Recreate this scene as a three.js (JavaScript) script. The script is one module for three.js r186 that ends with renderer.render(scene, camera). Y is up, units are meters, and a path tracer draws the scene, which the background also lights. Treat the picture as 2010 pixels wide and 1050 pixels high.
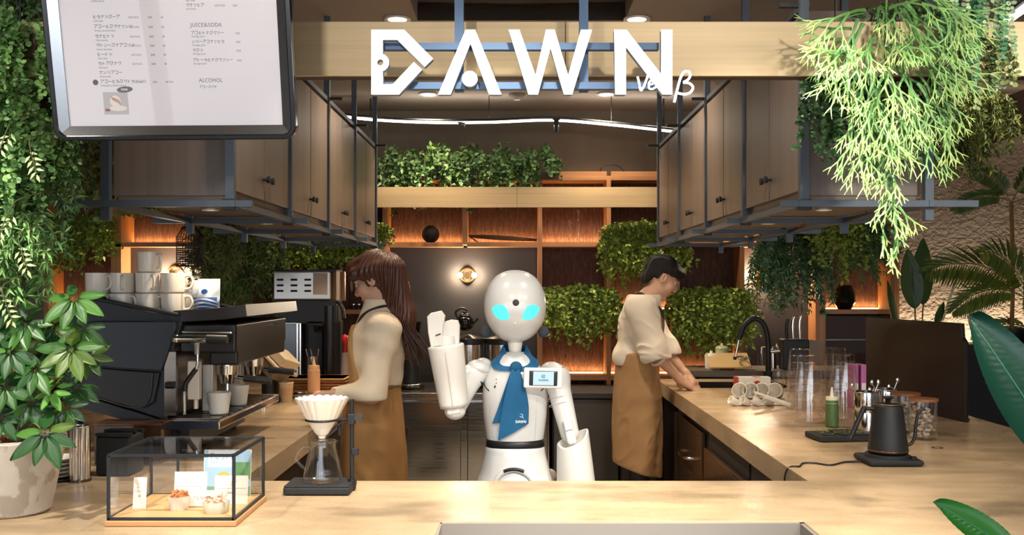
import * as THREE from 'three';
import { RoundedBoxGeometry } from 'three/addons/geometries/RoundedBoxGeometry.js';
import { mergeGeometries, mergeVertices, toCreasedNormals } from 'three/addons/utils/BufferGeometryUtils.js';
import { RectAreaLightUniformsLib } from 'three/addons/lights/RectAreaLightUniformsLib.js';

// ---------- camera, sky, exposure, large lights ----------
const F = 1930, CX = 1015, CY = 560, EYE = 1.5, TOP = 0.9;      // focal length in pixels, vanishing point, eye height, worktop height
const scene = new THREE.Scene();
const camera = new THREE.PerspectiveCamera(2 * Math.atan(525 / F) * 180 / Math.PI, 2010 / 1050, 0.05, 60);
camera.position.set(0, EYE, 0);
camera.lookAt(0, EYE, -5);
camera.setViewOffset(2010, 1050, 1005 - CX, 525 - CY, 2010, 1050);
const renderer = new THREE.WebGLRenderer({ antialias: true });
renderer.toneMapping = THREE.LinearToneMapping;
renderer.toneMappingExposure = 1.2;
renderer.shadowMap.enabled = true;
RectAreaLightUniformsLib.init();
scene.background = new THREE.Color().setRGB(3.6, 3.85, 4.25);     // even overcast daylight over the street behind the camera
const WARM = [1, 0.8, 0.57], AMBER = [1, 0.55, 0.2], NEUTRAL = [1, 0.92, 0.8];
const PI = Math.PI, V3 = THREE.Vector3;
const V = (x, y, z) => new V3(x, y, z);
function spot(x, y, z, tx, ty, tz, intensity, angle, color = WARM, penumbra = 0.8, radius = 2) {
  const l = new THREE.SpotLight(new THREE.Color().setRGB(...color), intensity, 0, angle, penumbra, 2);
  l.position.set(x, y, z); l.target.position.set(tx, ty, tz); l.castShadow = true; l.shadow.radius = radius; l.shadow.mapSize.set(1024, 1024); l.shadow.bias = -0.0005;
  scene.add(l); scene.add(l.target); return l;
}
function point(x, y, z, intensity, color = WARM, radius = 1) {
  const l = new THREE.PointLight(new THREE.Color().setRGB(...color), intensity, 0, 2);
  l.position.set(x, y, z); l.castShadow = true; l.shadow.radius = radius; scene.add(l); return l;
}
function area(x, y, z, tx, ty, tz, w, h, intensity, color = WARM) {
  const l = new THREE.RectAreaLight(new THREE.Color().setRGB(...color), intensity, w, h);
  l.position.set(x, y, z); l.lookAt(tx, ty, tz); scene.add(l); return l;
}

// ---------- helpers ----------
const at = (px, py, d) => V((px - CX) / F * d, EYE - (py - CY) / F * d, -d);        // a point seen at a pixel, d metres into the room
const on = (px, py, y = TOP) => at(px, py, (EYE - y) * F / (py - CY));              // a point on a level surface
let seed = 7;
const rnd = () => { seed |= 0; seed = seed + 0x6D2B79F5 | 0; let t = Math.imul(seed ^ seed >>> 15, 1 | seed); t = t + Math.imul(t ^ t >>> 7, 61 | t) ^ t; return ((t ^ t >>> 14) >>> 0) / 4294967296; };
const rr = (a, b) => a + (b - a) * rnd();
const lerp = (a, b, t) => a + (b - a) * t, clamp = (x, a = 0, b = 1) => Math.min(b, Math.max(a, x));
const smooth = (a, b, x) => { const t = clamp((x - a) / (b - a)); return t * t * (3 - 2 * t); };
const hash3 = (x, y, z) => { let h = Math.imul(x, 374761393) ^ Math.imul(y, 668265263) ^ Math.imul(z, 2147483647 ^ 0x5bd1e995); h = Math.imul(h ^ h >>> 13, 1274126177); return ((h ^ h >>> 16) >>> 0) / 4294967296; };
function vnoise(x, y, z = 0) {
  const xi = Math.floor(x), yi = Math.floor(y), zi = Math.floor(z), s = (t) => t * t * (3 - 2 * t), u = s(x - xi), v = s(y - yi), w = s(z - zi);
  const c = (a, b, d) => hash3(xi + a, yi + b, zi + d);
  return lerp(lerp(lerp(c(0, 0, 0), c(1, 0, 0), u), lerp(c(0, 1, 0), c(1, 1, 0), u), v), lerp(lerp(c(0, 0, 1), c(1, 0, 1), u), lerp(c(0, 1, 1), c(1, 1, 1), u), v), w);
}
function pnoise(u, v, fx, fy, k = 0) {           // tileable value noise, u and v in 0..1
  const x = u * fx, y = v * fy, xi = Math.floor(x), yi = Math.floor(y), s = (t) => t * t * (3 - 2 * t), a = s(x - xi), b = s(y - yi);
  const c = (i, j) => hash3((xi + i) % fx, (yi + j) % fy, k + 11);
  return lerp(lerp(c(0, 0), c(1, 0), a), lerp(c(0, 1), c(1, 1), a), b);
}
function fbm(u, v, fx, fy, oct = 4, k = 0) { let s = 0, a = 0.5, n = 0; for (let i = 0; i < oct; i++) { s += a * pnoise(u, v, fx, fy, k + i); n += a; a *= 0.5; fx *= 2; fy *= 2; } return s / n; }
function tex(w, h, metresU, metresV, fn, srgb = true) {
  const d = new Uint8Array(w * h * 4);
  for (let j = 0; j < h; j++) for (let i = 0; i < w; i++) { const c = fn(i / w, j / h), o = (j * w + i) * 4; d[o] = clamp(c[0], 0, 255); d[o + 1] = clamp(c[1] ?? c[0], 0, 255); d[o + 2] = clamp(c[2] ?? c[0], 0, 255); d[o + 3] = 255; }
  const t = new THREE.DataTexture(d, w, h); t.wrapS = t.wrapT = THREE.RepeatWrapping; t.magFilter = THREE.LinearFilter; t.minFilter = THREE.LinearMipmapLinearFilter; t.generateMipmaps = true;
  if (srgb) t.colorSpace = THREE.SRGBColorSpace; t.repeat.set(1 / metresU, 1 / metresV); t.needsUpdate = true; return t;
}
const mixc = (a, b, t) => [lerp(a[0], b[0], t), lerp(a[1], b[1], t), lerp(a[2], b[2], t)];
function mat(color, roughness = 0.6, metalness = 0, o = {}) { return new THREE.MeshPhysicalMaterial({ color, roughness, metalness, side: THREE.DoubleSide, ...o }); }
const glow = (rgb, k, base = 0xffffff) => new THREE.MeshStandardMaterial({ color: base, roughness: 0.5, emissive: new THREE.Color().setRGB(...rgb), emissiveIntensity: k });

// geometry helpers; every geometry is non-indexed or indexed with position, normal, uv
const G = {
  box: (w, h, d, x = 0, y = 0, z = 0, r = 0) => (r ? new RoundedBoxGeometry(w, h, d, 2, Math.min(r, w / 2.01, h / 2.01, d / 2.01)) : new THREE.BoxGeometry(w, h, d)).translate(x, y, z),
  cyl: (r0, r1, h, x = 0, y = 0, z = 0, n = 24, open = false) => new THREE.CylinderGeometry(r0, r1, h, n, 1, open).translate(x, y, z),     // r0 at the top
  sph: (r, x = 0, y = 0, z = 0, sx = 1, sy = 1, sz = 1, n = 24) => new THREE.SphereGeometry(r, n, Math.round(n * 0.7)).scale(sx, sy, sz).translate(x, y, z),
  lathe: (pts, n = 32) => new THREE.LatheGeometry(pts.map((p) => new THREE.Vector2(Math.max(p[0], 0), p[1])), n),
  tube: (pts, r, n = 24, m = 8, closed = false) => new THREE.TubeGeometry(new THREE.CatmullRomCurve3(pts.map((p) => p.isVector3 ? p : V(...p)), closed, 'centripetal'), n, r, m, closed),
  bar: (a, b, r, m = 8) => { a = a.isVector3 ? a : V(...a); b = b.isVector3 ? b : V(...b); const d = b.clone().sub(a), g = new THREE.CylinderGeometry(r, r, d.length(), m); g.applyQuaternion(new THREE.Quaternion().setFromUnitVectors(V(0, 1, 0), d.clone().normalize())); return g.translate(...a.clone().add(b).multiplyScalar(0.5).toArray()); },
  torus: (R, r, n = 32, m = 8) => new THREE.TorusGeometry(R, r, m, n),
  ext: (pts, depth, bevel = 0, holes = []) => {
    const s = Array.isArray(pts) ? new THREE.Shape(pts.map((p) => new THREE.Vector2(p[0], p[1]))) : pts;
    for (const h of holes) s.holes.push(h);
    return new THREE.ExtrudeGeometry(s, { depth, bevelEnabled: bevel > 0, bevelSize: bevel, bevelThickness: bevel, bevelSegments: 2, curveSegments: 16 });
  },
};
const flat = (g) => { const n = g.index ? g.toNonIndexed() : g; for (const k of Object.keys(n.attributes)) if (!['position', 'normal', 'uv', 'color'].includes(k)) n.deleteAttribute(k); n.clearGroups(); return n; };
const merge = (...gs) => mergeGeometries(gs.flat(9).map(flat), false);
const move = (g, x = 0, y = 0, z = 0, rx = 0, ry = 0, rz = 0) => { if (rx) g.rotateX(rx); if (ry) g.rotateY(ry); if (rz) g.rotateZ(rz); return g.translate(x, y, z); };
function boxUV(g, swap = false) {              // uv in metres from the dominant axis
  g = flat(g); if (!g.attributes.normal) g.computeVertexNormals();
  const p = g.attributes.position, n = g.attributes.normal, uv = new Float32Array(p.count * 2);
  for (let i = 0; i < p.count; i += 3) {
    const ax = Math.abs(n.getX(i) + n.getX(i + 1) + n.getX(i + 2)), ay = Math.abs(n.getY(i) + n.getY(i + 1) + n.getY(i + 2)), az = Math.abs(n.getZ(i) + n.getZ(i + 1) + n.getZ(i + 2));
    for (let k = i; k < i + 3 && k < p.count; k++) {
      let a, b; if (ay >= ax && ay >= az) { a = p.getX(k); b = p.getZ(k); } else if (ax >= az) { a = p.getZ(k); b = p.getY(k); } else { a = p.getX(k); b = p.getY(k); }
      uv[k * 2] = swap ? b : a; uv[k * 2 + 1] = swap ? a : b;
    }
  }
  g.setAttribute('uv', new THREE.BufferAttribute(uv, 2)); return g;
}
const counts = {};
function numbered(n) { const c = counts[n] = (counts[n] ?? -1) + 1; return c ? n + '_' + String(c).padStart(3, '0') : n; }
function shade(m) { m.castShadow = m.receiveShadow = true; return m; }
function thing(name, label, category, pos = [0, 0, 0], group, turn = 0) {
  const o = new THREE.Group(); o.name = numbered(name); scene.add(o); o.position.set(...(pos.isVector3 ? pos.toArray() : pos)); o.rotation.y = turn;
  o.userData = { label, category }; if (group) o.userData.group = group; return o;
}
function part(parent, name, geo, m, label) { const o = shade(new THREE.Mesh(Array.isArray(geo) ? merge(geo) : geo, m)); o.name = name; parent.add(o); if (label) o.userData.label = label; return o; }
function solo(name, label, category, geo, m, pos = [0, 0, 0], group) {
  const o = shade(new THREE.Mesh(Array.isArray(geo) ? merge(geo) : geo, m)); o.name = numbered(name); scene.add(o); o.position.set(...(pos.isVector3 ? pos.toArray() : pos)); o.userData = { label, category }; if (group) o.userData.group = group; return o;
}
function struct(name, geo, m, label) { const o = shade(new THREE.Mesh(Array.isArray(geo) ? merge(geo) : geo, m)); o.name = name; scene.add(o); o.userData = { kind: 'structure' }; if (label) o.userData.label = label; return o; }
function copy(o, pos, label, turn = 0) { const c = o.clone(); c.name = numbered(o.name.replace(/_\d{3}$/, '')); c.userData = { ...o.userData }; if (label) c.userData.label = label; c.position.set(...(pos.isVector3 ? pos.toArray() : pos)); c.rotation.y = turn; scene.add(c); return c; }

// signed-distance figures, meshed with surface nets
const smin = (a, b, k) => { const h = Math.max(k - Math.abs(a - b), 0) / k; return Math.min(a, b) - h * h * k / 4; };
const smax = (a, b, k) => -smin(-a, -b, k);
function capsule(a, b, ra, rb, sx = 1, sy = 1, sz = 1) {            // tapered, optionally flattened along world axes (scale > 1 makes it thinner)
  const ax = a.x, ay = a.y, az = a.z, dx = (b.x - ax) * sx, dy = (b.y - ay) * sy, dz = (b.z - az) * sz, l2 = dx * dx + dy * dy + dz * dz || 1e-9, mn = 1 / Math.max(sx, sy, sz);
  return (x, y, z) => { const px = (x - ax) * sx, py = (y - ay) * sy, pz = (z - az) * sz, t = clamp((px * dx + py * dy + pz * dz) / l2); return (Math.hypot(px - dx * t, py - dy * t, pz - dz * t) - lerp(ra, rb, t)) * Math.max(mn, 0.6); };
}
function ellip(c, rx, ry, rz, q) {              // ellipsoid, optionally turned by a quaternion
  const m = q ? q.clone().invert() : null, t = V(0, 0, 0);
  return (x, y, z) => { t.set(x - c.x, y - c.y, z - c.z); if (m) t.applyQuaternion(m); const k0 = Math.hypot(t.x / rx, t.y / ry, t.z / rz), k1 = Math.hypot(t.x / (rx * rx), t.y / (ry * ry), t.z / (rz * rz)); return k1 < 1e-9 ? -Math.min(rx, ry, rz) : k0 * (k0 - 1) / k1; };
}
function nets(f, lo, hi, cell, colour) {
  const nx = Math.ceil((hi.x - lo.x) / cell) + 1, ny = Math.ceil((hi.y - lo.y) / cell) + 1, nz = Math.ceil((hi.z - lo.z) / cell) + 1, S = new Float32Array(nx * ny * nz), id = (i, j, k) => i + nx * (j + ny * k);
  for (let k = 0; k < nz; k++) for (let j = 0; j < ny; j++) for (let i = 0; i < nx; i++) S[id(i, j, k)] = f(lo.x + i * cell, lo.y + j * cell, lo.z + k * cell);
  const vi = new Int32Array(nx * ny * nz).fill(-1), pos = [], idx = [];
  for (let k = 0; k < nz - 1; k++) for (let j = 0; j < ny - 1; j++) for (let i = 0; i < nx - 1; i++) {
    let n = 0, x = 0, y = 0, z = 0, mask = 0; const s = [];
    for (let c = 0; c < 8; c++) { const v = S[id(i + (c & 1), j + (c >> 1 & 1), k + (c >> 2))]; s.push(v); if (v < 0) mask |= 1 << c; }
    if (mask === 0 || mask === 255) continue;
    for (let a = 0; a < 8; a++) for (let b = 1; b < 8; b <<= 1) { if (a & b) continue; const q = a | b; if ((s[a] < 0) === (s[q] < 0)) continue; const t = s[a] / (s[a] - s[q]); x += (a & 1) + (b === 1 ? t : 0); y += (a >> 1 & 1) + (b === 2 ? t : 0); z += (a >> 2) + (b === 4 ? t : 0); n++; }
    vi[id(i, j, k)] = pos.length / 3; pos.push(lo.x + (i + x / n) * cell, lo.y + (j + y / n) * cell, lo.z + (k + z / n) * cell);
  }
  const quad = (a, b, c, d, fl) => { if (a < 0 || b < 0 || c < 0 || d < 0) return; fl ? idx.push(a, c, b, a, d, c) : idx.push(a, b, c, a, c, d); };
  for (let k = 1; k < nz - 1; k++) for (let j = 1; j < ny - 1; j++) for (let i = 1; i < nx - 1; i++) {
    const v = S[id(i, j, k)] < 0;
    if (v !== S[id(i + 1, j, k)] < 0) quad(vi[id(i, j - 1, k - 1)], vi[id(i, j, k - 1)], vi[id(i, j, k)], vi[id(i, j - 1, k)], !v);
    if (v !== S[id(i, j + 1, k)] < 0) quad(vi[id(i - 1, j, k - 1)], vi[id(i - 1, j, k)], vi[id(i, j, k)], vi[id(i, j, k - 1)], !v);
    if (v !== S[id(i, j, k + 1)] < 0) quad(vi[id(i - 1, j - 1, k)], vi[id(i, j - 1, k)], vi[id(i, j, k)], vi[id(i - 1, j, k)], !v);
  }
  const g = new THREE.BufferGeometry(), np = pos.length / 3, P = new Float32Array(pos), N = new Float32Array(np * 3), C = colour ? new Float32Array(np * 3) : null, U = new Float32Array(np * 2), e = cell * 0.5;
  for (let i = 0; i < np; i++) {
    const x = P[i * 3], y = P[i * 3 + 1], z = P[i * 3 + 2]; let a = f(x + e, y, z) - f(x - e, y, z), b = f(x, y + e, z) - f(x, y - e, z), c = f(x, y, z + e) - f(x, y, z - e); const l = Math.hypot(a, b, c) || 1;
    N[i * 3] = a / l; N[i * 3 + 1] = b / l; N[i * 3 + 2] = c / l; U[i * 2] = x + z; U[i * 2 + 1] = y;
    if (C) { const q = colour(x, y, z); C[i * 3] = q[0]; C[i * 3 + 1] = q[1]; C[i * 3 + 2] = q[2]; }
  }
  g.setAttribute('position', new THREE.BufferAttribute(P, 3)); g.setAttribute('normal', new THREE.BufferAttribute(N, 3)); g.setAttribute('uv', new THREE.BufferAttribute(U, 2)); if (C) g.setAttribute('color', new THREE.BufferAttribute(C, 3)); g.setIndex(idx); return g;
}

// ---------- materials ----------
const texConcrete = tex(1024, 1024, 1.6, 1.6, (u, v) => { const a = fbm(u, v, 5, 7, 5, 1), b = fbm(u, v, 10, 40, 4, 20), c = pnoise(u, v, 300, 300, 50); const dark = smooth(0.52, 0.75, fbm(u, v, 4, 8, 5, 70)); let k = 0.72 + 0.34 * a + 0.16 * (b - 0.5) + 0.05 * (c - 0.5) - 0.16 * dark; return [206 * k, 178 * k, 142 * k]; });
const texRough = tex(512, 512, 1.1, 1.1, (u, v) => { const a = fbm(u, v, 6, 6, 5, 5); return [60, 80 + 110 * a, 0]; }, false);
const woodFn = (c0, c1, fx, fy, k) => (u, v) => { const w = fbm(u, v, 3, 2, 3, k), g = fbm(u, v + 0.15 * w, fx, fy, 3, k + 9), f = pnoise(u, v, fx * 8, fy * 2, k + 30); return mixc(c0, c1, clamp(g * 0.85 + 0.3 * (f - 0.5) + 0.1)); };
const texOak = tex(512, 512, 0.6, 1.2, woodFn([150, 98, 60], [205, 150, 100], 24, 2, 3));
const texLaminate = tex(512, 512, 0.8, 1.4, woodFn([92, 79, 70], [118, 102, 91], 30, 2, 8));
const texPanel = tex(512, 512, 0.4, 0.4, (u, v) => { const g = fbm(u, v, 60, 8, 3, 4), f = pnoise(u, v, 160, 30, 9); return mixc([66, 42, 34], [130, 90, 76], clamp(g * 0.8 + f * 0.4 - 0.15)); });
const texPanelBump = tex(512, 512, 0.4, 0.4, (u, v) => { const g = fbm(u, v, 60, 8, 3, 4), f = pnoise(u, v, 160, 30, 9); return [255 * clamp(g * 0.7 + f * 0.4 - 0.1)]; }, false);
const texSteelB = tex(256, 256, 0.3, 0.3, (u, v) => [128 + 70 * (fbm(u, v, 2, 90, 2, 6) - 0.5), 128 + 130 * (fbm(u, v, 2, 90, 2, 6) - 0.5), 0], false);
const texStucco = tex(512, 512, 0.5, 0.5, (u, v) => { const a = fbm(u, v, 14, 22, 4, 12), b = fbm(u, v, 30, 44, 3, 40); return [255 * clamp(0.5 + 1.1 * (a - 0.5) + 0.7 * (b - 0.5))]; }, false);
const texKnit = tex(256, 256, 0.06, 0.06, (u, v) => [140 + 50 * Math.sin(u * 2 * PI * 16) * Math.cos(v * 2 * PI * 16) + 50 * (pnoise(u, v, 60, 60) - 0.5)], false);
const texCloth = tex(256, 256, 0.05, 0.05, (u, v) => [128 + 60 * Math.sin(u * 2 * PI * 24) * Math.sin(v * 2 * PI * 24) + 60 * (pnoise(u, v, 80, 80) - 0.5)], false);
const texWall = tex(512, 512, 1.5, 1.5, (u, v) => { const k = 0.88 + 0.24 * fbm(u, v, 5, 5, 5, 2); return [126 * k, 114 * k, 98 * k]; });
const texBrass = tex(512, 256, 1.4, 0.4, (u, v) => { const a = fbm(u, v, 3, 3, 4, 31), b = fbm(u, v, 2, 60, 2, 40); const k = 0.86 + 0.2 * a + 0.1 * (b - 0.5); return [206 * k, 180 * k, 138 * k]; });
const texPot = tex(512, 512, 0.4, 0.4, (u, v) => { const a = fbm(u, v, 5, 5, 5, 61), s = smooth(0.55, 0.68, fbm(u, v, 7, 9, 5, 77)); const k = 0.85 + 0.25 * a; return mixc([205 * k, 196 * k, 184 * k], [150, 138, 122], s * 0.7); });
const M = {
  concrete: mat(0xffffff, 0.55, 0, { map: texConcrete, roughnessMap: texRough }),
  oak: mat(0xffffff, 0.5, 0, { map: texOak }),
  laminate: mat(0xffffff, 0.42, 0, { map: texLaminate }),
  panel: mat(0xffffff, 0.85, 0, { map: texPanel, bumpMap: texPanelBump, bumpScale: 0.006 }),
  slate: mat(0x3a3634, 0.5),
  frame: mat(0x4a525c, 0.45, 0.4), frameDark: mat(0x23262b, 0.5, 0.3), signBlue: mat(0x3d5878, 0.5, 0.2),
  brass: mat(0xffffff, 0.5, 0.12, { map: texBrass }), brassDark: mat(0x2e211a, 0.5, 0.2),
  steel: mat(0xb8b4ae, 0.28, 0.95, { roughnessMap: texSteelB }), steelDark: mat(0x6a625a, 0.4, 0.85, { roughnessMap: texSteelB }), chrome: mat(0xd8d8d8, 0.1, 1),
  wall: mat(0xffffff, 0.9, 0, { map: texWall }), ceiling: mat(0x9c9086, 0.95), floor: mat(0x9a9184, 0.7), sideWall: mat(0xa39c93, 0.9),
  stucco: mat(0x9a8b7c, 0.95, 0, { bumpMap: texStucco, bumpScale: 0.012 }),
  black: mat(0x141518, 0.45), blackMatte: mat(0x1d1f22, 0.75), blackGloss: mat(0x0b0b0d, 0.15), navyBlack: mat(0x23272e, 0.5, 0.1), charcoal: mat(0x34302e, 0.6),
  white: mat(0xe9e6e0, 0.35), ceramic: mat(0xeae3d6, 0.22), porcelain: mat(0xe8e2d6, 0.3), robot: mat(0xd3d3d1, 0.22, 0, { clearcoat: 0.5, clearcoatRoughness: 0.1 }), robotMatte: mat(0xdad6cf, 0.42),
  paper: mat(0xf2eee4, 0.8), glass: mat(0xffffff, 0.02, 0, { transmission: 1, thickness: 0, ior: 1.5 }), plastic: mat(0xffffff, 0.05, 0, { transmission: 1, thickness: 0, ior: 1.5 }), smoke: mat(0x8a6a50, 0.08, 0, { transmission: 0.8, thickness: 0, ior: 1.5 }),
  darkScreen: mat(0x140b08, 0.4), brownDark: mat(0x3a221a, 0.5), soil: mat(0x6b4a38, 0.95), pot: mat(0xffffff, 0.8, 0, { map: texPot, bumpMap: texPot, bumpScale: 0.002 }),
  wood: mat(0xb07a48, 0.5, 0, { map: texOak }),
};

// ---------- room shell ----------
const BACK = 7.05, CEIL = 2.75;
struct('floor', boxUV(G.box(9.2, 0.12, 10.9, 0, -0.06, -1.7)), M.floor);
const HX0 = -0.47, HX1 = 0.51, HD0 = 4.2, HD1 = 4.64;          // opening of the ceiling recess
struct('ceiling', boxUV(merge(G.box(9.2, 0.12, HD0 + 3.75, 0, CEIL + 0.06, (3.75 - HD0) / 2), G.box(9.2, 0.12, 7.15 - HD1, 0, CEIL + 0.06, -(7.15 + HD1) / 2), G.box(HX0 + 4.6, 0.12, HD1 - HD0, (HX0 - 4.6) / 2, CEIL + 0.06, -(HD0 + HD1) / 2), G.box(4.6 - HX1, 0.12, HD1 - HD0, (HX1 + 4.6) / 2, CEIL + 0.06, -(HD0 + HD1) / 2))), M.ceiling);
struct('wall_back', boxUV(G.box(9.2, CEIL, 0.12, 0, CEIL / 2, -BACK - 0.06)), M.wall);
struct('wall_left', boxUV(G.box(0.12, CEIL, 10.9, -4.56, CEIL / 2, -1.7)), M.sideWall);
struct('wall_right', boxUV(G.box(0.12, CEIL, 10.9, 4.56, CEIL / 2, -1.7)), M.sideWall);
struct('wall_stucco', boxUV(G.box(1.8, CEIL - 0.02, 0.05, 3.62, CEIL / 2, -BACK + 0.03)), M.stucco, 'rough textured stucco wall behind the palms');
// shop front behind the camera: open bays between posts, daylight comes through them
struct('wall_front', [G.box(9.2, 0.35, 0.15, 0, CEIL - 0.175, 3.75), G.box(9.2, 0.25, 0.15, 0, 0.125, 3.75), ...[-4.5, -2.6, -0.9, 0.9, 2.6, 4.5].map((x) => G.box(0.1, CEIL, 0.15, x, CEIL / 2, 3.75))], M.frameDark);
for (let i = 0; i < 5; i++) { const x0 = [-4.45, -2.55, -0.85, 0.95, 2.65][i], x1 = [-2.65, -0.95, 0.85, 2.55, 4.45][i]; struct('window_' + (i + 1), G.box(x1 - x0, 2.15, 0.008, (x0 + x1) / 2, 1.325, 3.75), M.glass); }
struct('pavement', boxUV(G.box(24, 0.1, 12, 0, -0.07, 9.8)), mat(0x8d8a86, 0.9));

// ceiling hatch, downlights
const hatch = thing('ceiling_recess', 'rectangular recess in the ceiling above the lettered sign', 'recess', [0.02, CEIL, -4.42]);
part(hatch, 'top_panel', G.box(1.02, 0.02, 0.48, 0, 0.38, 0), M.ceiling); for (const z of [0.23, -0.23]) part(hatch, 'long_side', G.box(1.02, 0.37, 0.02, 0, 0.185, z), M.ceiling); for (const x of [0.5, -0.5]) part(hatch, 'short_side', G.box(0.02, 0.37, 0.44, x, 0.185, 0), M.ceiling);
for (const [px, d, w] of [[-0.56, 4.6, 'round ceiling downlight on the coffee machine side nearer the sign'], [0.56, 4.6, 'round ceiling downlight on the sink side nearer the sign'], [-0.58, 6.4, 'round ceiling downlight near the back wall, coffee machine side'], [0.58, 6.4, 'round ceiling downlight near the back wall, sink side'], [-0.56, 2.85, 'round ceiling downlight just behind the brass beam, coffee machine side'], [0.56, 2.85, 'round ceiling downlight just behind the brass beam, sink side']]) {
  const o = thing('ceiling_downlight', w, 'downlight', [px, CEIL, -d], 'ceiling downlights');
  part(o, 'trim_ring', G.lathe([[0.045, -0.001], [0.062, -0.001], [0.062, -0.012], [0.045, -0.008]]), M.white); part(o, 'lens', G.cyl(0.045, 0.045, 0.004, 0, -0.006, 0), glow(NEUTRAL, 3));
  spot(px, CEIL - 0.03, -d, px, 0, -d, d < 3 ? 3.2 : 5.4, 1.15, d < 3 ? NEUTRAL : WARM, 0.9, 2.2);
}
{ const o = thing('smoke_detector', 'small round detector on the ceiling between two downlights', 'detector', [0.0, CEIL, -6.42]); part(o, 'body', G.lathe([[0, -0.03], [0.03, -0.03], [0.055, -0.012], [0.055, 0]]), mat(0x8a8078, 0.7)); part(o, 'cap', G.cyl(0.02, 0.02, 0.012, 0, -0.034, 0), M.white); }
for (const [px, d, w] of [[-1.55, 1.55, 'round ceiling downlight over the umbrella plant'], [0.1, 1.55, 'round ceiling downlight over the filter coffee stand'], [0.75, 1.55, 'round ceiling downlight over the counter recess']]) {
  const o = thing('ceiling_downlight', w, 'downlight', [px, CEIL, -d], 'ceiling downlights');
  part(o, 'trim_ring', G.lathe([[0.045, -0.001], [0.062, -0.001], [0.062, -0.012], [0.045, -0.008]]), M.white); part(o, 'lens', G.cyl(0.045, 0.045, 0.004, 0, -0.006, 0), glow(NEUTRAL, 3));
  spot(px, CEIL - 0.03, -d, px < 0 ? -1.35 : px - 0.3, TOP, -d - 1.0, px < 0 ? 15 : 22, 0.44, NEUTRAL, 0.6, 2.2);
}
// spotlights on the ceiling over the customers
for (const [x, d, tx, ty, td, k, w] of [[-1.55, 0.7, -1.5, 1.2, 2.9, 3, 'track spotlight aimed at the potted umbrella plant'], [-0.45, 0.55, -0.35, 1.5, 2.7, 3.5, 'track spotlight aimed at the filter coffee stand'], [0.75, 0.55, 0.75, 1.7, 2.6, 5, 'track spotlight aimed at the lettered sign'], [1.7, 0.7, 1.15, 0.9, 3.05, 11, 'track spotlight aimed at the gooseneck kettle']]) {
  const o = thing('track_spotlight', w, 'spotlight', [x, CEIL, -d]), a = V(0, -0.14, 0), dir = V(tx - x, ty - CEIL + 0.14, -td + d).normalize(), q = new THREE.Quaternion().setFromUnitVectors(V(0, -1, 0), dir);
  part(o, 'stem', G.cyl(0.012, 0.012, 0.1, 0, -0.05, 0), M.black);
  part(o, 'housing', G.lathe([[0, 0.07], [0.04, 0.07], [0.045, -0.06], [0.04, -0.06], [0.036, -0.03], [0, -0.03]]).applyQuaternion(q).translate(...a.toArray()), M.black);
  part(o, 'lens', G.cyl(0.036, 0.036, 0.004, 0, -0.035, 0).applyQuaternion(q).translate(...a.toArray()), glow(NEUTRAL, 4));
  const p = V(x, CEIL - 0.14, -d).addScaledVector(dir, 0.075); spot(p.x, p.y, p.z, tx, ty, -td, k, 0.55, NEUTRAL, 0.7, 2);
}
// bare LED line under the ceiling at the back, and the track on it
{ const o = thing('led_line', 'bent white linear lamp strung below the ceiling at the back', 'linear lamp'), pts = [at(640, 222, 6.5), at(700, 232, 6.5), at(830, 240, 6.5), at(960, 240, 6.5), at(1085, 236, 6.5), at(1200, 245, 6.5), at(1330, 259, 6.5), at(1420, 268, 6.5)];
  part(o, 'tube', G.tube(pts, 0.0085, 60, 8), glow(NEUTRAL, 4)); part(o, 'rail', G.tube(pts.map((p) => p.clone().add(V(0, 0.016, 0))), 0.009, 60, 6), M.frameDark);
  part(o, 'hanger', pts.filter((_, i) => i % 2).map((p) => G.bar(p, V(p.x, CEIL, p.z), 0.003, 6)), M.frameDark);
  const c = at(1020, 240, 6.5); area(c.x, c.y - 0.02, c.z, c.x, 0, c.z + 0.4, 2.4, 0.02, 18, NEUTRAL); area(c.x, c.y + 0.03, c.z, c.x, c.y + 4, c.z + 0.3, 2.4, 0.02, 18, NEUTRAL); }
{ const o = thing('track_spotlight', 'small black spotlight clipped on the bent linear lamp', 'spotlight', at(1092, 238, 6.5)); part(o, 'housing', move(G.cyl(0.018, 0.018, 0.08, 0, -0.03, 0), 0, 0, 0, 0.2), M.black); part(o, 'clip', G.box(0.05, 0.012, 0.04, 0, 0.012, 0), M.black); }
{ const o = thing('track_spotlight', 'small brown clip lamp under the bent linear lamp', 'spotlight', at(903, 243, 6.5)); part(o, 'housing', move(G.cyl(0.012, 0.018, 0.04, 0, -0.012, 0), 0, 0, 0, 0, 0, 1.3), M.charcoal); part(o, 'clip', G.box(0.03, 0.01, 0.03, 0, 0.006, 0), M.black); }

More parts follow.
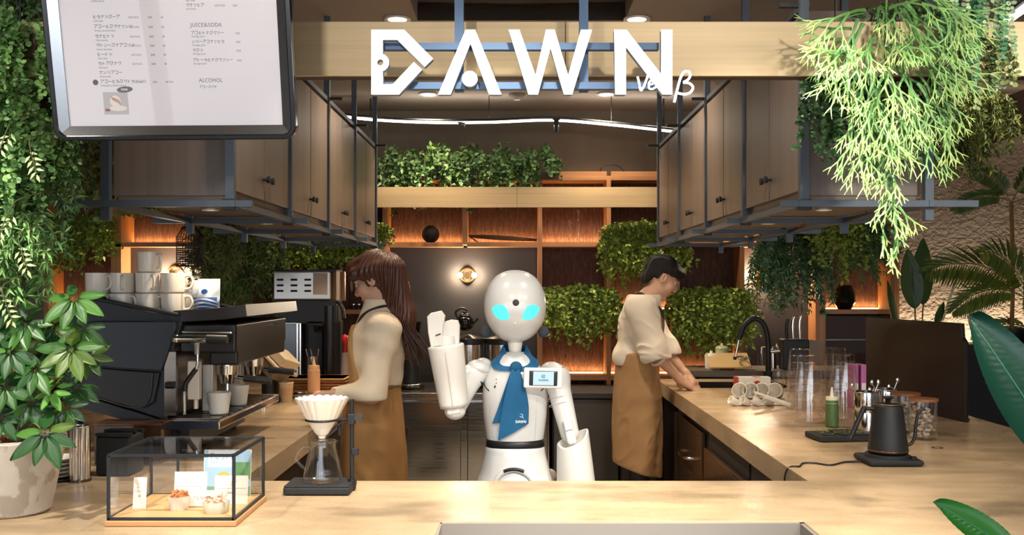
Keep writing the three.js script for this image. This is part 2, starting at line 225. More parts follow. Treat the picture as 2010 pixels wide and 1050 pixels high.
// ---------- counter ----------
const XL = -0.855, XR = 0.895, FD = 2.12, ID = 3.017, BD = 6.3, OX = 2.08;
const ctr = thing('service_counter', 'U-shaped beige concrete counter with grey front recess', 'counter');
{
  const s = new THREE.Shape([[-2.35, FD], [-0.21, FD], [-0.196, 2.506], [0.73, 2.506], [0.73, FD], [OX, FD], [OX, BD], [XR, BD], [XR, ID], [XL, ID], [XL, BD], [-2.35, BD]].map((p) => new THREE.Vector2(...p)));
  const hole = new THREE.Path([[1.02, 5.74], [1.02, 6.12], [1.62, 6.12], [1.62, 5.74]].map((p) => new THREE.Vector2(...p)));
  part(ctr, 'worktop', boxUV(G.ext(s, 0.08, 0.002, [hole]).rotateX(-PI / 2).translate(0, TOP - 0.082, 0)), M.concrete);
  part(ctr, 'recess_lining', [G.box(0.93, 0.22, 0.012, 0.267, 0.786, -2.499), G.box(0.012, 0.22, 0.39, 0.724, 0.786, -2.31), G.box(0.012, 0.22, 0.39, -0.197, 0.786, -2.31), G.box(0.93, 0.012, 0.39, 0.267, 0.68, -2.31)], mat(0x8d8780, 0.5, 0.3), 'grey metal lining of the recess');
  part(ctr, 'base_panel', boxUV(merge(G.box(4.3, 0.68, 0.06, -0.12, 0.34, -2.3), G.box(1.6, 0.68, 0.04, -1.6, 0.41, -2.98), G.box(0.04, 0.72, 3.2, -0.9, 0.45, -4.65), G.box(0.04, 0.72, 3.9, 2.02, 0.45, -4.3), G.box(1.1, 0.72, 0.04, 1.48, 0.45, -6.25), G.box(1.1, 0.68, 0.04, 1.5, 0.41, -2.98), G.box(1.4, 0.68, 0.04, 0.3, 0.41, -2.96)), true), mat(0x6b4f3a, 0.55, 0, { map: texLaminate }));
  for (let i = 0; i < 5; i++) part(ctr, 'drill_hole', G.lathe([[0, -0.03], [0.014, -0.03], [0.016, 0.0015], [0.02, 0.0015], [0.02, 0]]).translate(...on(1840, 879).setX(on(1840, 879).x + (i ? 9 : 0)).toArray()), M.black).visible = i === 0;
  for (let i = ctr.children.length - 1; i >= 0; i--) if (!ctr.children[i].visible) ctr.remove(ctr.children[i]);
  ctr.children.filter((c) => c.name === 'drill_hole').forEach((c) => { c.userData.label = 'small dark hole in the worktop'; });
}
{ const o = thing('sink_basin', 'dark steel sink basin sunk into the counter beside the tap', 'sink', [1.32, TOP, -5.93]);
  part(o, 'basin', [G.box(0.6, 0.01, 0.38, 0, -0.2, 0), G.box(0.6, 0.2, 0.01, 0, -0.1, -0.185), G.box(0.6, 0.2, 0.01, 0, -0.1, 0.185), G.box(0.01, 0.2, 0.38, 0.295, -0.1, 0), G.box(0.01, 0.2, 0.38, -0.295, -0.1, 0)], M.steelDark); part(o, 'drain', G.cyl(0.035, 0.035, 0.006, 0, -0.193, 0), M.chrome); }
// doors under the sink-side counter, facing the aisle
for (let i = 0; i < 3; i++) {
  const d0 = [4.96, 4.06, 3.08][i], d1 = [5.86, 4.94, 4.04][i], o = thing('under_counter_cabinet', ['brown metal under-counter cabinet door next to the apron of the man', 'brown metal under-counter cabinet in the middle of the sink side row', 'brown metal under-counter cabinet closest to the front counter'][i], 'cabinet', [XR + 0.045, 0.08, -(d0 + d1) / 2], 'cabinets under the sink side counter');
  const w = d1 - d0; part(o, 'body', G.box(0.5, 0.7, w - 0.02, 0.27, 0.36, 0), M.charcoal); part(o, 'plinth', G.box(0.46, 0.08, w - 0.02, 0.28, -0.04, 0), M.black);
  const dr = part(o, 'door', boxUV(G.box(0.02, i === 0 ? 0.66 : 0.6, w - 0.035, 0.004, i === 0 ? 0.34 : 0.31, 0, 0.004)), mat(0x7a5d45, 0.38, 0.6, { roughnessMap: texSteelB }));
  part(dr, 'handle', G.tube([[0, 0.5, 0.06 + 0.13], [-0.035, 0.5, 0.06 + 0.12], [-0.045, 0.49, 0.06], [-0.035, 0.5, -0.06], [0, 0.5, -0.07]], 0.008, 24, 8), M.chrome, 'bent chrome bar handle');
}
// ---------- back counter ----------
{ const o = thing('steel_back_counter', 'stainless steel fridge counter behind the robot', 'fridge counter', [-0.32, 0, -6.42]);
  part(o, 'top', G.box(1.06, 0.04, 0.68, 0, 0.815, 0, 0.005), M.steel); part(o, 'body', boxUV(G.box(1.04, 0.7, 0.6, 0, 0.44, -0.02)), M.steel);
  for (const [x, w] of [[-0.27, 0.48], [0.26, 0.5]]) { const d = part(o, 'door', boxUV(G.box(w, 0.66, 0.025, x, 0.45, 0.295, 0.006)), M.steel); part(d, 'latch', [G.cyl(0.02, 0.02, 0.02, 0, 0, 0).rotateX(PI / 2).translate(x - 0.1, 0.6, 0.315), G.box(0.012, 0.07, 0.014, x - 0.1, 0.59, 0.328, 0.004)], M.brownDark); }
  part(o, 'foot', [-0.45, 0.45].map((x) => G.cyl(0.02, 0.02, 0.1, x, 0.05, 0.2)), M.black); }
for (const [x, w, lb] of [[0.435, 0.42, 'dark grey panel door next to the raised robot arm side, beside the steel fridge'], [0.77, 0.23, 'dark grey panel door behind the man in the apron']]) { const o = thing('dark_base_cabinet', lb, 'cabinet', [x, 0, -6.46]); part(o, 'body', G.box(w, 0.78, 0.5, 0, 0.39, -0.03), M.charcoal); part(o, 'door', G.box(w - 0.012, 0.76, 0.02, 0, 0.4, 0.24, 0.004), mat(0x4a4641, 0.5, 0.3)); part(o, 'top', G.box(w, 0.03, 0.56, 0, 0.805, 0), M.charcoal); }
scene.children.find((c) => c.name === 'dark_base_cabinet').userData.label = 'dark grey panel door between the steel fridge and the man in the apron';
{ const o = thing('back_ledge', 'low grey-green ledge behind the sink holding mugs', 'ledge', [1.85, 0, -6.54]); part(o, 'top', G.box(1.48, 0.04, 0.4, 0, 0.93, 0), mat(0x77705e, 0.45)); part(o, 'body', G.box(1.46, 0.91, 0.36, 0, 0.455, -0.02), M.charcoal); }
{ const o = thing('back_ledge', 'low dark ledge behind the coffee machine side', 'ledge', [-1.62, 0, -6.56]); part(o, 'top', G.box(1.45, 0.04, 0.4, 0, 0.86, 0), M.charcoal); part(o, 'body', G.box(1.43, 0.84, 0.36, 0, 0.42, -0.02), M.charcoal); }

// ---------- wooden shelving on the back wall ----------
const SD = 6.8, sx = (px) => (px - CX) / F * SD, sy = (py) => EYE - (py - CY) / F * SD, shelfDepth = 0.25, szf = -SD;
const shelving = thing('wall_shelving', 'wooden grid shelving with lit brown panels along the back wall', 'shelving');
const ux = [90, 222, 405, 560, 755, 912, 1060, 1195, 1330, 1457, 1605, 1752], rowY = [345, 480, 612, 742].map(sy), BT = 0.03;
{
  const zc = szf - shelfDepth / 2;
  ux.forEach((p, i) => { const wide = i === 1 || i === 10; const top = i === 10 || i === 11 ? sy(480) : rowY[0]; part(shelving, 'upright', boxUV(G.box(wide ? 0.07 : BT, top - 0.02, shelfDepth, sx(p) + (wide ? 0.02 : 0), (top - 0.02) / 2 + 0.02, zc), false), M.oak); if (i === 5) shelving.children.at(-1).position.y = 0; });
  // the middle upright between the two-bay dark panel stands only above the sconce
  shelving.children.filter((c) => c.name === 'upright')[5].geometry = boxUV(G.box(BT, rowY[0] - rowY[1], shelfDepth, sx(912), (rowY[0] + rowY[1]) / 2, zc));
  const spans = [[0, 0, 11], [1, 1, 9], [1, 9, 10], [2, 0, 1], [2, 7, 9], [2, 10, 11], [3, 6, 9], [3, 10, 11], [3, 0, 1], [3, 2, 4]];
  for (const [r, a, b] of spans) for (let i = a; i < b; i++) { if (r === 0 && i >= 10) continue; const x0 = sx(ux[i]) + BT / 2, x1 = sx(ux[i + 1]) - BT / 2; part(shelving, 'shelf_board', boxUV(G.box(x1 - x0, r === 0 ? 0.06 : BT, shelfDepth, (x0 + x1) / 2, rowY[r], zc), true), M.oak); }
  for (let i = 0; i < 11; i++) { if (i === 4 || i === 5) { const x0 = sx(ux[i]) + BT / 2, x1 = sx(ux[i + 1]) - BT / 2; part(shelving, 'back_panel', boxUV(G.box(x1 - x0, rowY[0] - rowY[1], 0.012, (x0 + x1) / 2, (rowY[0] + rowY[1]) / 2, szf - shelfDepth + 0.008)), M.panel); continue; }
    if (i === 1 || i === 9) { const x0 = sx(ux[i]) + BT / 2, x1 = sx(ux[i + 1]) - BT / 2; part(shelving, 'back_panel', boxUV(G.box(x1 - x0, rowY[0] - rowY[1], 0.012, (x0 + x1) / 2, (rowY[0] + rowY[1]) / 2, szf - shelfDepth + 0.008)), M.panel); part(shelving, 'slate_panel', boxUV(G.box(x1 - x0, rowY[1] - 0.03, 0.06, (x0 + x1) / 2, rowY[1] / 2, szf - shelfDepth + 0.05)), mat(0x4c4440, 0.5), 'plain dark panel'); continue; }
    const x0 = sx(ux[i]) + BT / 2, x1 = sx(ux[i + 1]) - BT / 2, t = i === 10 ? sy(440) : rowY[0]; part(shelving, 'back_panel', boxUV(G.box(x1 - x0, t - 0.05, 0.012, (x0 + x1) / 2, t / 2, szf - shelfDepth + 0.008)), M.panel); }
  part(shelving, 'slate_panel', G.box(sx(1060) - sx(755) - BT, rowY[1] - 0.03, 0.06, (sx(1060) + sx(755)) / 2, rowY[1] / 2, szf - shelfDepth + 0.05), M.slate, 'wide plain dark panel');
  // amber LED strips lying at the back of the shelves
  const led = glow(AMBER, 7), cells = [[1, 1], [1, 4], [1, 5], [1, 6], [1, 8], [2, 7], [2, 10], [2, 0], [3, 6], [3, 7], [3, 8], [1, 2], [1, 9]];
  for (const [r, i] of cells) { const x0 = sx(ux[i]) + BT / 2 + (i === 1 || i === 10 ? 0.05 : 0.005), x1 = sx(ux[i + 1]) - BT / 2 - 0.005, y = rowY[r] + BT / 2; part(shelving, 'led_strip', G.box(x1 - x0, 0.008, 0.012, (x0 + x1) / 2, y + 0.004, szf - shelfDepth + 0.035), led, 'thin glowing amber light strip'); area((x0 + x1) / 2, y + 0.01, szf - shelfDepth + 0.035, (x0 + x1) / 2, y + 1, szf - shelfDepth - 0.02, x1 - x0, 0.014, 50, AMBER); }
  part(shelving, 'drawer_front', G.box(sx(1752) - sx(1605) - 0.05, 0.26, 0.02, (sx(1752) + sx(1605)) / 2, rowY[2] - 0.16, szf - 0.03), M.brownDark);
}
// low dark bench with a light strip against the stucco wall
{ const o = thing('dark_planter_bench', 'dark low planter bench below the stucco wall', 'bench', [3.55, 0, -6.75]); part(o, 'body', G.box(1.85, 1.06, 0.26, 0, 0.53, 0.12), mat(0x15110f, 0.6)); part(o, 'top', G.box(1.87, 0.05, 0.28, 0, 1.085, 0.12), mat(0x1a1513, 0.5)); part(o, 'led_strip', G.box(1.8, 0.012, 0.016, 0, 1.04, -0.12), glow(WARM, 9)); area(3.55, 1.06, -6.88, 3.55, 3, -7.0, 1.8, 0.03, 80, WARM); }

// ---------- brass beams ----------
{ const o = thing('brass_beam', 'wide brass-faced beam running behind the lettered sign', 'beam', [0, 2.02, -2.45]); const y0 = 0, h = 0.134;
  [[-2.6, -1.2], [-1.2, 0.12], [0.12, 0.95], [0.95, 2.4]].forEach(([a, b]) => part(o, 'face_sheet', boxUV(G.box(b - a - 0.002, h, 0.01, (a + b) / 2, y0 + h / 2, 0.005)), M.brass)); part(o, 'core', G.box(5.0, h - 0.004, 0.05, -0.1, y0 + h / 2, -0.027), M.brassDark); }
{ const o = thing('brass_beam', 'narrow-looking brass-faced beam in front of the back shelving', 'beam', [0, 2.02, -6.55]);
  [[-1.02, 0.0], [0.0, 1.02]].forEach(([a, b]) => part(o, 'face_sheet', boxUV(G.box(b - a - 0.002, 0.134, 0.01, (a + b) / 2, 0.067, 0.005)), M.brass)); part(o, 'core', G.box(2.04, 0.13, 0.05, 0, 0.067, -0.027), M.brassDark); part(o, 'end_cap', [G.box(0.03, 0.134, 0.06, -1.03, 0.067, -0.02), G.box(0.03, 0.134, 0.06, 1.03, 0.067, -0.02)], M.brassDark);
  part(o, 'hanger', [-0.98, 0.98].map((x) => G.bar([x, 0.13, -0.03], [x, CEIL - 2.02, -0.03], 0.006, 6)), M.frameDark); }
{ const o = thing('side_beam', 'dark brown side beam running back above the palms', 'beam', [1.72, 2.02, -3.5]); part(o, 'core', G.box(0.05, 0.134, 2.1, 0, 0.067, 0), M.brassDark); part(o, 'face_sheet', G.box(0.008, 0.13, 2.1, -0.03, 0.067, 0), mat(0x3a2a22, 0.45, 0.4)); }
{ const o = thing('side_beam', 'dark brown side beam inside the leafy green wall', 'beam', [-1.72, 2.02, -3.6]); part(o, 'core', G.box(0.05, 0.134, 2.2, 0, 0.067, 0), M.brassDark); part(o, 'face_sheet', G.box(0.008, 0.13, 2.2, 0.03, 0.067, 0), mat(0x3a2a22, 0.45, 0.4)); }

// ---------- overhead cabinets and their hanging frames ----------
const CN = 3.05, CW = 0.7625, CB = 1.78, CT = 2.355, CXI = 0.88, CXO = 1.26;
for (const s of [-1, 1]) {
  const sideName = s < 0 ? 'coffee machine side' : 'sink side', fr = thing('hanging_pipe_frame', s < 0 ? 'blue-grey steel frame carrying the overhead cabinets, coffee machine side' : 'blue-grey steel frame carrying the overhead cabinets, sink side', 'frame');
  for (let i = 0; i < 4; i++) {
    const d = CN + (i + 0.5) * CW, xc = s * (CXI + CXO) / 2, which = ['first overhead cabinet, next to the brass beam', 'second overhead cabinet counted from the brass beam', 'third overhead cabinet counted from the brass beam', 'last overhead cabinet, next to the back shelving'][i];
    const o = thing('overhead_cabinet', which + ', ' + sideName, 'cabinet', [xc, CB, -d], 'overhead cabinets');
    const w = CXO - CXI, h = CT - CB; part(o, 'body', boxUV(G.box(w - 0.02, h, CW - 0.03, s * 0.008, h / 2, 0)), M.laminate);
    for (const k of [-1, 1]) {
      const dr = part(o, 'door', boxUV(G.box(0.018, h - 0.03, CW / 2 - 0.02, -s * (w / 2 - 0.009), h / 2, k * (CW / 4 - 0.006), 0.002)), M.laminate);
      part(dr, 'knob', [G.cyl(0.005, 0.005, 0.02).rotateZ(PI / 2).translate(-s * (w / 2 + 0.008), 0.085, k * 0.03), move(G.cyl(0.013, 0.011, 0.01, 0, 0, 0, 16), 0, 0, 0, 0, 0, s * PI / 2).translate(-s * (w / 2 + 0.02), 0.085, k * 0.03)], M.blackMatte);
    }
    part(o, 'bottom_board', G.box(w - 0.03, 0.012, CW - 0.04, 0, -0.007, 0), mat(0x6f655d, 0.6));
    part(o, 'spot_rim', G.lathe([[0.016, -0.014], [0.028, -0.014], [0.028, -0.02], [0.016, -0.018]]), M.white);
    part(o, 'spot_light_lens', G.cyl(0.016, 0.016, 0.003, 0, -0.015, 0), glow(NEUTRAL, 4));
    spot(xc, CB - 0.025, -d, xc, 0, -d, 0.9, 0.95, WARM, 0.9, 1);
  }
  for (let i = 0; i <= 4; i++) {
    const d = CN + i * CW, rails = [];
    part(fr, 'post', [G.box(0.026, CEIL - 1.735, 0.026, s * (CXI + 0.004), (CEIL + 1.735) / 2, -d + (i === 0 ? 0.015 : i === 4 ? -0.015 : 0))], M.frame);
    part(fr, 'post', [G.box(0.026, CEIL - 1.7, 0.026, s * (CXO - 0.012 + 0.02), (CEIL + 1.7) / 2, -d + (i === 0 ? 0.015 : i === 4 ? -0.015 : 0))], M.frame);
    part(fr, 'cross_rail', G.box(0.6, 0.02, 0.022, s * (CXI + 0.23), CB - 0.03, -d + (i === 0 ? 0.036 : 0)), M.frame);
    part(fr, 'clamp', G.box(0.04, 0.035, 0.04, s * (CXI + 0.004), CB - 0.032, -d + (i === 0 ? 0.02 : 0), 0.004), M.frameDark);
    part(fr, 'bracket', G.box(0.075, 0.012, 0.02, s * (CXI - 0.03), CT + 0.012, -d), M.frameDark);
  }
  part(fr, 'long_rail', G.box(0.022, 0.02, CW * 4 + 0.1, s * (CXI - 0.008), CB - 0.03, -CN - CW * 2), M.frame); part(fr, 'long_rail', G.box(0.022, 0.02, CW * 4 + 0.1, s * (CXO + 0.01), CB - 0.03, -CN - CW * 2), M.frame);
  part(fr, 'long_rail', G.box(0.02, 0.02, CW * 4 + 0.05, s * (CXI + 0.01), CT + 0.012, -CN - CW * 2), M.frame);
}

// ---------- lettered sign ----------
{
  const o = thing('lettered_sign', 'glowing white capital letters mounted on a blue frame before the beam', 'sign', [0, 0, 0]), D = 2.26, zx = (x) => (560 + x / 2.188 - CX) / F * D, zy = (y) => EYE - (y / 2.188 - CY) / F * D, P = (a) => a.map(([x, y]) => [zx(x), zy(y)]);
  const face = glow([1, 1, 1], 2.2), side = mat(0x8a94a0, 0.5, 0.3), r = (k) => k / 2.188 / F * D;
  const letter = (shape, holes = []) => { const mk = (dp) => { const s = shape(); for (const h of holes) s.holes.push(h()); return new THREE.ExtrudeGeometry(s, { depth: dp, bevelEnabled: false, curveSegments: 20 }); };
    const l = part(o, 'letter', mk(0.022).translate(0, 0, -D - 0.024), side); part(l, 'light_face', mk(0.003).translate(0, 0, -D - 0.002), face); };
  const poly = (a) => () => new THREE.Shape(P(a).map((p) => new THREE.Vector2(...p)));
  letter(() => {
    const s = new THREE.Shape(), a0 = Math.acos(10 / 37), m = (x, y) => s.lineTo(zx(x), zy(y)); s.moveTo(zx(370), zy(128)); m(510, 128); m(634, 252); m(598, 287); m(481, 170); m(418, 170);
    for (let k = 0; k <= 16; k++) { const t = -a0 + 2 * a0 * k / 16; m(408 + 37 * Math.cos(t), 268 + 37 * Math.sin(t)); }
    m(418, 362); m(462, 362); m(552, 267); m(587, 299); m(488, 405); m(370, 405); return s;
  }, [() => { const h = new THREE.Path(); h.absarc(zx(408), zy(268), r(14), 0, 2 * PI); return h; }]);
  letter(poly([[775, 128], [815, 128], [928, 405], [875, 405], [795, 185], [710, 405], [657, 405]]));
  letter(() => { const s = new THREE.Shape(); s.absarc(zx(792), zy(338), r(33), 0, 2 * PI); return s; });
  letter(poly([[960, 128], [1005, 128], [1075, 325], [1120, 128], [1156, 128], [1215, 325], [1270, 128], [1317, 128], [1232, 405], [1197, 405], [1139, 205], [1085, 405], [1045, 405]]));
  letter(poly([[1413, 128], [1465, 128], [1615, 320], [1615, 128], [1662, 128], [1662, 405], [1620, 405], [1463, 200], [1463, 405], [1417, 405]]));
  const neon = (a, w) => part(o, 'neon_script', G.tube(a.map(([x, y]) => V(zx(x), zy(y), -D + 0.022)), r(w), 60, 8), glow([1, 1, 1], 2.2), 'thin glowing handwritten stroke');
  neon([[1508, 338], [1514, 362], [1522, 396], [1534, 380], [1545, 352], [1552, 333]], 4.5);
  neon([[1556, 372], [1572, 368], [1576, 356], [1566, 354], [1556, 366], [1558, 388], [1572, 390], [1590, 378], [1604, 366], [1607, 384], [1616, 372], [1630, 366]], 4);
  neon([[1618, 390], [1634, 392], [1652, 386]], 4);
  neon([[1664, 446], [1676, 396], [1692, 340], [1708, 316], [1728, 318], [1730, 340], [1712, 358], [1700, 362], [1728, 366], [1744, 384], [1728, 408], [1700, 412], [1680, 408]], 5);
  part(o, 'frame_post', G.box(0.021, CEIL - zy(375), 0.02, zx(741), (CEIL + zy(375)) / 2, -D - 0.055), M.signBlue); part(o, 'frame_post', G.box(0.021, CEIL - zy(375), 0.02, zx(1288), (CEIL + zy(375)) / 2, -D - 0.055), M.signBlue);
  part(o, 'frame_rail', G.box(zx(1612) - zx(400), 0.016, 0.02, (zx(1612) + zx(400)) / 2, zy(186), -D - 0.036), M.signBlue); part(o, 'frame_rail', G.box(zx(1612) - zx(400), 0.016, 0.02, (zx(1612) + zx(400)) / 2, zy(357), -D - 0.036), M.signBlue);
  area(zx(1015), zy(268), -D + 0.004, zx(1015), zy(268), 0, zx(1662) - zx(370), 0.12, 3, [1, 1, 1]);
}
// ---------- menu board ----------
const strokes = { a: [[0, 9, 9, 9, 9, 5], [5, 7, 2, 0]], b: [[1, 9, 8, 9, 8, 1], [1, 1, 8, 1]], c: [[0, 5, 9, 5]], d: [[2, 9, 2, 1, 8, 1], [8, 7, 2, 5]], e: [[1, 8, 8, 8], [0, 5, 9, 5, 7, 1, 3, 0]], f: [[1, 9, 8, 9, 7, 3, 3, 0], [3, 6, 0, 1]], g: [[4, 9, 1, 4], [4, 8, 9, 8, 5, 0]], h: [[2, 9, 2, 0], [2, 6, 7, 4]], k: [[0, 7, 9, 7], [5, 9, 5, 4, 2, 0]], m: [[1, 8, 2, 6], [4, 8, 5, 6], [9, 8, 3, 0]], n: [[1, 8, 3, 6], [0, 1, 5, 2, 9, 7]], r: [[2, 9, 2, 4], [7, 9, 7, 4, 4, 0]] };
function jp(g, s, x, y, size) { g.lineWidth = Math.max(1, size * 0.11); for (const ch of s) { for (const st of strokes[ch] || []) { g.beginPath(); for (let i = 0; i < st.length; i += 2) g[i ? 'lineTo' : 'moveTo'](x + st[i] * size / 10, y - st[i + 1] * size / 10); g.stroke(); } x += size * 1.08; } return x; }
function canvasTex(w, h, draw) { const c = document.createElement('canvas'); c.width = w; c.height = h; const g = c.getContext('2d'); draw(g, w, h); const t = new THREE.CanvasTexture(c); t.colorSpace = THREE.SRGBColorSpace; t.anisotropy = 8; return t; }
{
  const W = 0.505, Hh = 0.62, tilt = 0.2, bl = at(351, 272, 2.1), o = thing('menu_board', 'framed white menu board with black frame hung before the beam', 'menu board', bl); o.rotation.set(tilt, 0.02, 0.006);
  const menu = canvasTex(1024, 1280, (g) => {
    g.fillStyle = '#e6dee2'; g.fillRect(0, 0, 1024, 1280); g.fillStyle = g.strokeStyle = '#3a3434'; g.textBaseline = 'alphabetic';
    const Y = (y) => 1280 - (y);      // from the bottom up
    g.font = '26px sans-serif'; g.fillText('COFFEE&ESPRESSO', 150, Y(622)); jp(g, 'abcdekfg', 320 + 60, Y(622), 15); g.font = 'bold 13px sans-serif'; g.fillText('Set with dessert', 520, Y(622)); g.font = '26px sans-serif'; g.fillText('TEA', 600, Y(624)); g.fillText('JUICE&SODA', 610, Y(460)); g.fillText('ALCOHOL', 632, Y(204));
    const rows = [['abfceghk', 'Coffee blend', 590, 1], ['dekmfca', 'Cafe latte', 500, 0], ['abcdfgkmnr', 'Honey caramel latte', 456, 0], ['ekdhm', 'Cafe mocha', 412, 0], ['ghncfkabrm', 'Green tea latte', 370, 0], ['dchm', 'Chai latte', 328, 0], ['ehafkg', 'Espresso', 286, 0], ['knrabc', 'Americano', 244, 0], ['abcdefghkmnr', 'Strawberry white mocha', 202, 1]];
    for (const [a, b, y, k] of rows) { const x = 152 + (600 - y) * 0.03; jp(g, a, x, Y(y), 17); g.font = '11px sans-serif'; g.fillText(b, x, Y(y - 15)); g.font = '13px sans-serif'; if (y > 270 || k) { g.fillText('HOT/ICE', 320, Y(y)); g.fillText('600', 412, Y(y)); g.fillText(k ? 'M 550' : 'M', 474, Y(y)); } }
    for (const [a, y, p] of [['abcf', 590, '550'], ['gkmda', 552, '550']]) { jp(g, a, 596, Y(y), 16); g.font = '11px sans-serif'; g.fillText('Earl Grey', 596, Y(y - 14)); g.font = '13px sans-serif'; g.fillText('HOT/ICE', 730, Y(y)); g.fillText(p, 815, Y(y)); }
    for (const [a, y] of [['abdhkfgmc', 425], ['nrcabkmde', 385], ['gfm', 345], ['ahcedkfgmnc', 300]]) { jp(g, a, 612, Y(y), 16); g.font = '11px sans-serif'; g.fillText('Orange juice', 612, Y(y - 13)); g.font = '13px sans-serif'; g.fillText('650', 820, Y(y)); }
    jp(g, 'abcfgk', 634, Y(176), 13); g.fillStyle = '#2c2a28'; g.beginPath(); g.arc(140, Y(206), 13, 0, 7); g.fill(); g.fillStyle = '#a33'; g.beginPath(); g.ellipse(120, Y(597), 6, 10, 0, 0, 7); g.fill();
    g.fillStyle = '#b9b4b4'; g.fillRect(170, Y(160), 118, 105); g.fillStyle = '#e8dcd2'; g.beginPath(); g.arc(226, Y(118), 26, 0, 7); g.fill(); g.beginPath(); g.ellipse(238, Y(84), 42, 13, 0, 0, 7); g.fill(); g.strokeStyle = '#b35a55'; g.lineWidth = 4; for (let i = 0; i < 5; i++) { g.beginPath(); g.moveTo(208 + i * 8, Y(138 - i * 3)); g.lineTo(218 + i * 8, Y(122 - i * 5)); g.stroke(); } g.fillStyle = '#8c4a44'; g.fillRect(176, Y(82), 22, 12);
    g.fillStyle = '#4a4a3e'; g.beginPath(); g.ellipse(276, Y(172), 38, 14, -0.08, 0, 7); g.fill(); g.fillStyle = '#eee'; g.font = 'bold 14px sans-serif'; g.fillText('NEW', 258, Y(167));
  });
  const sheet = new THREE.PlaneGeometry(W - 0.055, Hh - 0.055).translate(0, Hh / 2, 0.006); part(o, 'menu_sheet', sheet, mat(0xffffff, 0.5, 0, { map: menu }), 'white printed menu sheet');
  part(o, 'cover_pane', G.box(W - 0.05, Hh - 0.05, 0.002, 0, Hh / 2, 0.0085), M.glass);
  const rrect = (w, h, r, y0) => { const s = new THREE.Path(); s.moveTo(-w / 2 + r, y0); s.lineTo(w / 2 - r, y0); s.absarc(w / 2 - r, y0 + r, r, -PI / 2, 0); s.lineTo(w / 2, y0 + h - r); s.absarc(w / 2 - r, y0 + h - r, r, 0, PI / 2); s.lineTo(-w / 2 + r, y0 + h); s.absarc(-w / 2 + r, y0 + h - r, r, PI / 2, PI); s.lineTo(-w / 2, y0 + r); s.absarc(-w / 2 + r, y0 + r, r, PI, 1.5 * PI); return s; };
  const shp = (w, h, r, y0) => new THREE.Shape(rrect(w, h, r, y0).getPoints(8));
  part(o, 'back_board', G.ext(shp(W, Hh, 0.026, 0), 0.016).translate(0, 0, -0.016), M.blackMatte);
  const outer = shp(W, Hh, 0.026, 0); outer.holes.push(rrect(W - 0.014, Hh - 0.014, 0.02, 0.007)); part(o, 'outer_frame', new THREE.ExtrudeGeometry(outer, { depth: 0.02, bevelEnabled: true, bevelSize: 0.002, bevelThickness: 0.002, bevelSegments: 2 }), M.blackGloss);
  const w2 = W - 0.016, h2 = Hh - 0.016, b = 0.02, bev = [];                                  // sloping metal inner rim, mitred at the corners
  for (const [a, c, n] of [[[-w2 / 2, 0.008], [w2 / 2, 0.008], [0, 1]], [[w2 / 2, 0.008], [w2 / 2, 0.008 + h2], [-1, 0]], [[w2 / 2, 0.008 + h2], [-w2 / 2, 0.008 + h2], [0, -1]], [[-w2 / 2, 0.008 + h2], [-w2 / 2, 0.008], [1, 0]]]) {
    const dx = Math.sign(c[0] - a[0]) * b, dy = Math.sign(c[1] - a[1]) * b, g = new THREE.BufferGeometry(), p = [[...a, 0.02], [...c, 0.02], [c[0] - dx + n[0] * b, c[1] - dy + n[1] * b, 0.009], [a[0] + dx + n[0] * b, a[1] + dy + n[1] * b, 0.009]];
    g.setAttribute('position', new THREE.Float32BufferAttribute([...p[0], ...p[1], ...p[2], ...p[0], ...p[2], ...p[3]], 3)); g.setAttribute('uv', new THREE.Float32BufferAttribute([0, 0, 1, 0, 1, 1, 0, 0, 1, 1, 0, 1], 2)); g.computeVertexNormals(); bev.push(g);
  }
  part(o, 'metal_rim', bev, mat(0xb8bcc0, 0.18, 1)); part(o, 'support_arm', [G.bar([-0.17, 0.1, -0.016], [-0.13, 0.3, -0.34], 0.012), G.bar([0.17, 0.1, -0.016], [0.13, 0.3, -0.34], 0.012)], M.black);
}
{ const a = at(1962, 52, 3.2), b = at(2060, -20, 2.9), o = thing('led_line', 'white linear lamp under the ceiling beyond the beam end', 'linear lamp', a); part(o, 'tube', G.bar(V(0, 0, 0), b.clone().sub(a), 0.012, 10), glow(NEUTRAL, 3)); part(o, 'rail', G.bar(V(0, 0.018, 0), b.clone().sub(a).add(V(0, 0.018, 0)), 0.012, 6), M.frameDark); part(o, 'hanger', G.bar(V(0.02, 0.02, 0), V(0.02, CEIL - a.y, 0), 0.003, 5), M.frameDark); point((a.x + b.x) / 2, a.y, (a.z + b.z) / 2, 0.5, NEUTRAL, 1); }

// ---------- things on the counters ----------
function abs(o, name, geo, m, label) { const g = Array.isArray(geo) ? merge(geo) : geo; return part(o, name, g.translate(-o.position.x, -o.position.y, -o.position.z), m, label); }   // geometry given in room coordinates
function sub(o, p, name, geo, m, label) { const g = Array.isArray(geo) ? merge(geo) : geo; return part(p, name, g.translate(-o.position.x, -o.position.y, -o.position.z), m, label); }
const shadePot = (r0, r1, h, t = 0.003, n = 32) => G.lathe([[0, 0], [r1, 0], [r0, h], [r0 - t, h], [r1 - t, t], [0, t]], n);

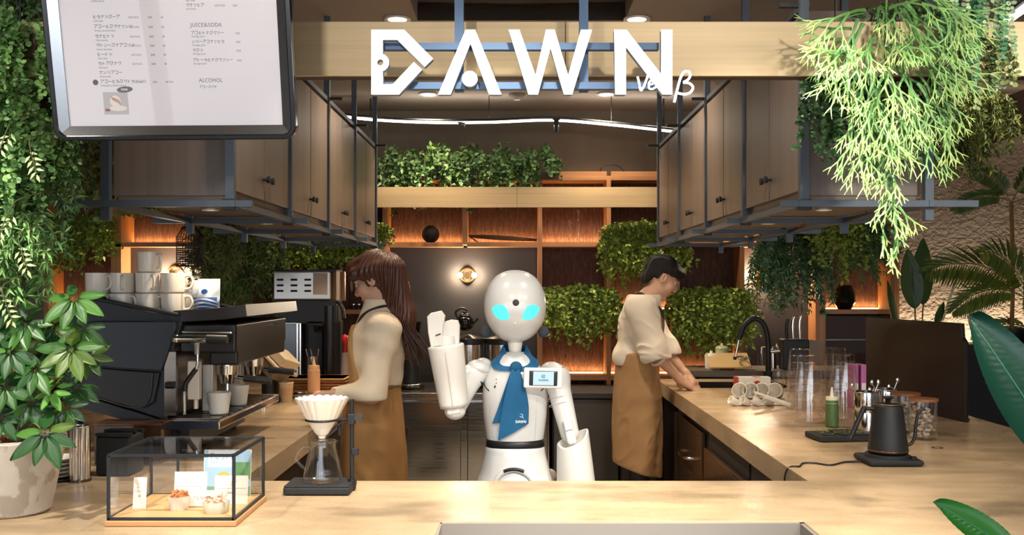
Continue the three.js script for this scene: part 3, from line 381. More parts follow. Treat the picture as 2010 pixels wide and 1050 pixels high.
// espresso machine: groups face the aisle, its side faces the camera
{
  const o = thing('espresso_machine', 'large black espresso machine with chrome wand and levers on the counter', 'espresso machine', [-1.32, TOP, -3.78]);
  const pr = (a, d) => a.map(([x, y]) => { const p = at(x, y, d); return [p.x, p.y]; });
  const side = pr([[178, 588], [196, 592], [300, 616], [356, 621], [352, 640], [322, 728], [319, 770], [326, 824], [262, 803], [150, 768], [118, 738], [108, 700], [130, 630]], 3.4);
  abs(o, 'body', G.ext(side, 0.78, 0.004).translate(0, 0, -4.19), M.navyBlack);
  const inset = (a, k) => { const c = a.reduce((s, p) => [s[0] + p[0] / a.length, s[1] + p[1] / a.length], [0, 0]); return a.map((p) => [lerp(p[0], c[0], k), lerp(p[1], c[1], k)]); };
  const up = abs(o, 'side_panel', G.ext(inset(pr([[135, 640], [190, 632], [345, 632], [346, 645], [318, 726], [250, 722], [118, 710]], 3.4), 0.015), 0.012, 0.004).translate(0, 0, -3.405), mat(0x2b3038, 0.42, 0.15), 'smooth slate black upper side panel');
  abs(o, 'side_panel', G.ext(inset(pr([[114, 716], [250, 728], [314, 732], [302, 788], [290, 797], [262, 799], [160, 768], [124, 740]], 3.4), 0.01), 0.01, 0.004).translate(0, 0, -3.405), mat(0x131418, 0.45), 'deep black lower side panel');
  abs(o, 'side_seam', G.tube([[116, 738], [140, 768], [200, 784], [260, 800], [285, 796], [296, 770], [299, 732]].map(([x, y]) => at(x, y, 3.385)), 0.0022, 40, 6), mat(0x4a4744, 0.4));
  for (const z of [-3.46, -4.15]) abs(o, 'base_frame', G.ext(pr([[122, 790], [150, 772], [318, 824], [350, 852], [338, 858], [300, 838]], 3.42), 0.05).translate(0, 0, z), M.navyBlack);
  for (const [x, z] of [[-1.55, -3.47], [-1.2, -3.47], [-1.55, -4.1], [-1.2, -4.1]]) abs(o, 'leg', [G.cyl(0.018, 0.018, 0.14, x, TOP + 0.072, z), G.cyl(0.028, 0.03, 0.014, x, TOP + 0.007, z)], M.black);
  // cup rail over the sloping top
  const cr = (y) => at(0, y, 3.4).y; abs(o, 'cup_rail', [G.bar(at(186, 586, 3.4), at(350, 618, 3.4), 0.007), G.bar(at(186, 586, 3.4).setZ(-4.18), at(350, 618, 3.4).setZ(-4.18), 0.007), G.bar(at(186, 586, 3.4), at(186, 586, 3.4).setZ(-4.18), 0.007)], M.navyBlack);
  abs(o, 'cup_tray', G.box(0.29, 0.006, 0.76, -1.32, 1.395, -3.79), M.steelDark);
  // brow over the groups
  const x0 = -1.17, brow = [[-1.19, 1.41], [-1.02, 1.42], [-0.945, 1.43], [-0.94, 1.395], [-1.0, 1.385], [-1.16, 1.375]]; abs(o, 'brow', G.ext(brow, 0.78, 0.003).translate(0, 0, -4.19), mat(0x241d19, 0.35, 0.3));
  abs(o, 'control_head', [G.box(0.2, 0.105, 0.74, -1.08, 1.315, -3.8, 0.01), G.box(0.1, 0.06, 0.7, -1.03, 1.25, -3.8, 0.008)], mat(0x1b1817, 0.35, 0.2));
  abs(o, 'front_plate', [G.box(0.012, 0.22, 0.76, -1.2, 1.16, -3.79), G.box(0.04, 0.22, 0.02, -1.2, 1.16, -3.41)], M.steelDark);
  for (let i = 0; i < 2; i++) {          // groups with portafilters
    const z = -3.6 - i * 0.36, x = -1.06, gp = abs(o, 'group_head', [G.cyl(0.036, 0.036, 0.05, x, 1.232, z), G.cyl(0.042, 0.04, 0.032, x, 1.192, z, 32)], M.chrome);
    sub(o, gp, 'portafilter', [G.cyl(0.034, 0.026, 0.035, x, 1.16, z), G.bar([x + 0.03, 1.165, z], [x + 0.06, 1.16, z], 0.007), G.cyl(0.008, 0.01, 0.03, x, 1.13, z)], M.chrome);
    sub(o, gp, 'portafilter_handle', G.bar([x + 0.06, 1.16, z], [x + 0.16, 1.15, z], 0.013, 12), M.black);
    abs(o, 'pillar', G.box(0.04, 0.17, 0.05, -1.12, 1.13, z + 0.02, 0.004), mat(0xcfc8bb, 0.35, 0.3), 'pale upright behind the group');
  }
  abs(o, 'pillar', [G.box(0.042, 0.135, 0.03, -1.125, 1.17, -3.43, 0.004), G.cyl(0.008, 0.008, 0.04, -1.12, 1.09, -3.43)], mat(0xd6cdbd, 0.35, 0.2), 'pale water tap box');
  for (const [px, py, d, l] of [[346, 665, 3.36, 0.105], [452, 647, 3.95, 0.1]]) { const a = at(px, py, d), lv = abs(o, 'lever', [G.bar(a, [a.x + l, a.y, a.z], 0.015, 16), G.bar([a.x + 0.02, a.y + 0.024, a.z], [a.x + 0.19, a.y + 0.02, a.z], 0.004), G.sph(0.017, a.x, a.y, a.z)], M.chrome); sub(o, lv, 'lever_grip', G.bar([a.x + l, a.y, a.z], [a.x + l + 0.07, a.y - 0.002, a.z], 0.016, 16), M.black); }
  abs(o, 'steam_wand', [G.tube([[386, 676], [388, 700], [386, 722], [372, 740], [363, 760], [362, 808]].map(([x, y]) => at(x, y, 3.33)), 0.0055, 40, 10), G.cyl(0.011, 0.009, 0.04).translate(...at(386, 684, 3.33).toArray()), G.cyl(0.004, 0.006, 0.012).translate(...at(362, 810, 3.33).toArray())], M.chrome);
  abs(o, 'wand_grip', G.tube([[385, 724], [374, 739], [365, 753], [363, 768]].map(([x, y]) => at(x, y, 3.33)), 0.0085, 16, 10), M.black);
  abs(o, 'knob', G.cyl(0.012, 0.012, 0.03, 0, 0, 0).rotateZ(PI / 2).translate(...at(334, 756, 3.39).toArray()), M.black);
  const tr = abs(o, 'drip_tray', [G.box(0.19, 0.03, 0.84, -1.113, 1.02, -3.79, 0.005)], M.chrome); sub(o, tr, 'drip_grille', [...Array(12)].map((_, i) => G.box(0.165, 0.004, 0.05, -1.115, 1.038, -3.43 - i * 0.065)), M.steelDark); abs(o, 'tray_end', G.box(0.18, 0.026, 0.006, -1.113, 1.02, -3.367), mat(0x2c3440, 0.25, 0.6));
  abs(o, 'tray_support', G.box(0.1, 0.09, 0.7, -1.2, 0.97, -3.8), M.black);
  // mugs
  const mug = (x, y, z, turn, label, group) => { const m = thing('white_mug', label, 'mug', [x, y, z], group, turn); part(m, 'cup', G.lathe([[0, 0], [0.036, 0], [0.0405, 0.006], [0.0425, 0.072], [0.0395, 0.072], [0.0375, 0.008], [0, 0.006]]), M.ceramic); part(m, 'handle', G.tube([[0.039, 0.06, 0], [0.058, 0.062, 0], [0.068, 0.042, 0], [0.06, 0.02, 0], [0.038, 0.014, 0]], 0.0048, 20, 8), M.ceramic); return m; };
  const ty = 1.3985, lb = 'white stoneware mug stacked on top of the espresso machine', gr = 'mugs on the espresso machine';
  [[195, 0.2], [243, -0.5], [293, -0.2], [343, 0]].forEach(([px, t], i) => { const x = (px - 3 - CX) / F * 3.5; mug(x, ty, -3.5, t, ['white stoneware mug in the lower mug row, half hidden by the raised rail', 'white stoneware mug in the lower mug row, second from the leaves', 'white stoneware mug in the lower mug row, under the stack of three', 'white stoneware mug in the lower mug row with its handle beside the glass'][i], gr); mug(x, ty + 0.0735, -3.5, t + (i === 3 ? 0.1 : -0.7), ['white stoneware mug in the upper mug row next to the umbrella plant leaves', 'white stoneware mug in the upper mug row, second from the leaves', 'white stoneware mug in the upper mug row, in the middle of the stack of three', 'white stoneware mug in the upper mug row, handle sticking out over the glass'][i], gr); });
  mug((293 - CX) / F * 3.5, ty + 0.147, -3.5, -0.6, 'white stoneware mug on top of the stack of three', gr);
  for (let i = 0; i < 4; i++) mug((212 + i * 48 - CX) / F * 3.62, ty, -3.62, 0.4 + i, ['first', 'second', 'third', 'fourth'][i] + ' white mug of the lower back row, counted from the leaves', gr);
  for (let i = 0; i < 3; i++) mug((212 + i * 48 - CX) / F * 3.62, ty + 0.0735, -3.62, 0.1 + i, ['first', 'second', 'third'][i] + ' white mug of the upper back row, counted from the leaves', gr);
  const g1 = solo('drinking_glass', 'clear drinking glass beside the mugs on the espresso machine', 'glass', [shadePot(0.03, 0.026, 0.09)], M.glass, [(374 - CX) / F * 3.5, ty, -3.5]);
  // blue and white packet
  const pk = new THREE.PlaneGeometry(0.1, 0.12, 12, 12), pp = pk.attributes.position; for (let i = 0; i < pp.count; i++) { const x = pp.getX(i), y = pp.getY(i); pp.setXYZ(i, x + 0.03 * (y + 0.06) * 4 * 0.3, y + 0.06, 0.025 * (1 - (x / 0.05) ** 2) * (1 - (y / 0.06) ** 2) + 0.008 * vnoise(x * 60, y * 60)); } pk.computeVertexNormals(); const pk2 = pk.clone().scale(1, 1, -0.8);
  const pw = thing('blue_packet', 'crumpled blue and white plastic packet beside the mugs', 'packet', [(404 - CX) / F * 3.55, ty, -3.55]); part(pw, 'film', [pk, pk2], mat(0xffffff, 0.25, 0, { map: canvasTex(128, 128, (g) => { g.fillStyle = '#c6d0dc'; g.fillRect(0, 0, 128, 128); g.fillStyle = '#3c62a8'; g.fillRect(10, 66, 108, 60); g.fillStyle = '#e9eef4'; g.lineWidth = 6; g.strokeStyle = '#e4ebf4'; for (let i = 0; i < 4; i++) { g.beginPath(); g.moveTo(10, 80 + i * 14); g.quadraticCurveTo(60, 60 + i * 16, 118, 86 + i * 12); g.stroke(); } g.fillStyle = '#20427f'; g.beginPath(); g.ellipse(64, 44, 14, 10, 0, 0, 7); g.fill(); }) })); part(pw, 'sealed_edge', G.box(0.08, 0.008, 0.006, 0.012, 0.121, 0), M.white);
  // two cups on the drip tray
  for (const [px, py, d, w] of [[430, 803, 3.52, 'white tapered cup on the drip tray near the steam wand'], [467, 787, 3.78, 'white tapered cup on the drip tray behind another cup']]) { const p = at(px, py, d), c = thing('tapered_cup', w, 'cup', [p.x, 1.04, p.z], 'cups on the drip tray', 2.7); part(c, 'cup', G.lathe([[0, 0], [0.03, 0], [0.033, 0.005], [0.0425, 0.078], [0.0395, 0.078], [0.03, 0.007], [0, 0.007]]), M.porcelain); part(c, 'handle', G.tube([[0.04, 0.062, 0], [0.056, 0.06, 0], [0.058, 0.04, 0], [0.036, 0.028, 0]], 0.004, 16, 8), M.porcelain); }
}
// clutter below and beside the machine
{ const o = thing('steel_canister', 'fluted stainless steel canister beside the display case', 'canister', on(157, 944)); part(o, 'body', [0, 1, 2, 3, 4, 5, 6].map((i) => G.cyl(0.0125, 0.0125, 0.168, 0.019 * Math.cos(i * 0.9), 0.084, 0.019 * Math.sin(i * 0.9))), M.chrome); part(o, 'base_ring', G.cyl(0.033, 0.033, 0.008, 0, 0.004, 0), M.steelDark); part(o, 'rim', G.torus(0.027, 0.004).rotateX(PI / 2).translate(0, 0.168, 0), M.chrome); }
{ const o = thing('saucer_stack_tray', 'dark round tray holding white saucers beside the plant pot', 'tray', on(108, 940)); part(o, 'tray', G.lathe([[0, 0], [0.075, 0], [0.08, 0.008], [0.076, 0.008], [0.072, 0.003], [0, 0.003]]), M.black); part(o, 'rim', G.torus(0.0785, 0.002).rotateX(PI / 2).translate(0, 0.008, 0), M.black);
  for (let i = 0; i < 5; i++) { const s = thing('saucer', ['lowest', 'second lowest', 'middle', 'second highest', 'topmost'][i] + ' white saucer in a short stack beside the plant pot', 'saucer', on(108, 940).add(V(0, 0.004 + i * 0.0125, 0)), 'stacked saucers'); part(s, 'dish', G.lathe([[0, 0], [0.035, 0], [0.064, 0.012], [0.066, 0.014], [0.062, 0.014], [0.034, 0.003], [0, 0.003]]), M.ceramic); } }
{ const o = thing('knock_box', 'black knock box standing under the espresso machine', 'box', on(205, 934)); part(o, 'box', [G.box(0.11, 0.125, 0.12, 0.03, 0.063, -0.05, 0.01)], M.blackMatte); part(o, 'bar', G.bar([-0.02, 0.132, -0.05], [0.08, 0.132, -0.05], 0.008), M.black); for (const z of [0, -0.1]) part(o, 'lid', G.box(0.11, 0.01, 0.02, 0.03, 0.13, z), M.black); }
{ const o = thing('smoked_bin', 'translucent brown plastic bin under the espresso machine', 'bin', on(262, 906)); part(o, 'shell', [G.box(0.22, 0.1, 0.003, 0.0, 0.08, 0.05), G.box(0.22, 0.1, 0.003, 0.0, 0.08, -0.05), G.box(0.003, 0.1, 0.1, 0.11, 0.08, 0), G.box(0.003, 0.1, 0.1, -0.11, 0.08, 0), G.box(0.22, 0.03, 0.1, 0, 0.015, 0)], M.smoke); part(o, 'lid', G.box(0.23, 0.008, 0.11, 0, 0.134, 0, 0.003), mat(0x5a3a26, 0.25)); part(o, 'insert', G.cyl(0.035, 0.035, 0.09, 0.03, 0.075, 0.0), M.brownDark); }

// bean grinder / brewer at the back of the coffee side
{
  const d = 6.0, o = thing('batch_brewer', 'tall coffee brewer with vented steel top and black body', 'brewer', [at(610, 756, d).x, TOP, -d]), X = (px) => (px - 610) / F * d, Y = (py) => EYE - (py - CY) / F * d - TOP;
  const bx = (x0, y0, x1, y1, z0, z1, r = 0.004) => G.box(X(x1) - X(x0), Y(y0) - Y(y1), z1 - z0, (X(x1) + X(x0)) / 2, (Y(y0) + Y(y1)) / 2, (z0 + z1) / 2, r);
  const tp = part(o, 'steel_top', bx(538, 533, 650, 588, -0.22, 0.02, 0.008), mat(0xc9c6c0, 0.35, 0.7)); part(o, 'top_lid', bx(540, 529, 660, 534, -0.22, 0.0), M.black);
  for (let i = 0; i < 3; i++) for (let j = 0; j < 3; j++) part(tp, 'vent', bx(545 + j * 27, 547 + i * 11, 558 + j * 27, 551 + i * 11, 0.018, 0.024, 0.001), M.blackMatte);
  part(o, 'plate', bx(616, 536, 644, 578, 0.018, 0.024, 0.002), mat(0xa89484, 0.5)); part(o, 'side_column', [G.cyl(0.045, 0.045, Y(533) - Y(590), X(662), (Y(533) + Y(590)) / 2, -0.04, 24)], mat(0x9b7c62, 0.25, 0.8));
  part(o, 'body', [bx(538, 588, 660, 636, -0.2, 0.0, 0.006), bx(590, 630, 662, 752.5, -0.2, -0.1), bx(538, 630, 592, 752.5, -0.2, -0.02)], M.black); part(o, 'side_cover', G.cyl(0.05, 0.05, Y(600) - Y(752.5), X(646), (Y(600) + Y(752.5)) / 2, -0.04, 24), mat(0x17171a, 0.25));
  const dr = part(o, 'glass_door', bx(542, 634, 588, 752, -0.012, -0.006, 0.002), mat(0x20242a, 0.12)); part(dr, 'door_frame', [bx(582, 632, 585, 752, -0.01, 0.0, 0.001), bx(588, 632, 591, 752, -0.01, 0.0, 0.001), bx(540, 632, 591, 635, -0.01, 0, 0.001)], M.steel);
  part(o, 'spout', [G.cyl(0.02, 0.012, 0.05, X(618), Y(645), -0.05), bx(602, 630, 634, 640, -0.1, 0.0)], M.blackMatte); part(o, 'tap', G.tube([[X(662), Y(592), 0.0], [X(672), Y(600), 0.03], [X(678), Y(625), 0.04]], 0.012, 12, 8), M.black);
  const p = thing('steel_pitcher', 'steel cup holding bar spoons below the brewer spout', 'cup', [at(614, 0, 5.9).x, 0.9, -5.9]); part(p, 'cup', G.lathe([[0, 0.06], [0.035, 0.06], [0.035, 0.175], [0.033, 0.175], [0.033, 0.065], [0, 0.065]]), M.steel); part(p, 'foot', G.cyl(0.035, 0.04, 0.06, 0, 0.03, 0), M.black); for (const [a, b] of [[-0.01, 0.25], [0.012, 0.2], [0.02, -0.15]]) part(p, 'spoon', G.bar([a, 0.1, 0], [a - b * 0.12, 0.22, 0.01], 0.004), M.chrome);
}
for (let i = 0; i < 5; i++) solo('wooden_tray', ['lowest', 'second lowest', 'middle', 'second highest', 'topmost'][i] + ' brown wooden tray in the stack below the coffee brewer', 'tray', [G.box(0.36, 0.014, 0.24, 0, 0.007, 0, 0.006), G.box(0.372, 0.006, 0.252, 0, 0.011, 0, 0.003)], mat([0xa5713f, 0x8a5a34, 0x9a6a3c, 0x87552f, 0xb98a50][i], 0.55), [at(620, 0, 5.62).x + rr(-0.01, 0.01), TOP + i * 0.0155, -5.64], 'stacked wooden trays');
{ const p = on(616, 772), o = thing('squeeze_bottle', 'peach coloured squeeze bottle before the wooden trays', 'bottle', p); part(o, 'bottle', G.lathe([[0, 0], [0.033, 0], [0.035, 0.01], [0.034, 0.125], [0.031, 0.135], [0, 0.135]]), mat(0xeab68c, 0.4)); part(o, 'cap', G.cyl(0.031, 0.032, 0.02, 0, 0.145, 0), mat(0xf0c29a, 0.4)); part(o, 'nozzle', G.cyl(0.003, 0.011, 0.045, 0, 0.177, 0), mat(0xf2d3b4, 0.4)); }
{ const p = on(531, 787), o = thing('payment_terminal', 'tilted beige payment terminal on a black stand', 'terminal', p); part(o, 'stand', [G.cyl(0.045, 0.045, 0.09, 0, 0.07, 0), G.cyl(0.06, 0.062, 0.024, 0.005, 0.012, 0), G.cyl(0.02, 0.024, 0.05, 0, 0.13, 0)], M.black);
  const T = (g) => move(g, 0.0, 0.25, 0, 0, -0.35, -0.72); part(o, 'body', T(G.box(0.28, 0.06, 0.15, 0, -0.05, 0, 0.012)), mat(0x8a7764, 0.4)); part(o, 'screen_slab', T(G.box(0.32, 0.018, 0.2, 0, -0.008, 0, 0.008)), mat(0xd8c2a2, 0.4)); part(o, 'screen', T(G.box(0.12, 0.05, 0.16, -0.07, 0.028, 0, 0.012)), mat(0xcdb596, 0.45)); part(o, 'printer_box', T(G.box(0.12, 0.055, 0.16, 0.08, 0.03, 0, 0.012)), mat(0xe4cfae, 0.45)); }
{ const o = thing('paper_cup', 'pale paper cup behind the black terminal stand', 'cup', on(562, 789)); part(o, 'cup', shadePot(0.036, 0.028, 0.1), mat(0xe2c6a2, 0.6)); part(o, 'rim', G.torus(0.036, 0.0025).rotateX(PI / 2).translate(0, 0.1, 0), mat(0xf0dcc0, 0.5)); part(o, 'sleeve', G.cyl(0.0345, 0.0315, 0.04, 0, 0.055, 0, 24, true), mat(0xd2ae84, 0.7)); }
{ const o = thing('portafilter_tool', 'black coffee tamper lying before the terminal stand', 'tamper', on(518, 800)); part(o, 'base', G.cyl(0.03, 0.03, 0.02, 0, 0.01, 0), M.chrome); part(o, 'grip', G.bar([0, 0.018, 0], [0.03, 0.05, 0.01], 0.012), M.black); }
{ const o = thing('small_tin', 'small printed tin beside the hand of the woman', 'tin', on(588, 781)); part(o, 'tin', G.cyl(0.038, 0.038, 0.03, 0, 0.015, 0), mat(0x2a2a2c, 0.3, 0.5)); part(o, 'lid', G.cyl(0.039, 0.039, 0.006, 0, 0.033, 0), M.chrome); part(o, 'band', G.cyl(0.0385, 0.0385, 0.014, 0, 0.015, 0, 24, true), mat(0x9c8a80, 0.4)); }
{ const o = thing('red_pump', 'thin bottle with red cap near the brewer', 'bottle', [at(677, 0, 5.85).x, TOP, -5.85]); part(o, 'bottle', G.cyl(0.018, 0.028, 0.2, 0, 0.1, 0), mat(0xd8c8c0, 0.15, 0, { transmission: 0.6, thickness: 0 })); part(o, 'cap', G.lathe([[0, 0.31], [0.018, 0.3], [0.02, 0.27], [0.012, 0.255], [0.012, 0.2], [0, 0.2]]), mat(0xb8202c, 0.35)); }
for (let i = 0; i < 6; i++) { const o = thing('small_jar', ['first', 'second', 'third', 'fourth', 'fifth', 'last'][i] + ' tiny dark jar on the lit shelf, counted from the brewer', 'jar', [sx(690 + i * 11), rowY[2] + 0.016, szf - 0.08], 'jars on the shelf behind the woman'); part(o, 'body', G.cyl(0.012, 0.015, 0.03, 0, 0.015, 0), M.brownDark); part(o, 'lid', G.cyl(0.014, 0.014, 0.008, 0, 0.034, 0), M.chrome); }
part(shelving, 'shelf_board', boxUV(G.box(sx(755) - sx(560) - BT, BT, shelfDepth, (sx(755) + sx(560)) / 2, rowY[2], szf - shelfDepth / 2), true), M.oak);

// glass display case with cards and pastries
{
  const x0 = -1.018, x1 = -0.706, z0 = -2.45, z1 = -2.735, yb = TOP, yt = 1.076, o = thing('glass_display_case', 'black-framed glass display case on a wooden base with price cards', 'display case', [(x0 + x1) / 2, TOP, (z0 + z1) / 2]), t = 0.007;
  abs(o, 'wooden_base', boxUV(G.box(x1 - x0 + 0.016, 0.014, z0 - z1 + 0.016, (x0 + x1) / 2, yb + 0.0075, (z0 + z1) / 2, 0.003), true), mat(0xb98a5c, 0.5));
  abs(o, 'wooden_floor', boxUV(G.box(x1 - x0 - 0.01, 0.006, z0 - z1 - 0.01, (x0 + x1) / 2, yb + 0.018, (z0 + z1) / 2), true), mat(0xd0a468, 0.5));
  for (const x of [x0, x1]) for (const z of [z0, z1]) abs(o, 'corner_post', G.box(t, yt - yb - 0.015, t, x, (yt + yb + 0.015) / 2, z), M.frameDark);
  for (const y of [yb + 0.018, yt]) { for (const z of [z0, z1]) abs(o, 'edge_bar', G.box(x1 - x0, t, t, (x0 + x1) / 2, y, z), M.frameDark); for (const x of [x0, x1]) abs(o, 'edge_bar', G.box(t, t, z0 - z1, x, y, (z0 + z1) / 2), M.frameDark); }
  abs(o, 'glass_pane', G.box(x1 - x0, yt - yb - 0.02, 0.003, (x0 + x1) / 2, (yt + yb + 0.02) / 2, z0), M.glass); abs(o, 'glass_pane', G.box(x1 - x0, yt - yb - 0.02, 0.003, (x0 + x1) / 2, (yt + yb + 0.02) / 2, z1), M.glass);
  for (const x of [x0, x1]) abs(o, 'glass_pane', G.box(0.003, yt - yb - 0.02, z0 - z1, x, (yt + yb + 0.02) / 2, (z0 + z1) / 2), M.glass); abs(o, 'glass_pane', G.box(x1 - x0, 0.003, z0 - z1, (x0 + x1) / 2, yt + 0.001, (z0 + z1) / 2), M.glass);
  abs(o, 'inner_divider', G.box(0.006, 0.15, 0.006, x0 + 0.085, yb + 0.095, z1 + 0.03), M.frameDark);
  const floorY = yb + 0.021, card = (label, cx, z, w, h, draw, turn = 0) => { const c = thing('price_card', label, 'card', [cx, floorY, z], 'cards in the display case', turn); const b = part(c, 'card', move(G.box(w, h, 0.0015, 0, h / 2, 0), 0, 0, 0, -0.12), M.paper); part(c, 'print', move(new THREE.PlaneGeometry(w * 0.98, h * 0.98).translate(0, h / 2, 0.0012), 0, 0, 0, -0.12), mat(0xffffff, 0.7, 0, { map: canvasTex(256, 192, draw) })); part(c, 'foot', G.box(w * 0.4, 0.006, 0.02, 0, 0.003, -0.012), M.paper); };
  const lines = (g) => { g.fillStyle = '#f3ece0'; g.fillRect(0, 0, 256, 192); g.fillStyle = g.strokeStyle = '#5a5048'; jp(g, 'a', 22, 36, 12); jp(g, 'abcdekfg', 80, 48, 11); g.font = '11px sans-serif'; g.fillText('Baked in house', 80, 64); g.fillRect(10, 84, 236, 2); g.font = 'bold 17px sans-serif'; g.fillText('\u00a5480', 104, 122); };
  card('cream price card with a black rule, centre of the display case', -0.865, -2.6, 0.086, 0.085, lines); card('cream price card leaning at the open side of the display case', -0.757, -2.6, 0.088, 0.075, lines); card('cream price card beside the inner divider of the display case', -1.0 + 0.02, -2.55, 0.034, 0.08, lines);
  card('blue and green picture leaflet at the back of the display case', -0.795, -2.69, 0.13, 0.128, (g) => { g.fillStyle = '#9dc0dc'; g.fillRect(0, 0, 256, 192); g.fillStyle = '#dfe9f2'; g.fillRect(20, 0, 150, 70); g.strokeStyle = '#4a6ea8'; jp(g, 'adekb', 30, 38, 26); jp(g, 'fgkmnrab', 30, 60, 14); g.fillStyle = '#5f9a64'; g.fillRect(170, 50, 86, 70); g.fillStyle = '#d8c050'; g.lineWidth = 14; g.strokeStyle = '#d8b048'; g.beginPath(); g.arc(110, 140, 44, PI, 0); g.stroke(); g.fillStyle = '#6f9e86'; g.fillRect(0, 150, 256, 42); });
  const muf = (label, x, z, cup, r, h, crumb, cc) => { const c = thing('baked_sweet', label, 'pastry', [x, floorY, z], 'sweets in the display case'); const ridged = G.lathe([[0, 0], [r * 0.9, 0], [r, h], [r * 0.94, h], [r * 0.85, 0.004], [0, 0.004]], 40); const p = ridged.attributes.position; for (let i = 0; i < p.count; i++) { const a = Math.atan2(p.getZ(i), p.getX(i)), k = 1 + 0.025 * Math.cos(a * 20); p.setX(i, p.getX(i) * k); p.setZ(i, p.getZ(i) * k); } ridged.computeVertexNormals(); part(c, 'cup', ridged, cup); const cr = []; for (let i = 0; i < 26; i++) { const a = rr(0, 6.3), q = r * 0.8 * Math.sqrt(rnd()); cr.push(G.box(rr(0.005, 0.011), rr(0.004, 0.009), rr(0.005, 0.01), 0, 0, 0, 0.002).rotateY(a).rotateX(rr(-1, 1)).translate(q * Math.cos(a), h + 0.001 + rr(0, 0.008), q * Math.sin(a))); } part(c, 'crumble', [G.sph(r * 0.9, 0, h - 0.003, 0, 1, 0.25, 1), ...cr], mat(crumb, 0.8)); };
  muf('brown crumble dessert in a ridged white cup in the display case', -0.875, -2.545, M.porcelain, 0.026, 0.034, 0xb47038); muf('pink dessert in a pale green bowl in the display case', -0.768, -2.51, mat(0xdbe2d2, 0.3), 0.033, 0.028, 0xe0b49c);
  const wr = thing('wrapped_snack', 'pink and white wrapped snack bar standing in the display case', 'snack', [-0.815, floorY, -2.57]); part(wr, 'wrapper', G.box(0.09, 0.042, 0.014, 0, 0.022, 0, 0.004), mat(0xf0dcd4, 0.3)); part(wr, 'print', new THREE.PlaneGeometry(0.06, 0.02).translate(-0.005, 0.024, 0.0075), mat(0xffffff, 0.4, 0, { map: canvasTex(128, 40, (g) => { g.fillStyle = '#f2dfd8'; g.fillRect(0, 0, 128, 40); g.strokeStyle = '#a85a4c'; jp(g, 'adekf', 12, 28, 18); }) }));
}
// filter coffee stand
{
  const b = on(622, 972).add(V(0, 0, -0.055)), o = thing('drip_stand', 'black drip coffee stand with upright rod and ring', 'coffee stand', b), L = 0.19, s = 675, d = 2.86, Y = (py) => EYE - (py - CY) / s - TOP, X = (px) => (px - CX) / s - b.x;
  part(o, 'base', [G.box(L, 0.022, 0.135, 0, 0.013, 0, 0.006), G.box(L * 0.98, 0.004, 0.13, 0, 0.026, 0, 0.002)], M.blackMatte); part(o, 'foot', [-0.08, 0.08].map((x) => G.cyl(0.008, 0.008, 0.004, x, 0.002, 0.05)), M.black);
  part(o, 'rod', [G.cyl(0.0065, 0.0065, Y(785) - 0.0, X(689), Y(785) / 2, -0.01), G.cyl(0.012, 0.012, 0.03, X(689), 0.02, -0.01)], M.black); part(o, 'clamp', [G.box(0.022, 0.032, 0.022, X(688), Y(824), -0.01, 0.003), G.bar([X(688), Y(822), -0.01], [X(710), Y(821), -0.01], 0.005)], M.black); part(o, 'thumb_screw', [G.cyl(0.012, 0.012, 0.01).rotateX(PI / 2).translate(X(702), Y(820), -0.005)], M.charcoal); part(o, 'tag', G.box(0.02, 0.02, 0.012, X(696), Y(887), -0.005, 0.002).rotateZ(0), M.black);
  part(o, 'ring', [G.torus(0.046, 0.0035).rotateX(PI / 2).translate(X(630), Y(825), -0.01), G.bar([X(630) + 0.046, Y(825), -0.01], [X(688), Y(824), -0.01], 0.004)], M.black); part(o, 'brace', [G.bar([X(641), Y(853), -0.01], [X(668), Y(830), -0.02], 0.004), G.bar([X(662), Y(858), -0.03], [X(662), Y(826), -0.03], 0.006)], M.black);
  const dr = thing('coffee_dripper', 'white fluted ceramic coffee dripper held in the black ring', 'dripper', [b.x + X(630), TOP + Y(856), b.z - 0.01]); const h = Y(784) - Y(856), N = 160, prof = [[0.013, 0], [0.02, 0.006], [0.05, h * 0.52], [0.077, h], [0.0735, h], [0.047, h * 0.52], [0.016, 0.008], [0.01, 0.0]]; const g = G.lathe(prof, N), p = g.attributes.position;
  for (let i = 0; i < p.count; i++) { const x = p.getX(i), z = p.getZ(i), y = p.getY(i), a = Math.atan2(z, x), k = 1 + 0.045 * smooth(0, h, y) * Math.abs(Math.cos(a * 10)) * 1.2 - 0.02; p.setXYZ(i, x * k, y + 0.004 * smooth(h * 0.6, h, y) * Math.abs(Math.cos(a * 10)), z * k); } g.computeVertexNormals(); part(dr, 'cone', g, M.porcelain); part(dr, 'outlet', G.cyl(0.012, 0.01, 0.01, 0, -0.003, 0, 16, true), M.porcelain);
  const sv = thing('glass_server', 'clear glass coffee server standing on the drip stand base', 'server', [b.x + X(633), TOP + 0.029, b.z + 0.0]); const hh = 0.118; part(sv, 'vessel', G.lathe([[0, 0], [0.052, 0], [0.0565, 0.006], [0.056, 0.02], [0.037, hh - 0.016], [0.038, hh], [0.036, hh], [0.035, hh - 0.016], [0.054, 0.02], [0.0535, 0.008], [0, 0.003]], 40), M.glass); part(sv, 'handle', G.tube([[-0.036, hh - 0.018, 0], [-0.058, hh - 0.02, 0], [-0.079, 0.068, 0], [-0.066, 0.048, 0], [-0.05, 0.034, 0]], 0.0045, 30, 8), M.glass); part(sv, 'lid', G.lathe([[0, hh + 0.004], [0.03, hh + 0.004], [0.038, hh + 0.001], [0.036, hh - 0.002], [0, hh - 0.002]]), M.glass); part(sv, 'spout', G.lathe([[0.006, hh - 0.004], [0.012, hh + 0.002]]).translate(0.034, 0, 0), M.glass);
}
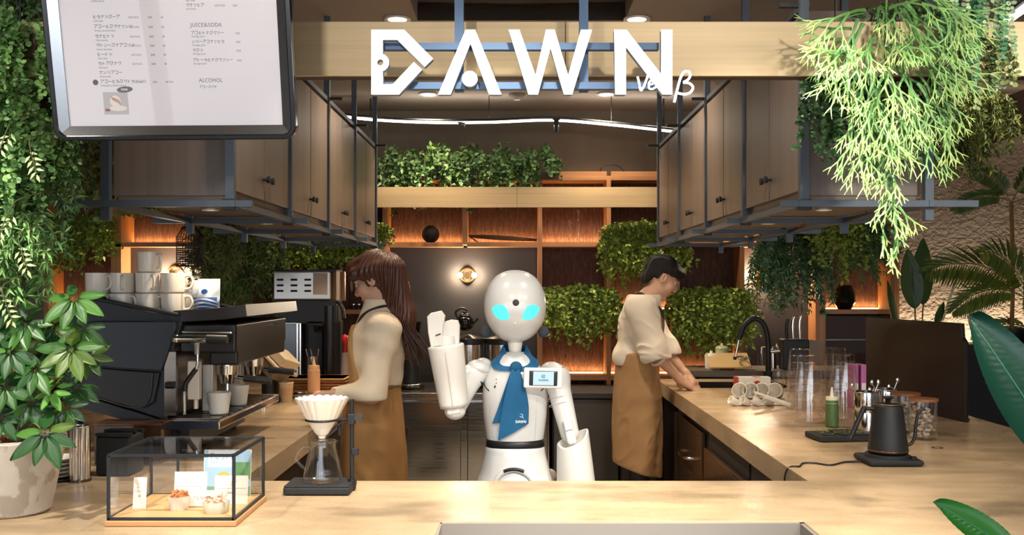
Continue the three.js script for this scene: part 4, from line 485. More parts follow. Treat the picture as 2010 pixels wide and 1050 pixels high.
// ---------- sink side things ----------
{ // gooseneck kettle
  const b = on(1743, 908), o = thing('gooseneck_kettle', 'matte black gooseneck kettle on its square heating base', 'kettle', b);
  part(o, 'base', [G.box(0.18, 0.02, 0.17, 0, 0.012, 0, 0.009), G.cyl(0.07, 0.072, 0.01, -0.005, 0.027, 0)], M.blackMatte); part(o, 'dial', G.cyl(0.011, 0.011, 0.008, 0.065, 0.025, 0.05), M.black);
  part(o, 'body', G.lathe([[0, 0.034], [0.0635, 0.034], [0.066, 0.044], [0.062, 0.075], [0.048, 0.192], [0.045, 0.196], [0, 0.196]], 40), mat(0x1b1c1f, 0.55)); part(o, 'copper_ring', G.torus(0.0655, 0.0016).rotateX(PI / 2).translate(0, 0.044, 0), mat(0xb5744a, 0.25, 0.9)); part(o, 'lid', [G.cyl(0.043, 0.046, 0.004, 0, 0.198, 0), G.lathe([[0, 0.226], [0.018, 0.224], [0.019, 0.22], [0.008, 0.214], [0.007, 0.198]])], M.black); part(o, 'lid_rim', G.torus(0.044, 0.0015).rotateX(PI / 2).translate(0, 0.199, 0), mat(0x9a8468, 0.3, 0.8));
  part(o, 'spout', G.tube([[0.055, 0.062, 0], [0.075, 0.062, 0], [0.088, 0.08, 0], [0.094, 0.12, 0], [0.1, 0.16, 0], [0.108, 0.177, 0], [0.125, 0.182, 0]], 0.0055, 40, 10), M.black); part(o, 'handle', [G.bar([-0.045, 0.182, 0], [-0.082, 0.184, 0], 0.0065), G.bar([-0.082, 0.185, 0], [-0.128, 0.082, 0], 0.0085, 10), G.sph(0.0085, -0.082, 0.185, 0), G.sph(0.0085, -0.128, 0.082, 0)], M.black);
  const c = [[1703, 908], [1660, 909], [1628, 915], [1600, 911], [1578, 911], [1567, 918]].map(([x, y]) => on(x, y).setY(TOP + 0.004)); const e = c.at(-1); solo('power_cord', 'thin black power cord running from the kettle over the counter edge', 'cord', G.tube([...c, V(XR + 0.01, TOP + 0.004, e.z - 0.005), V(XR - 0.006, TOP - 0.01, e.z - 0.01), V(XR - 0.008, 0.6, e.z - 0.01)], 0.003, 60, 8), M.black);
}
{ const b = on(1650, 862), o = thing('coffee_scale', 'flat black coffee scale dusted with green tea powder', 'scale', b, null, 0.12); part(o, 'body', [G.box(0.23, 0.022, 0.15, 0, 0.013, 0, 0.005)], M.blackMatte); part(o, 'platform', G.box(0.13, 0.006, 0.14, 0.04, 0.027, 0, 0.002), M.black); part(o, 'green_powder', [...Array(60)].map(() => G.box(rr(0.003, 0.012), 0.0008, rr(0.002, 0.006), rr(-0.1, 0.09), 0.0305, rr(-0.065, 0.05)).rotateY(0)), mat(0x7d8a2c, 0.9)).userData.kind = 'stuff'; part(o, 'display', G.box(0.05, 0.002, 0.02, -0.07, 0.025, 0.05), M.blackGloss); }
{ const b = on(1633, 838), o = thing('squeeze_bottle', 'squeeze bottle of green matcha syrup behind the black scale', 'bottle', b); part(o, 'bottle', G.lathe([[0, 0], [0.026, 0], [0.0275, 0.006], [0.0265, 0.108], [0.024, 0.116], [0, 0.116]]), mat(0x4c6636, 0.4)); part(o, 'clear_shoulder', G.cyl(0.0245, 0.027, 0.014, 0, 0.108, 0), mat(0x9fb07a, 0.3)); part(o, 'cap', G.cyl(0.025, 0.025, 0.014, 0, 0.122, 0), mat(0xe4dfc0, 0.4)); part(o, 'nozzle', G.cyl(0.003, 0.009, 0.04, 0, 0.149, 0), mat(0xdfe0cc, 0.4)); }
// columns of stacked clear cups
const cupG = G.lathe([[0, 0.13], [0.044, 0.13], [0.047, 0.126], [0.058, 0.008], [0.0615, 0.007], [0.0615, 0.001], [0.059, 0]], 28), ordinal = ['lowest', 'second lowest', 'third from the counter,', 'fourth from the counter,', 'second highest', 'topmost'];
[[1588, 828, 'clear plastic cup in the tall upturned stack nearest the green bottle', 6], [1656, 822, 'clear plastic cup in the tall upturned stack beside the pink boxes', 6], [1570, 803, 'clear plastic cup in the tall upturned stack behind the white mugs', 6], [1640, 797, 'clear plastic cup in the tall upturned stack against the dark screen', 6]].forEach(([px, py, label, n]) => { const b = on(px, py); for (let k = 0; k < n; k++) { const o = thing('clear_cup', ordinal[k] + ' ' + label, 'cup', [b.x, TOP + 0.0005 + k * 0.032, b.z], 'stacked clear plastic cups'); part(o, 'cup', cupG, M.plastic); } });
// glass and steel jars by the kettle
{ const mk = (px, py, label, r, h, lid) => { const o = thing('glass_jar', label, 'jar', on(px, py), 'jars behind the kettle'); part(o, 'vessel', G.lathe([[0, 0], [r, 0], [r + 0.002, 0.006], [r + 0.002, h], [r, h], [r - 0.001, 0.008], [0, 0.005]]), M.glass); part(o, 'lid', [G.cyl(r + 0.006, r + 0.006, 0.01, 0, h + 0.005, 0, 28)], lid); const ch = []; for (let i = 0; i < 70; i++) { const a = rr(0, 6.3), q = (r - 0.012) * Math.sqrt(rnd()); ch.push(G.box(rr(0.01, 0.02), rr(0.006, 0.012), rr(0.01, 0.02), 0, 0, 0, 0.003).rotateY(a).rotateX(rr(-1, 1)).translate(q * Math.cos(a), 0.013 + rnd() * (h * 0.72), q * Math.sin(a))); } part(o, 'contents', ch, mat(0xa89684, 0.8)).userData.kind = 'stuff'; };
  mk(1812, 862, 'clear jar of pale sugar lumps with a wooden lid beside the kettle spout', 0.05, 0.15, mat(0x8e5c38, 0.5)); mk(1778, 848, 'clear jar with a round wooden lid directly behind the kettle', 0.052, 0.152, mat(0x7a4828, 0.5)); }
{ const mk = (px, py, label) => { const o = thing('steel_jar', label, 'jar', on(px, py), 'steel canisters'); part(o, 'body', G.lathe([[0, 0], [0.048, 0], [0.05, 0.006], [0.05, 0.075], [0.046, 0.08], [0.046, 0.085], [0.05, 0.09], [0.05, 0.16], [0.047, 0.16], [0.046, 0.01], [0, 0.01]]), M.chrome); part(o, 'rim', G.torus(0.0485, 0.003).rotateX(PI / 2).translate(0, 0.16, 0), M.chrome); for (const [a, l] of [[0.4, 0.2], [-0.5, 0.19], [0.1, 0.17]]) part(o, 'spoon', [G.bar([0, 0.06, 0], [a * 0.12, l, 0.01], 0.003), G.sph(0.01, a * 0.12, l, 0.01, 0.8, 1.2, 0.4)], M.chrome); }; mk(1700, 845, 'shiny steel canister of spoons beside the kettle handle'); mk(1738, 838, 'shiny steel canister of spoons hidden behind the kettle'); }
for (const [px, c, l] of [[1674, 0xb85a96, 'slim pink box on edge by the steel canisters'], [1689, 0xc86aa6, 'bright pink box on edge next to the dark screen']]) { const o = thing('pink_box', l, 'box', on(px, 800)); part(o, 'box', G.box(0.026, 0.21, 0.09, 0, 0.106, 0, 0.002), mat(c, 0.5)); part(o, 'flap', G.box(0.025, 0.003, 0.088, 0, 0.213, 0), mat(0xdaa0c4, 0.5)); part(o, 'label', G.box(0.02, 0.05, 0.002, 0, 0.1, 0.046), M.paper); }
// towel and upturned white cups
{ const g = new THREE.PlaneGeometry(0.3, 0.2, 30, 20).rotateX(-PI / 2), p = g.attributes.position; for (let i = 0; i < p.count; i++) p.setY(i, 0.003 + 0.004 * vnoise(p.getX(i) * 30, p.getZ(i) * 30)); g.computeVertexNormals(); const b = on(1490, 792); solo('dish_towel', 'cream dish towel spread on the sink side counter', 'towel', merge(g, G.box(0.29, 0.003, 0.19, 0, 0.0016, 0)), mat(0xf0e4c8, 0.95, 0, { bumpMap: texCloth, bumpScale: 0.001 }), b);
  [[1455, 0.05], [1477, 0.06], [1499, 0.05], [1524, 0.04]].forEach(([px, k], i) => { const q = on(px, 784), o = thing('upturned_cup', ['white cup drying on its side, closest to the chalk box', 'white cup drying on its side, second in the drying row', 'white cup drying on its side, third in the drying row', 'white cup drying on its side next to the clear cup stacks'][i], 'cup', [q.x, TOP + 0.042, q.z - 0.03], 'cups drying on the towel', 0); const T = (m) => m.rotateX(PI / 2 - 0.35).rotateY(-0.5); part(o, 'cup', T(G.lathe([[0.0, -0.06], [0.03, -0.06], [0.034, -0.05], [0.041, 0.012], [0.038, 0.012], [0.031, -0.05], [0, -0.053]])), M.ceramic); part(o, 'rim', T(G.torus(0.0395, 0.003).rotateX(PI / 2).translate(0, 0.012, 0)), M.ceramic); });
  [[1440, 0.2], [1462, 0.5], [1485, -0.3], [1508, 0.4]].forEach(([px, a]) => { const q = on(px, 797); const o = thing('small_pitcher', 'small white milk pitcher lying on the towel before the drying cups', 'pitcher', [q.x, TOP + 0.024, q.z], 'small pitchers on the towel', a); part(o, 'cup', G.lathe([[0, -0.025], [0.018, -0.025], [0.022, 0.02], [0.02, 0.02], [0.015, -0.02], [0, -0.02]]).rotateZ(1.1), M.ceramic); part(o, 'lip', G.torus(0.021, 0.002).rotateX(PI / 2).translate(0, 0.02, 0).rotateZ(1.1), M.ceramic); });
  const h = on(1520, 800); const hb = thing('white_handle_tool', 'white scraper with long handle lying across the towel', 'scraper', [h.x, TOP + 0.02, h.z]); part(hb, 'handle', move(G.box(0.14, 0.022, 0.03, 0, 0, 0, 0.008), 0.01, 0.015, 0, 0, -0.1, -0.32), M.ceramic); part(hb, 'blade', move(G.box(0.05, 0.01, 0.05, -0.085, 0.0, 0, 0.004), 0.01, 0.02, 0, 0, -0.1, -0.32), M.ceramic); }
{ const q = on(1478, 772), o = thing('chalk_box', 'red and white printed carton behind the drying cups', 'box', q); part(o, 'carton', G.box(0.19, 0.09, 0.07, 0, 0.046, -0.02, 0.002), M.paper); part(o, 'red_end', G.box(0.014, 0.0905, 0.071, -0.09, 0.046, -0.02), mat(0xb8432e, 0.5)); part(o, 'red_dot', G.cyl(0.022, 0.022, 0.001).rotateX(PI / 2).translate(0.02, 0.05, 0.0158), mat(0xb8402c, 0.5)); part(o, 'top_stripe', G.box(0.04, 0.001, 0.07, 0.02, 0.0918, -0.02), mat(0xb8432e, 0.5)); }
{ const q = at(1455, 738, 6.02), o = thing('cutting_board', 'pale wooden cutting board leaning by the tap', 'board', [q.x, 0.952, -6.4]); part(o, 'board', move(G.box(0.27, 0.012, 0.16, 0, 0, 0, 0.005), 0, 0.06, 0.02, 0.55), mat(0xd9b983, 0.5)); part(o, 'rest', G.box(0.1, 0.05, 0.01, 0, 0.025, -0.03), M.wood); part(o, 'steel_ring', move(G.torus(0.03, 0.007).rotateX(PI / 2), 0.08, 0.08, 0.06, 0.2), M.steel); }
{ const p = [[1446, 705], [1450, 665], [1462, 637], [1480, 625], [1497, 634], [1506, 660], [1508, 705], [1508, 745]].map(([x, y]) => at(x, y, 6.25)), o = thing('kitchen_tap', 'black arched pull-down kitchen tap over the sink', 'tap', [p.at(-1).x, 0.9, -6.25]); abs(o, 'neck', G.tube(p.slice(1), 0.018, 50, 12), M.black); abs(o, 'spray_pipe', G.bar(at(1450, 668, 6.25), at(1443, 703, 6.25), 0.007), M.chrome); abs(o, 'spray_tip', G.bar(at(1443, 700, 6.25), at(1442, 706, 6.25), 0.011), M.black); abs(o, 'lever', [G.bar(at(1508, 690, 6.25), at(1530, 688, 6.25), 0.012), G.bar(at(1530, 690, 6.25), at(1524, 674, 6.25), 0.005)], M.chrome); abs(o, 'foot', G.cyl(0.03, 0.032, 0.05, p.at(-1).x, 0.93, -6.25), M.black); }
{ const q = [at(1560, 0, 6.4).x, 0.95, -6.42], o = thing('knife_block', 'black knife block with steel handled knives', 'knife block', q); part(o, 'block', G.box(0.17, 0.2, 0.12, 0, 0.1, 0, 0.008), M.black); for (const [x, h, m] of [[-0.045, 0.33, M.black], [-0.005, 0.345, M.chrome], [0.04, 0.35, M.chrome]]) part(o, 'knife', [G.tube([[x, 0.19, 0], [x - 0.004, h - 0.07, 0], [x, h - 0.02, 0], [x + 0.008, h, 0]], 0.011, 14, 8)], m); part(o, 'board_edge', move(G.box(0.1, 0.14, 0.008, 0, 0, 0, 0.01), 0.13, 0.12, 0.03, 0, 0, -0.2), mat(0xa08a78, 0.5)); }
for (const [px, s, l] of [[1393, 1, 'white lidded mug on the ledge behind the sink'], [1420, 0.9, 'pale green lidded jar on the ledge behind the sink']]) { const o = thing('lidded_mug', l, 'mug', [at(px, 0, 6.5).x, 0.95, s === 1 ? -6.45 : -6.55]); const m = s === 1 ? M.ceramic : mat(0xc4c89a, 0.3); part(o, 'cup', G.lathe([[0, 0], [0.036, 0], [0.04, 0.008], [0.042, 0.085 * (s === 1 ? 1 : 1.5)], [0, 0.086 * (s === 1 ? 1 : 1.5)]]), m); part(o, 'lid', G.lathe([[0.044, 0], [0.036, 0.016], [0.008, 0.022], [0.01, 0.034], [0, 0.036]]).translate(0, 0.086 * (s === 1 ? 1 : 1.5), 0), m); part(o, 'handle', G.tube([[0.04, 0.07, 0], [0.062, 0.068, 0], [0.064, 0.035, 0], [0.04, 0.02, 0]], 0.005, 16, 8), m); }
for (let i = 0; i < 5; i++) solo('small_glass', 'small clear tumbler on the drainer beside the carton', 'glass', shadePot(0.034, 0.028, 0.09), M.glass, [at(1512 + (i % 3) * 24, 0, 5.9).x, i < 3 ? TOP : TOP + 0.0, -5.72 - (i < 3 ? 0 : 0.09)], 'tumblers by the tap').position.x += i < 3 ? 0 : 0.03;
for (let i = 0; i < 3; i++) { const o = thing('soap_pump', ['clear soap pump bottle beside the tap', 'short steel shaker beside the tap', 'dark bottle in front of the knife block'][i], ['bottle', 'shaker', 'bottle'][i], [at(1500 + i * 20, 0, 6.45).x, 0.95, -6.52 + i * 0.02]); part(o, 'body', G.cyl(0.026, 0.028, 0.1, 0, 0.05, 0), [M.plastic, M.steel, M.black][i]); part(o, 'top', [G.cyl(0.008, 0.012, 0.04, 0, 0.12, 0), G.bar([0, 0.14, 0], [0.03, 0.142, 0], 0.004)], [M.chrome, M.chrome, M.black][i]); }
// dark screen on the outer edge of the counter
{ const a = V(1.96, TOP, -4.3), b = V(1.83, TOP, -5.16), o = thing('dark_screen_panel', 'dark brown upright screen standing on the counter edge', 'screen', a); const len = a.distanceTo(b), g = G.ext([[0, 0], [len, 0], [len, 0.432], [0.03, 0.432], [0.022, 0.37], [0, 0.35]], 0.014, 0.001); g.rotateY(Math.atan2(-(b.z - a.z), b.x - a.x)); part(o, 'board', g, M.darkScreen); part(o, 'foot', G.box(0.02, 0.012, len * 0.9, 0.03, 0.006, -len / 2), M.black); }
// ---------- back shelf things ----------
{ const o = thing('woven_ball', 'dark round woven ball vase on the lit shelf', 'vase', [sx(843), rowY[1] + BT / 2, szf - 0.1]); part(o, 'ball', G.sph(0.062, 0, 0.06, 0, 1, 0.97, 1, 32), mat(0x2b2622, 0.8, 0, { bumpMap: texPanelBump, bumpScale: 0.01 })); part(o, 'neck', G.torus(0.02, 0.004).rotateX(PI / 2).translate(0, 0.118, 0), M.black); }
{ const o = thing('driftwood', 'long flat dark leaf-shaped tray on the lit shelf', 'tray', [sx(985), rowY[1] + BT / 2, szf - 0.08]); const s = new THREE.Shape(); s.moveTo(-0.23, 0); s.quadraticCurveTo(-0.05, 0.06, 0.24, 0); s.quadraticCurveTo(-0.05, -0.06, -0.23, 0); part(o, 'blade', move(G.ext(s, 0.01, 0.003), 0, 0.03, 0, -PI / 2 + 0.35, 0, -0.06), mat(0x4b3b26, 0.5)); part(o, 'stem', G.bar([-0.23, 0.046, 0], [-0.17, 0.006, 0], 0.004), mat(0x4b3b26, 0.5)); }
for (const [px, h, r, l] of [[1120, 0.15, 0.022, 'short beaded clear glass vase on the lit shelf'], [1137, 0.23, 0.022, 'tall slim clear glass vase on the lit shelf']]) { const o = thing('glass_vase', l, 'vase', [sx(px), rowY[1] + BT / 2, szf - 0.1]); part(o, 'vessel', G.lathe([[0, 0.002], [r, 0.002], [r * 1.1, 0.02], [r * 0.75, 0.045], [r * 1.1, 0.07], [r * 0.5, h * 0.62], [r * 0.45, h * 0.85], [r * 0.7, h], [r * 0.6, h], [r * 0.35, h * 0.8], [r * 0.4, h * 0.6], [r, 0.068], [r * 0.65, 0.045], [r, 0.02], [0, 0.006]]), M.glass); part(o, 'stopper', G.sph(r * 0.55, 0, h, 0), M.glass); }
{ const o = thing('black_vase', 'faceted black vase on the lit shelf under hanging leaves', 'vase', [sx(1667), rowY[2] + BT / 2, szf - 0.1]); part(o, 'body', toCreasedNormals(flat(G.lathe([[0, 0], [0.045, 0], [0.078, 0.05], [0.072, 0.11], [0.052, 0.165], [0.046, 0.165], [0.06, 0.1], [0, 0.02]], 9)), 0.4), M.blackGloss); part(o, 'rim', G.torus(0.049, 0.004, 9).rotateX(PI / 2).translate(0, 0.165, 0), M.blackGloss); }
{ const o = thing('round_mirror_ball', 'small pale round knob in the dark niche below the black vase', 'ornament', [sx(1668), rowY[3] + BT / 2 + 0.1, szf - 0.06]); part(o, 'ball', G.sph(0.032, 0, 0.06, 0), mat(0xc8a880, 0.3)); part(o, 'stand', G.cyl(0.012, 0.02, 0.16, 0, -0.02, 0), M.black); }
part(shelving, 'niche_rail', G.box(sx(1745) - sx(1612), 0.008, 0.01, (sx(1745) + sx(1612)) / 2, sy(667), szf - 0.01), M.steel);
// wall sconces: a round brass plate with two bulbs
for (const [px, py, l] of [[915, 540, 'brass wall lamp with two glowing bulbs on the wide dark panel'], [328, 536, 'brass wall lamp with glowing bulbs behind the mugs'], [1500, 540, 'brass wall lamp with glowing bulbs beside the hanging leaves, sink side']]) {
  const z = szf - shelfDepth + 0.082, p = V(sx(px), sy(py), z), o = thing('wall_lamp', l, 'wall lamp', p, 'wall lamps on the dark panels'); part(o, 'back_plate', G.torus(0.048, 0.009, 32).translate(0, 0, 0.012), mat(0x8a6a3c, 0.3, 0.9)); part(o, 'hub', [G.cyl(0.02, 0.024, 0.05).rotateX(PI / 2).translate(0, 0, 0.025), G.bar([-0.045, 0, 0.04], [0.045, 0, 0.04], 0.008)], mat(0x8a6a3c, 0.3, 0.9));
  for (const s of [-1, 1]) { part(o, 'bulb', G.sph(0.02, s * 0.05, 0, 0.045), glow([1, 0.78, 0.45], 6)); point(p.x + s * 0.05, p.y, p.z + 0.045, 0.55, WARM, 1); }
}
// things on the steel back counter
{ const o = thing('steam_kettle', 'round black kettle on top of the steel warmer', 'kettle', [at(912, 0, 6.4).x, 1.2, -6.42]); part(o, 'body', G.sph(0.062, 0, 0.055, 0, 1, 0.85, 1), M.blackGloss); part(o, 'lid', [G.cyl(0.03, 0.04, 0.015, 0, 0.108, 0), G.sph(0.012, 0, 0.122, 0)], M.black); part(o, 'handle', G.tube([[-0.05, 0.09, 0], [-0.06, 0.125, 0], [-0.02, 0.15, 0], [0.02, 0.135, 0]], 0.007, 20, 8), M.black); part(o, 'spout', G.bar([0.05, 0.05, 0], [0.085, 0.085, 0], 0.01), M.black); }
for (const [px, l] of [[920, 'steel soup warmer with black rim below the round kettle'], [985, 'steel soup warmer with black rim behind the robot']]) { const o = thing('steel_warmer', l, 'warmer', [at(px, 0, 6.4).x, 0.836, -6.42], 'steel warmers'); part(o, 'body', boxUV(G.cyl(0.1, 0.1, 0.24, 0, 0.16, 0, 32)), M.steel); part(o, 'rim', G.cyl(0.108, 0.108, 0.035, 0, 0.3, 0, 32), M.black); part(o, 'base', G.cyl(0.105, 0.108, 0.05, 0, 0.025, 0, 32), M.black); part(o, 'lid', G.lathe([[0, 0.345], [0.02, 0.342], [0.095, 0.322], [0.1, 0.316], [0, 0.316]]), M.steelDark); part(o, 'post', [-1, 1].map((s) => G.box(0.02, 0.26, 0.02, s * 0.1, 0.16, 0.03)), M.black); }
{ const o = thing('coffee_grinder', 'black coffee grinder with chrome foot on the steel counter', 'grinder', [at(806, 0, 6.3).x, 0.836, -6.35]); part(o, 'foot', G.lathe([[0, 0], [0.085, 0], [0.085, 0.015], [0.06, 0.03], [0, 0.03]]), M.blackGloss); part(o, 'foot_ring', G.torus(0.07, 0.006).rotateX(PI / 2).translate(0, 0.026, 0), M.chrome); part(o, 'column', [G.cyl(0.045, 0.055, 0.25, 0, 0.15, 0), G.cyl(0.06, 0.045, 0.1, 0, 0.3, 0)], M.black); part(o, 'hopper', G.cyl(0.065, 0.05, 0.08, 0, 0.39, 0), M.blackGloss); }
{ const w = at(1200, 345, 6.75), o = solo('loose_cable', 'thin black cable loop lying on top of the shelving', 'cable', G.tube([[1178, 344], [1180, 330], [1196, 323], [1214, 326], [1228, 338], [1250, 343], [1270, 343]].map(([x, y]) => at(x, y, 6.85)), 0.004, 40, 6), M.black); }
// pendant lamp with mesh shade, unlit
{ const d = 3.9, p = at(373, 522, d), s = d / F, o = thing('mesh_pendant', 'unlit wire mesh pendant lamp hanging by the cabinets', 'pendant lamp', p); const R = 0.052, h = 75 * s, g = []; for (let i = 0; i < 28; i++) { const a = i / 28 * 2 * PI; g.push(G.bar([R * Math.cos(a), 0, R * Math.sin(a)], [R * Math.cos(a), h * 0.75, R * Math.sin(a)], 0.0012, 4), G.bar([R * Math.cos(a), h * 0.75, R * Math.sin(a)], [0.03 * Math.cos(a), h, 0.03 * Math.sin(a)], 0.0012, 4)); } for (let j = 0; j < 14; j++) g.push(G.torus(R, 0.0012, 28, 4).rotateX(PI / 2).translate(0, h * 0.75 * j / 13, 0)); part(o, 'mesh_shade', g, mat(0x3a2c24, 0.4, 0.6)).userData.kind = 'stuff'; part(o, 'rim', [G.torus(R, 0.0025).rotateX(PI / 2), G.torus(0.03, 0.004).rotateX(PI / 2).translate(0, h, 0)], M.brownDark);
  part(o, 'socket', [G.cyl(0.018, 0.022, 0.05, 0, h + 0.01, 0), G.cyl(0.026, 0.026, 0.012, 0, h + 0.04, 0)], mat(0x9a8a78, 0.25, 0.9)); part(o, 'bulb', G.lathe([[0, 0.03], [0.018, 0.034], [0.03, 0.055], [0.03, 0.075], [0.014, 0.105], [0.012, 0.125]]), M.glass); part(o, 'filament', G.tube([[-0.008, 0.1, 0], [-0.012, 0.06, 0], [0, 0.08, 0], [0.012, 0.06, 0], [0.008, 0.1, 0]], 0.0008, 20, 4), mat(0xc09060, 0.3, 0.5)); part(o, 'cord', G.bar([0, h + 0.04, 0], [0, 1.75 - p.y, 0], 0.003, 6), M.black); }

// ---------- robot ----------
import { FontLoader } from 'three/addons/loaders/FontLoader.js';
import { TextGeometry } from 'three/addons/geometries/TextGeometry.js';
const font = await new FontLoader().loadAsync('fonts/droid/droid_sans_bold.typeface.json');
const orient = (g, a, b) => g.applyQuaternion(new THREE.Quaternion().setFromUnitVectors(V(0, 1, 0), b.clone().sub(a).normalize())).translate(...a.toArray());
{
  const RD = 3.45, s = F / RD, base = V((1011 - CX) / s, 0, -RD), o = thing('service_robot', 'white humanoid robot with glowing cyan eyes, blue scarf and raised hand', 'robot', base);
  const X = (px) => (px - 1011) / s, Y = (py) => EYE - (py - CY) / s, Q = (px, py, dz = 0) => at(px, py, RD - dz).sub(base);
  // head
  const rx = 0.109, ry = 0.127, rz = 0.115, hy = Y(601), pw = 2.25, kx = (t) => (t < 0 ? 1 - 0.13 * t * t : 1 - 0.02 * t * t);
  const hz = (x, y) => { const t = (y - hy) / ry, q = 1 - Math.abs(x / (rx * kx(t))) ** pw - Math.abs(t) ** pw; return q > 0 ? rz * kx(t) * q ** (1 / pw) : 0; };
  const hg = new THREE.SphereGeometry(1, 64, 48), hp = hg.attributes.position;
  for (let i = 0; i < hp.count; i++) { let x = hp.getX(i), y = hp.getY(i), z = hp.getZ(i); const l = (Math.abs(x) ** pw + Math.abs(y) ** pw + Math.abs(z) ** pw) ** (-1 / pw); x *= l; y *= l; z *= l; hp.setXYZ(i, x * rx * kx(y), hy + y * ry, z * rz * kx(y)); } hg.computeVertexNormals();
  const head = part(o, 'head', hg, M.robot);
  const patch = (pts, lift, rings = 8, n = 48) => { const c = new THREE.CatmullRomCurve3(pts.map(([x, y]) => V(X(930 + x / 5.835), Y(520 + y / 5.835), 0)), true).getPoints(n).slice(0, n), ce = c.reduce((a, b) => a.add(b), V(0, 0, 0)).multiplyScalar(1 / n), pos = [], idx = []; for (let r = 0; r <= rings; r++) for (let i = 0; i < n; i++) { const x = lerp(ce.x, c[i].x, r / rings), y = lerp(ce.y, c[i].y, r / rings); pos.push(x, y, hz(x, y) + lift * Math.sqrt(1 - 0.8 * (r / rings) ** 4)); } for (let r = 0; r < rings; r++) for (let i = 0; i < n; i++) { const a = r * n + i, b = r * n + (i + 1) % n; idx.push(a, b, a + n, b, b + n, a + n); } const g = new THREE.BufferGeometry(); g.setAttribute('position', new THREE.Float32BufferAttribute(pos, 3)); g.setAttribute('uv', new THREE.Float32BufferAttribute(new Array(pos.length / 3 * 2).fill(0), 2)); g.setIndex(idx); g.computeVertexNormals(); return g; };
  const eyeM = glow([0.1, 0.84, 0.68], 1.0, 0x1f8a7c);
  for (const e of [[[215, 490], [260, 455], [330, 450], [382, 492], [410, 560], [408, 606], [340, 618], [278, 603], [235, 550]], [[747, 485], [720, 460], [650, 450], [600, 480], [562, 550], [552, 602], [605, 618], [675, 603], [727, 550]]]) part(head, 'eye_light', patch(e, 0.0016), eyeM, 'glowing cyan eye');
  part(head, 'camera_lens', patch([...Array(12)].map((_, i) => [482 + 36 * Math.cos(i * PI / 6), 425 + 36 * Math.sin(i * PI / 6)]), 0.002), M.black, 'round black camera lens');
  part(head, 'nose', G.sph(0.006, 0, Y(632), hz(0, Y(632)) - 0.001, 0.7, 1.2, 0.6), M.robot);
  for (const px of [953, 1067]) part(o, 'ear_pad', G.sph(0.0205, X(px), Y(652), -0.03, 1, 1, 0.8), mat(0x3f444b, 0.95));
  part(o, 'neck', G.lathe([[0.026, Y(708)], [0.022, Y(690)], [0.027, Y(668)], [0, Y(660)]], 32), M.robotMatte);
  // torso, waist, pelvis
  const prof = [[868, 54], [860, 56], [840, 59], [815, 62], [784, 64], [765, 63.5], [745, 61], [728, 55], [714, 46], [702, 35], [694, 26], [690, 18]], ell = (p, zs, n = 56) => G.lathe(p.map(([y, w]) => [w / s, Y(y)]), n).scale(1, 1, zs);
  const tw = (y) => { for (let i = 0; i < prof.length - 1; i++) if (y >= Y(prof[i][0]) && y <= Y(prof[i + 1][0])) return lerp(prof[i][1], prof[i + 1][1], (y - Y(prof[i][0])) / (Y(prof[i + 1][0]) - Y(prof[i][0]))) / s; return y > Y(700) ? 0.03 : 0.1; }, tz = (x, y) => { const w = tw(y); return 0.8 * Math.sqrt(Math.max(w * w - x * x, 0)); };
  const spl = new THREE.SplineCurve(prof.map(([y, w]) => new THREE.Vector2(w / s, Y(y)))).getPoints(40).map((p) => [p.x, p.y]);
  const torso = part(o, 'torso', G.lathe(spl, 64).scale(1, 1, 0.8), M.robot);
  part(torso, 'speaker_hole', [[975, 741, 1], [975, 748, 1], [973, 755, 2.6]].map(([px, py, r]) => G.cyl(r / s, r / s, 0.002).rotateX(PI / 2).translate(X(px), Y(py), tz(X(px), Y(py)) + 0.0005)), M.black); 
  for (const k of [-1, 1]) part(torso, 'shoulder_seam', G.tube([[1011 + k * 56, 728], [1011 + k * 60, 742], [1011 + k * 58, 756], [1011 + k * 50, 764]].map(([px, py]) => V(X(px), Y(py), tz(X(px), Y(py)) + 0.0005)), 0.0022, 16, 6), M.black);
  for (const l of [[[1052, 780], [1051, 820], [1049, 858]], [[962, 790], [966, 830], [970, 858]]]) part(torso, 'panel_seam', G.tube(l.map(([px, py]) => V(X(px), Y(py), tz(X(px), Y(py)))), 0.0007, 16, 5), mat(0x9a9a98, 0.5));
  part(o, 'waist_band', ell([[876, 53], [875, 57.5], [866, 57.5], [860, 56], [860, 50]], 0.82), M.black, 'black rubber waist band');
  const pel = part(o, 'pelvis', G.lathe(new THREE.SplineCurve([[1090, 70], [1040, 92], [985, 90], [946, 78], [925, 70], [905, 64], [890, 60], [874, 56], [872, 40]].map(([y, w]) => new THREE.Vector2(w / s, Y(y)))).getPoints(50).map((p) => [p.x, p.y]), 64).scale(1, 1, 0.85), M.robot);
  const pz = (py) => 0.85 * lerp(56, 78, clamp((py - 874) / 72)) / s;
  part(pel, 'hip_arch', G.tube([[966, 960], [972, 938], [986, 919], [1009, 911], [1032, 919], [1048, 938], [1056, 960]].map(([px, py]) => V(X(px), Y(py), Math.sqrt(Math.max(1 - (X(px) / (pz(py) / 0.85)) ** 2, 0)) * pz(py) + 0.002)), 0.009, 40, 10), M.robot); part(pel, 'belly_dome', G.sph(1, X(1010), Y(965), 0.075, 0.075, 0.088, 0.062, 40), M.robot);
  part(pel, 'slot', G.tube([[990, 914], [1000, 910.5], [1009, 909.5], [1018, 910.5], [1028, 914]].map(([px, py]) => V(X(px), Y(py), Math.sqrt(1 - (X(px) / (pz(py) / 0.85)) ** 2) * pz(py) + 0.0085)), 0.0062, 16, 8), M.black);
  part(pel, 'hip_joint', G.sph(0.024, X(1080), Y(938), -0.045), mat(0xc9c0b0, 0.5));
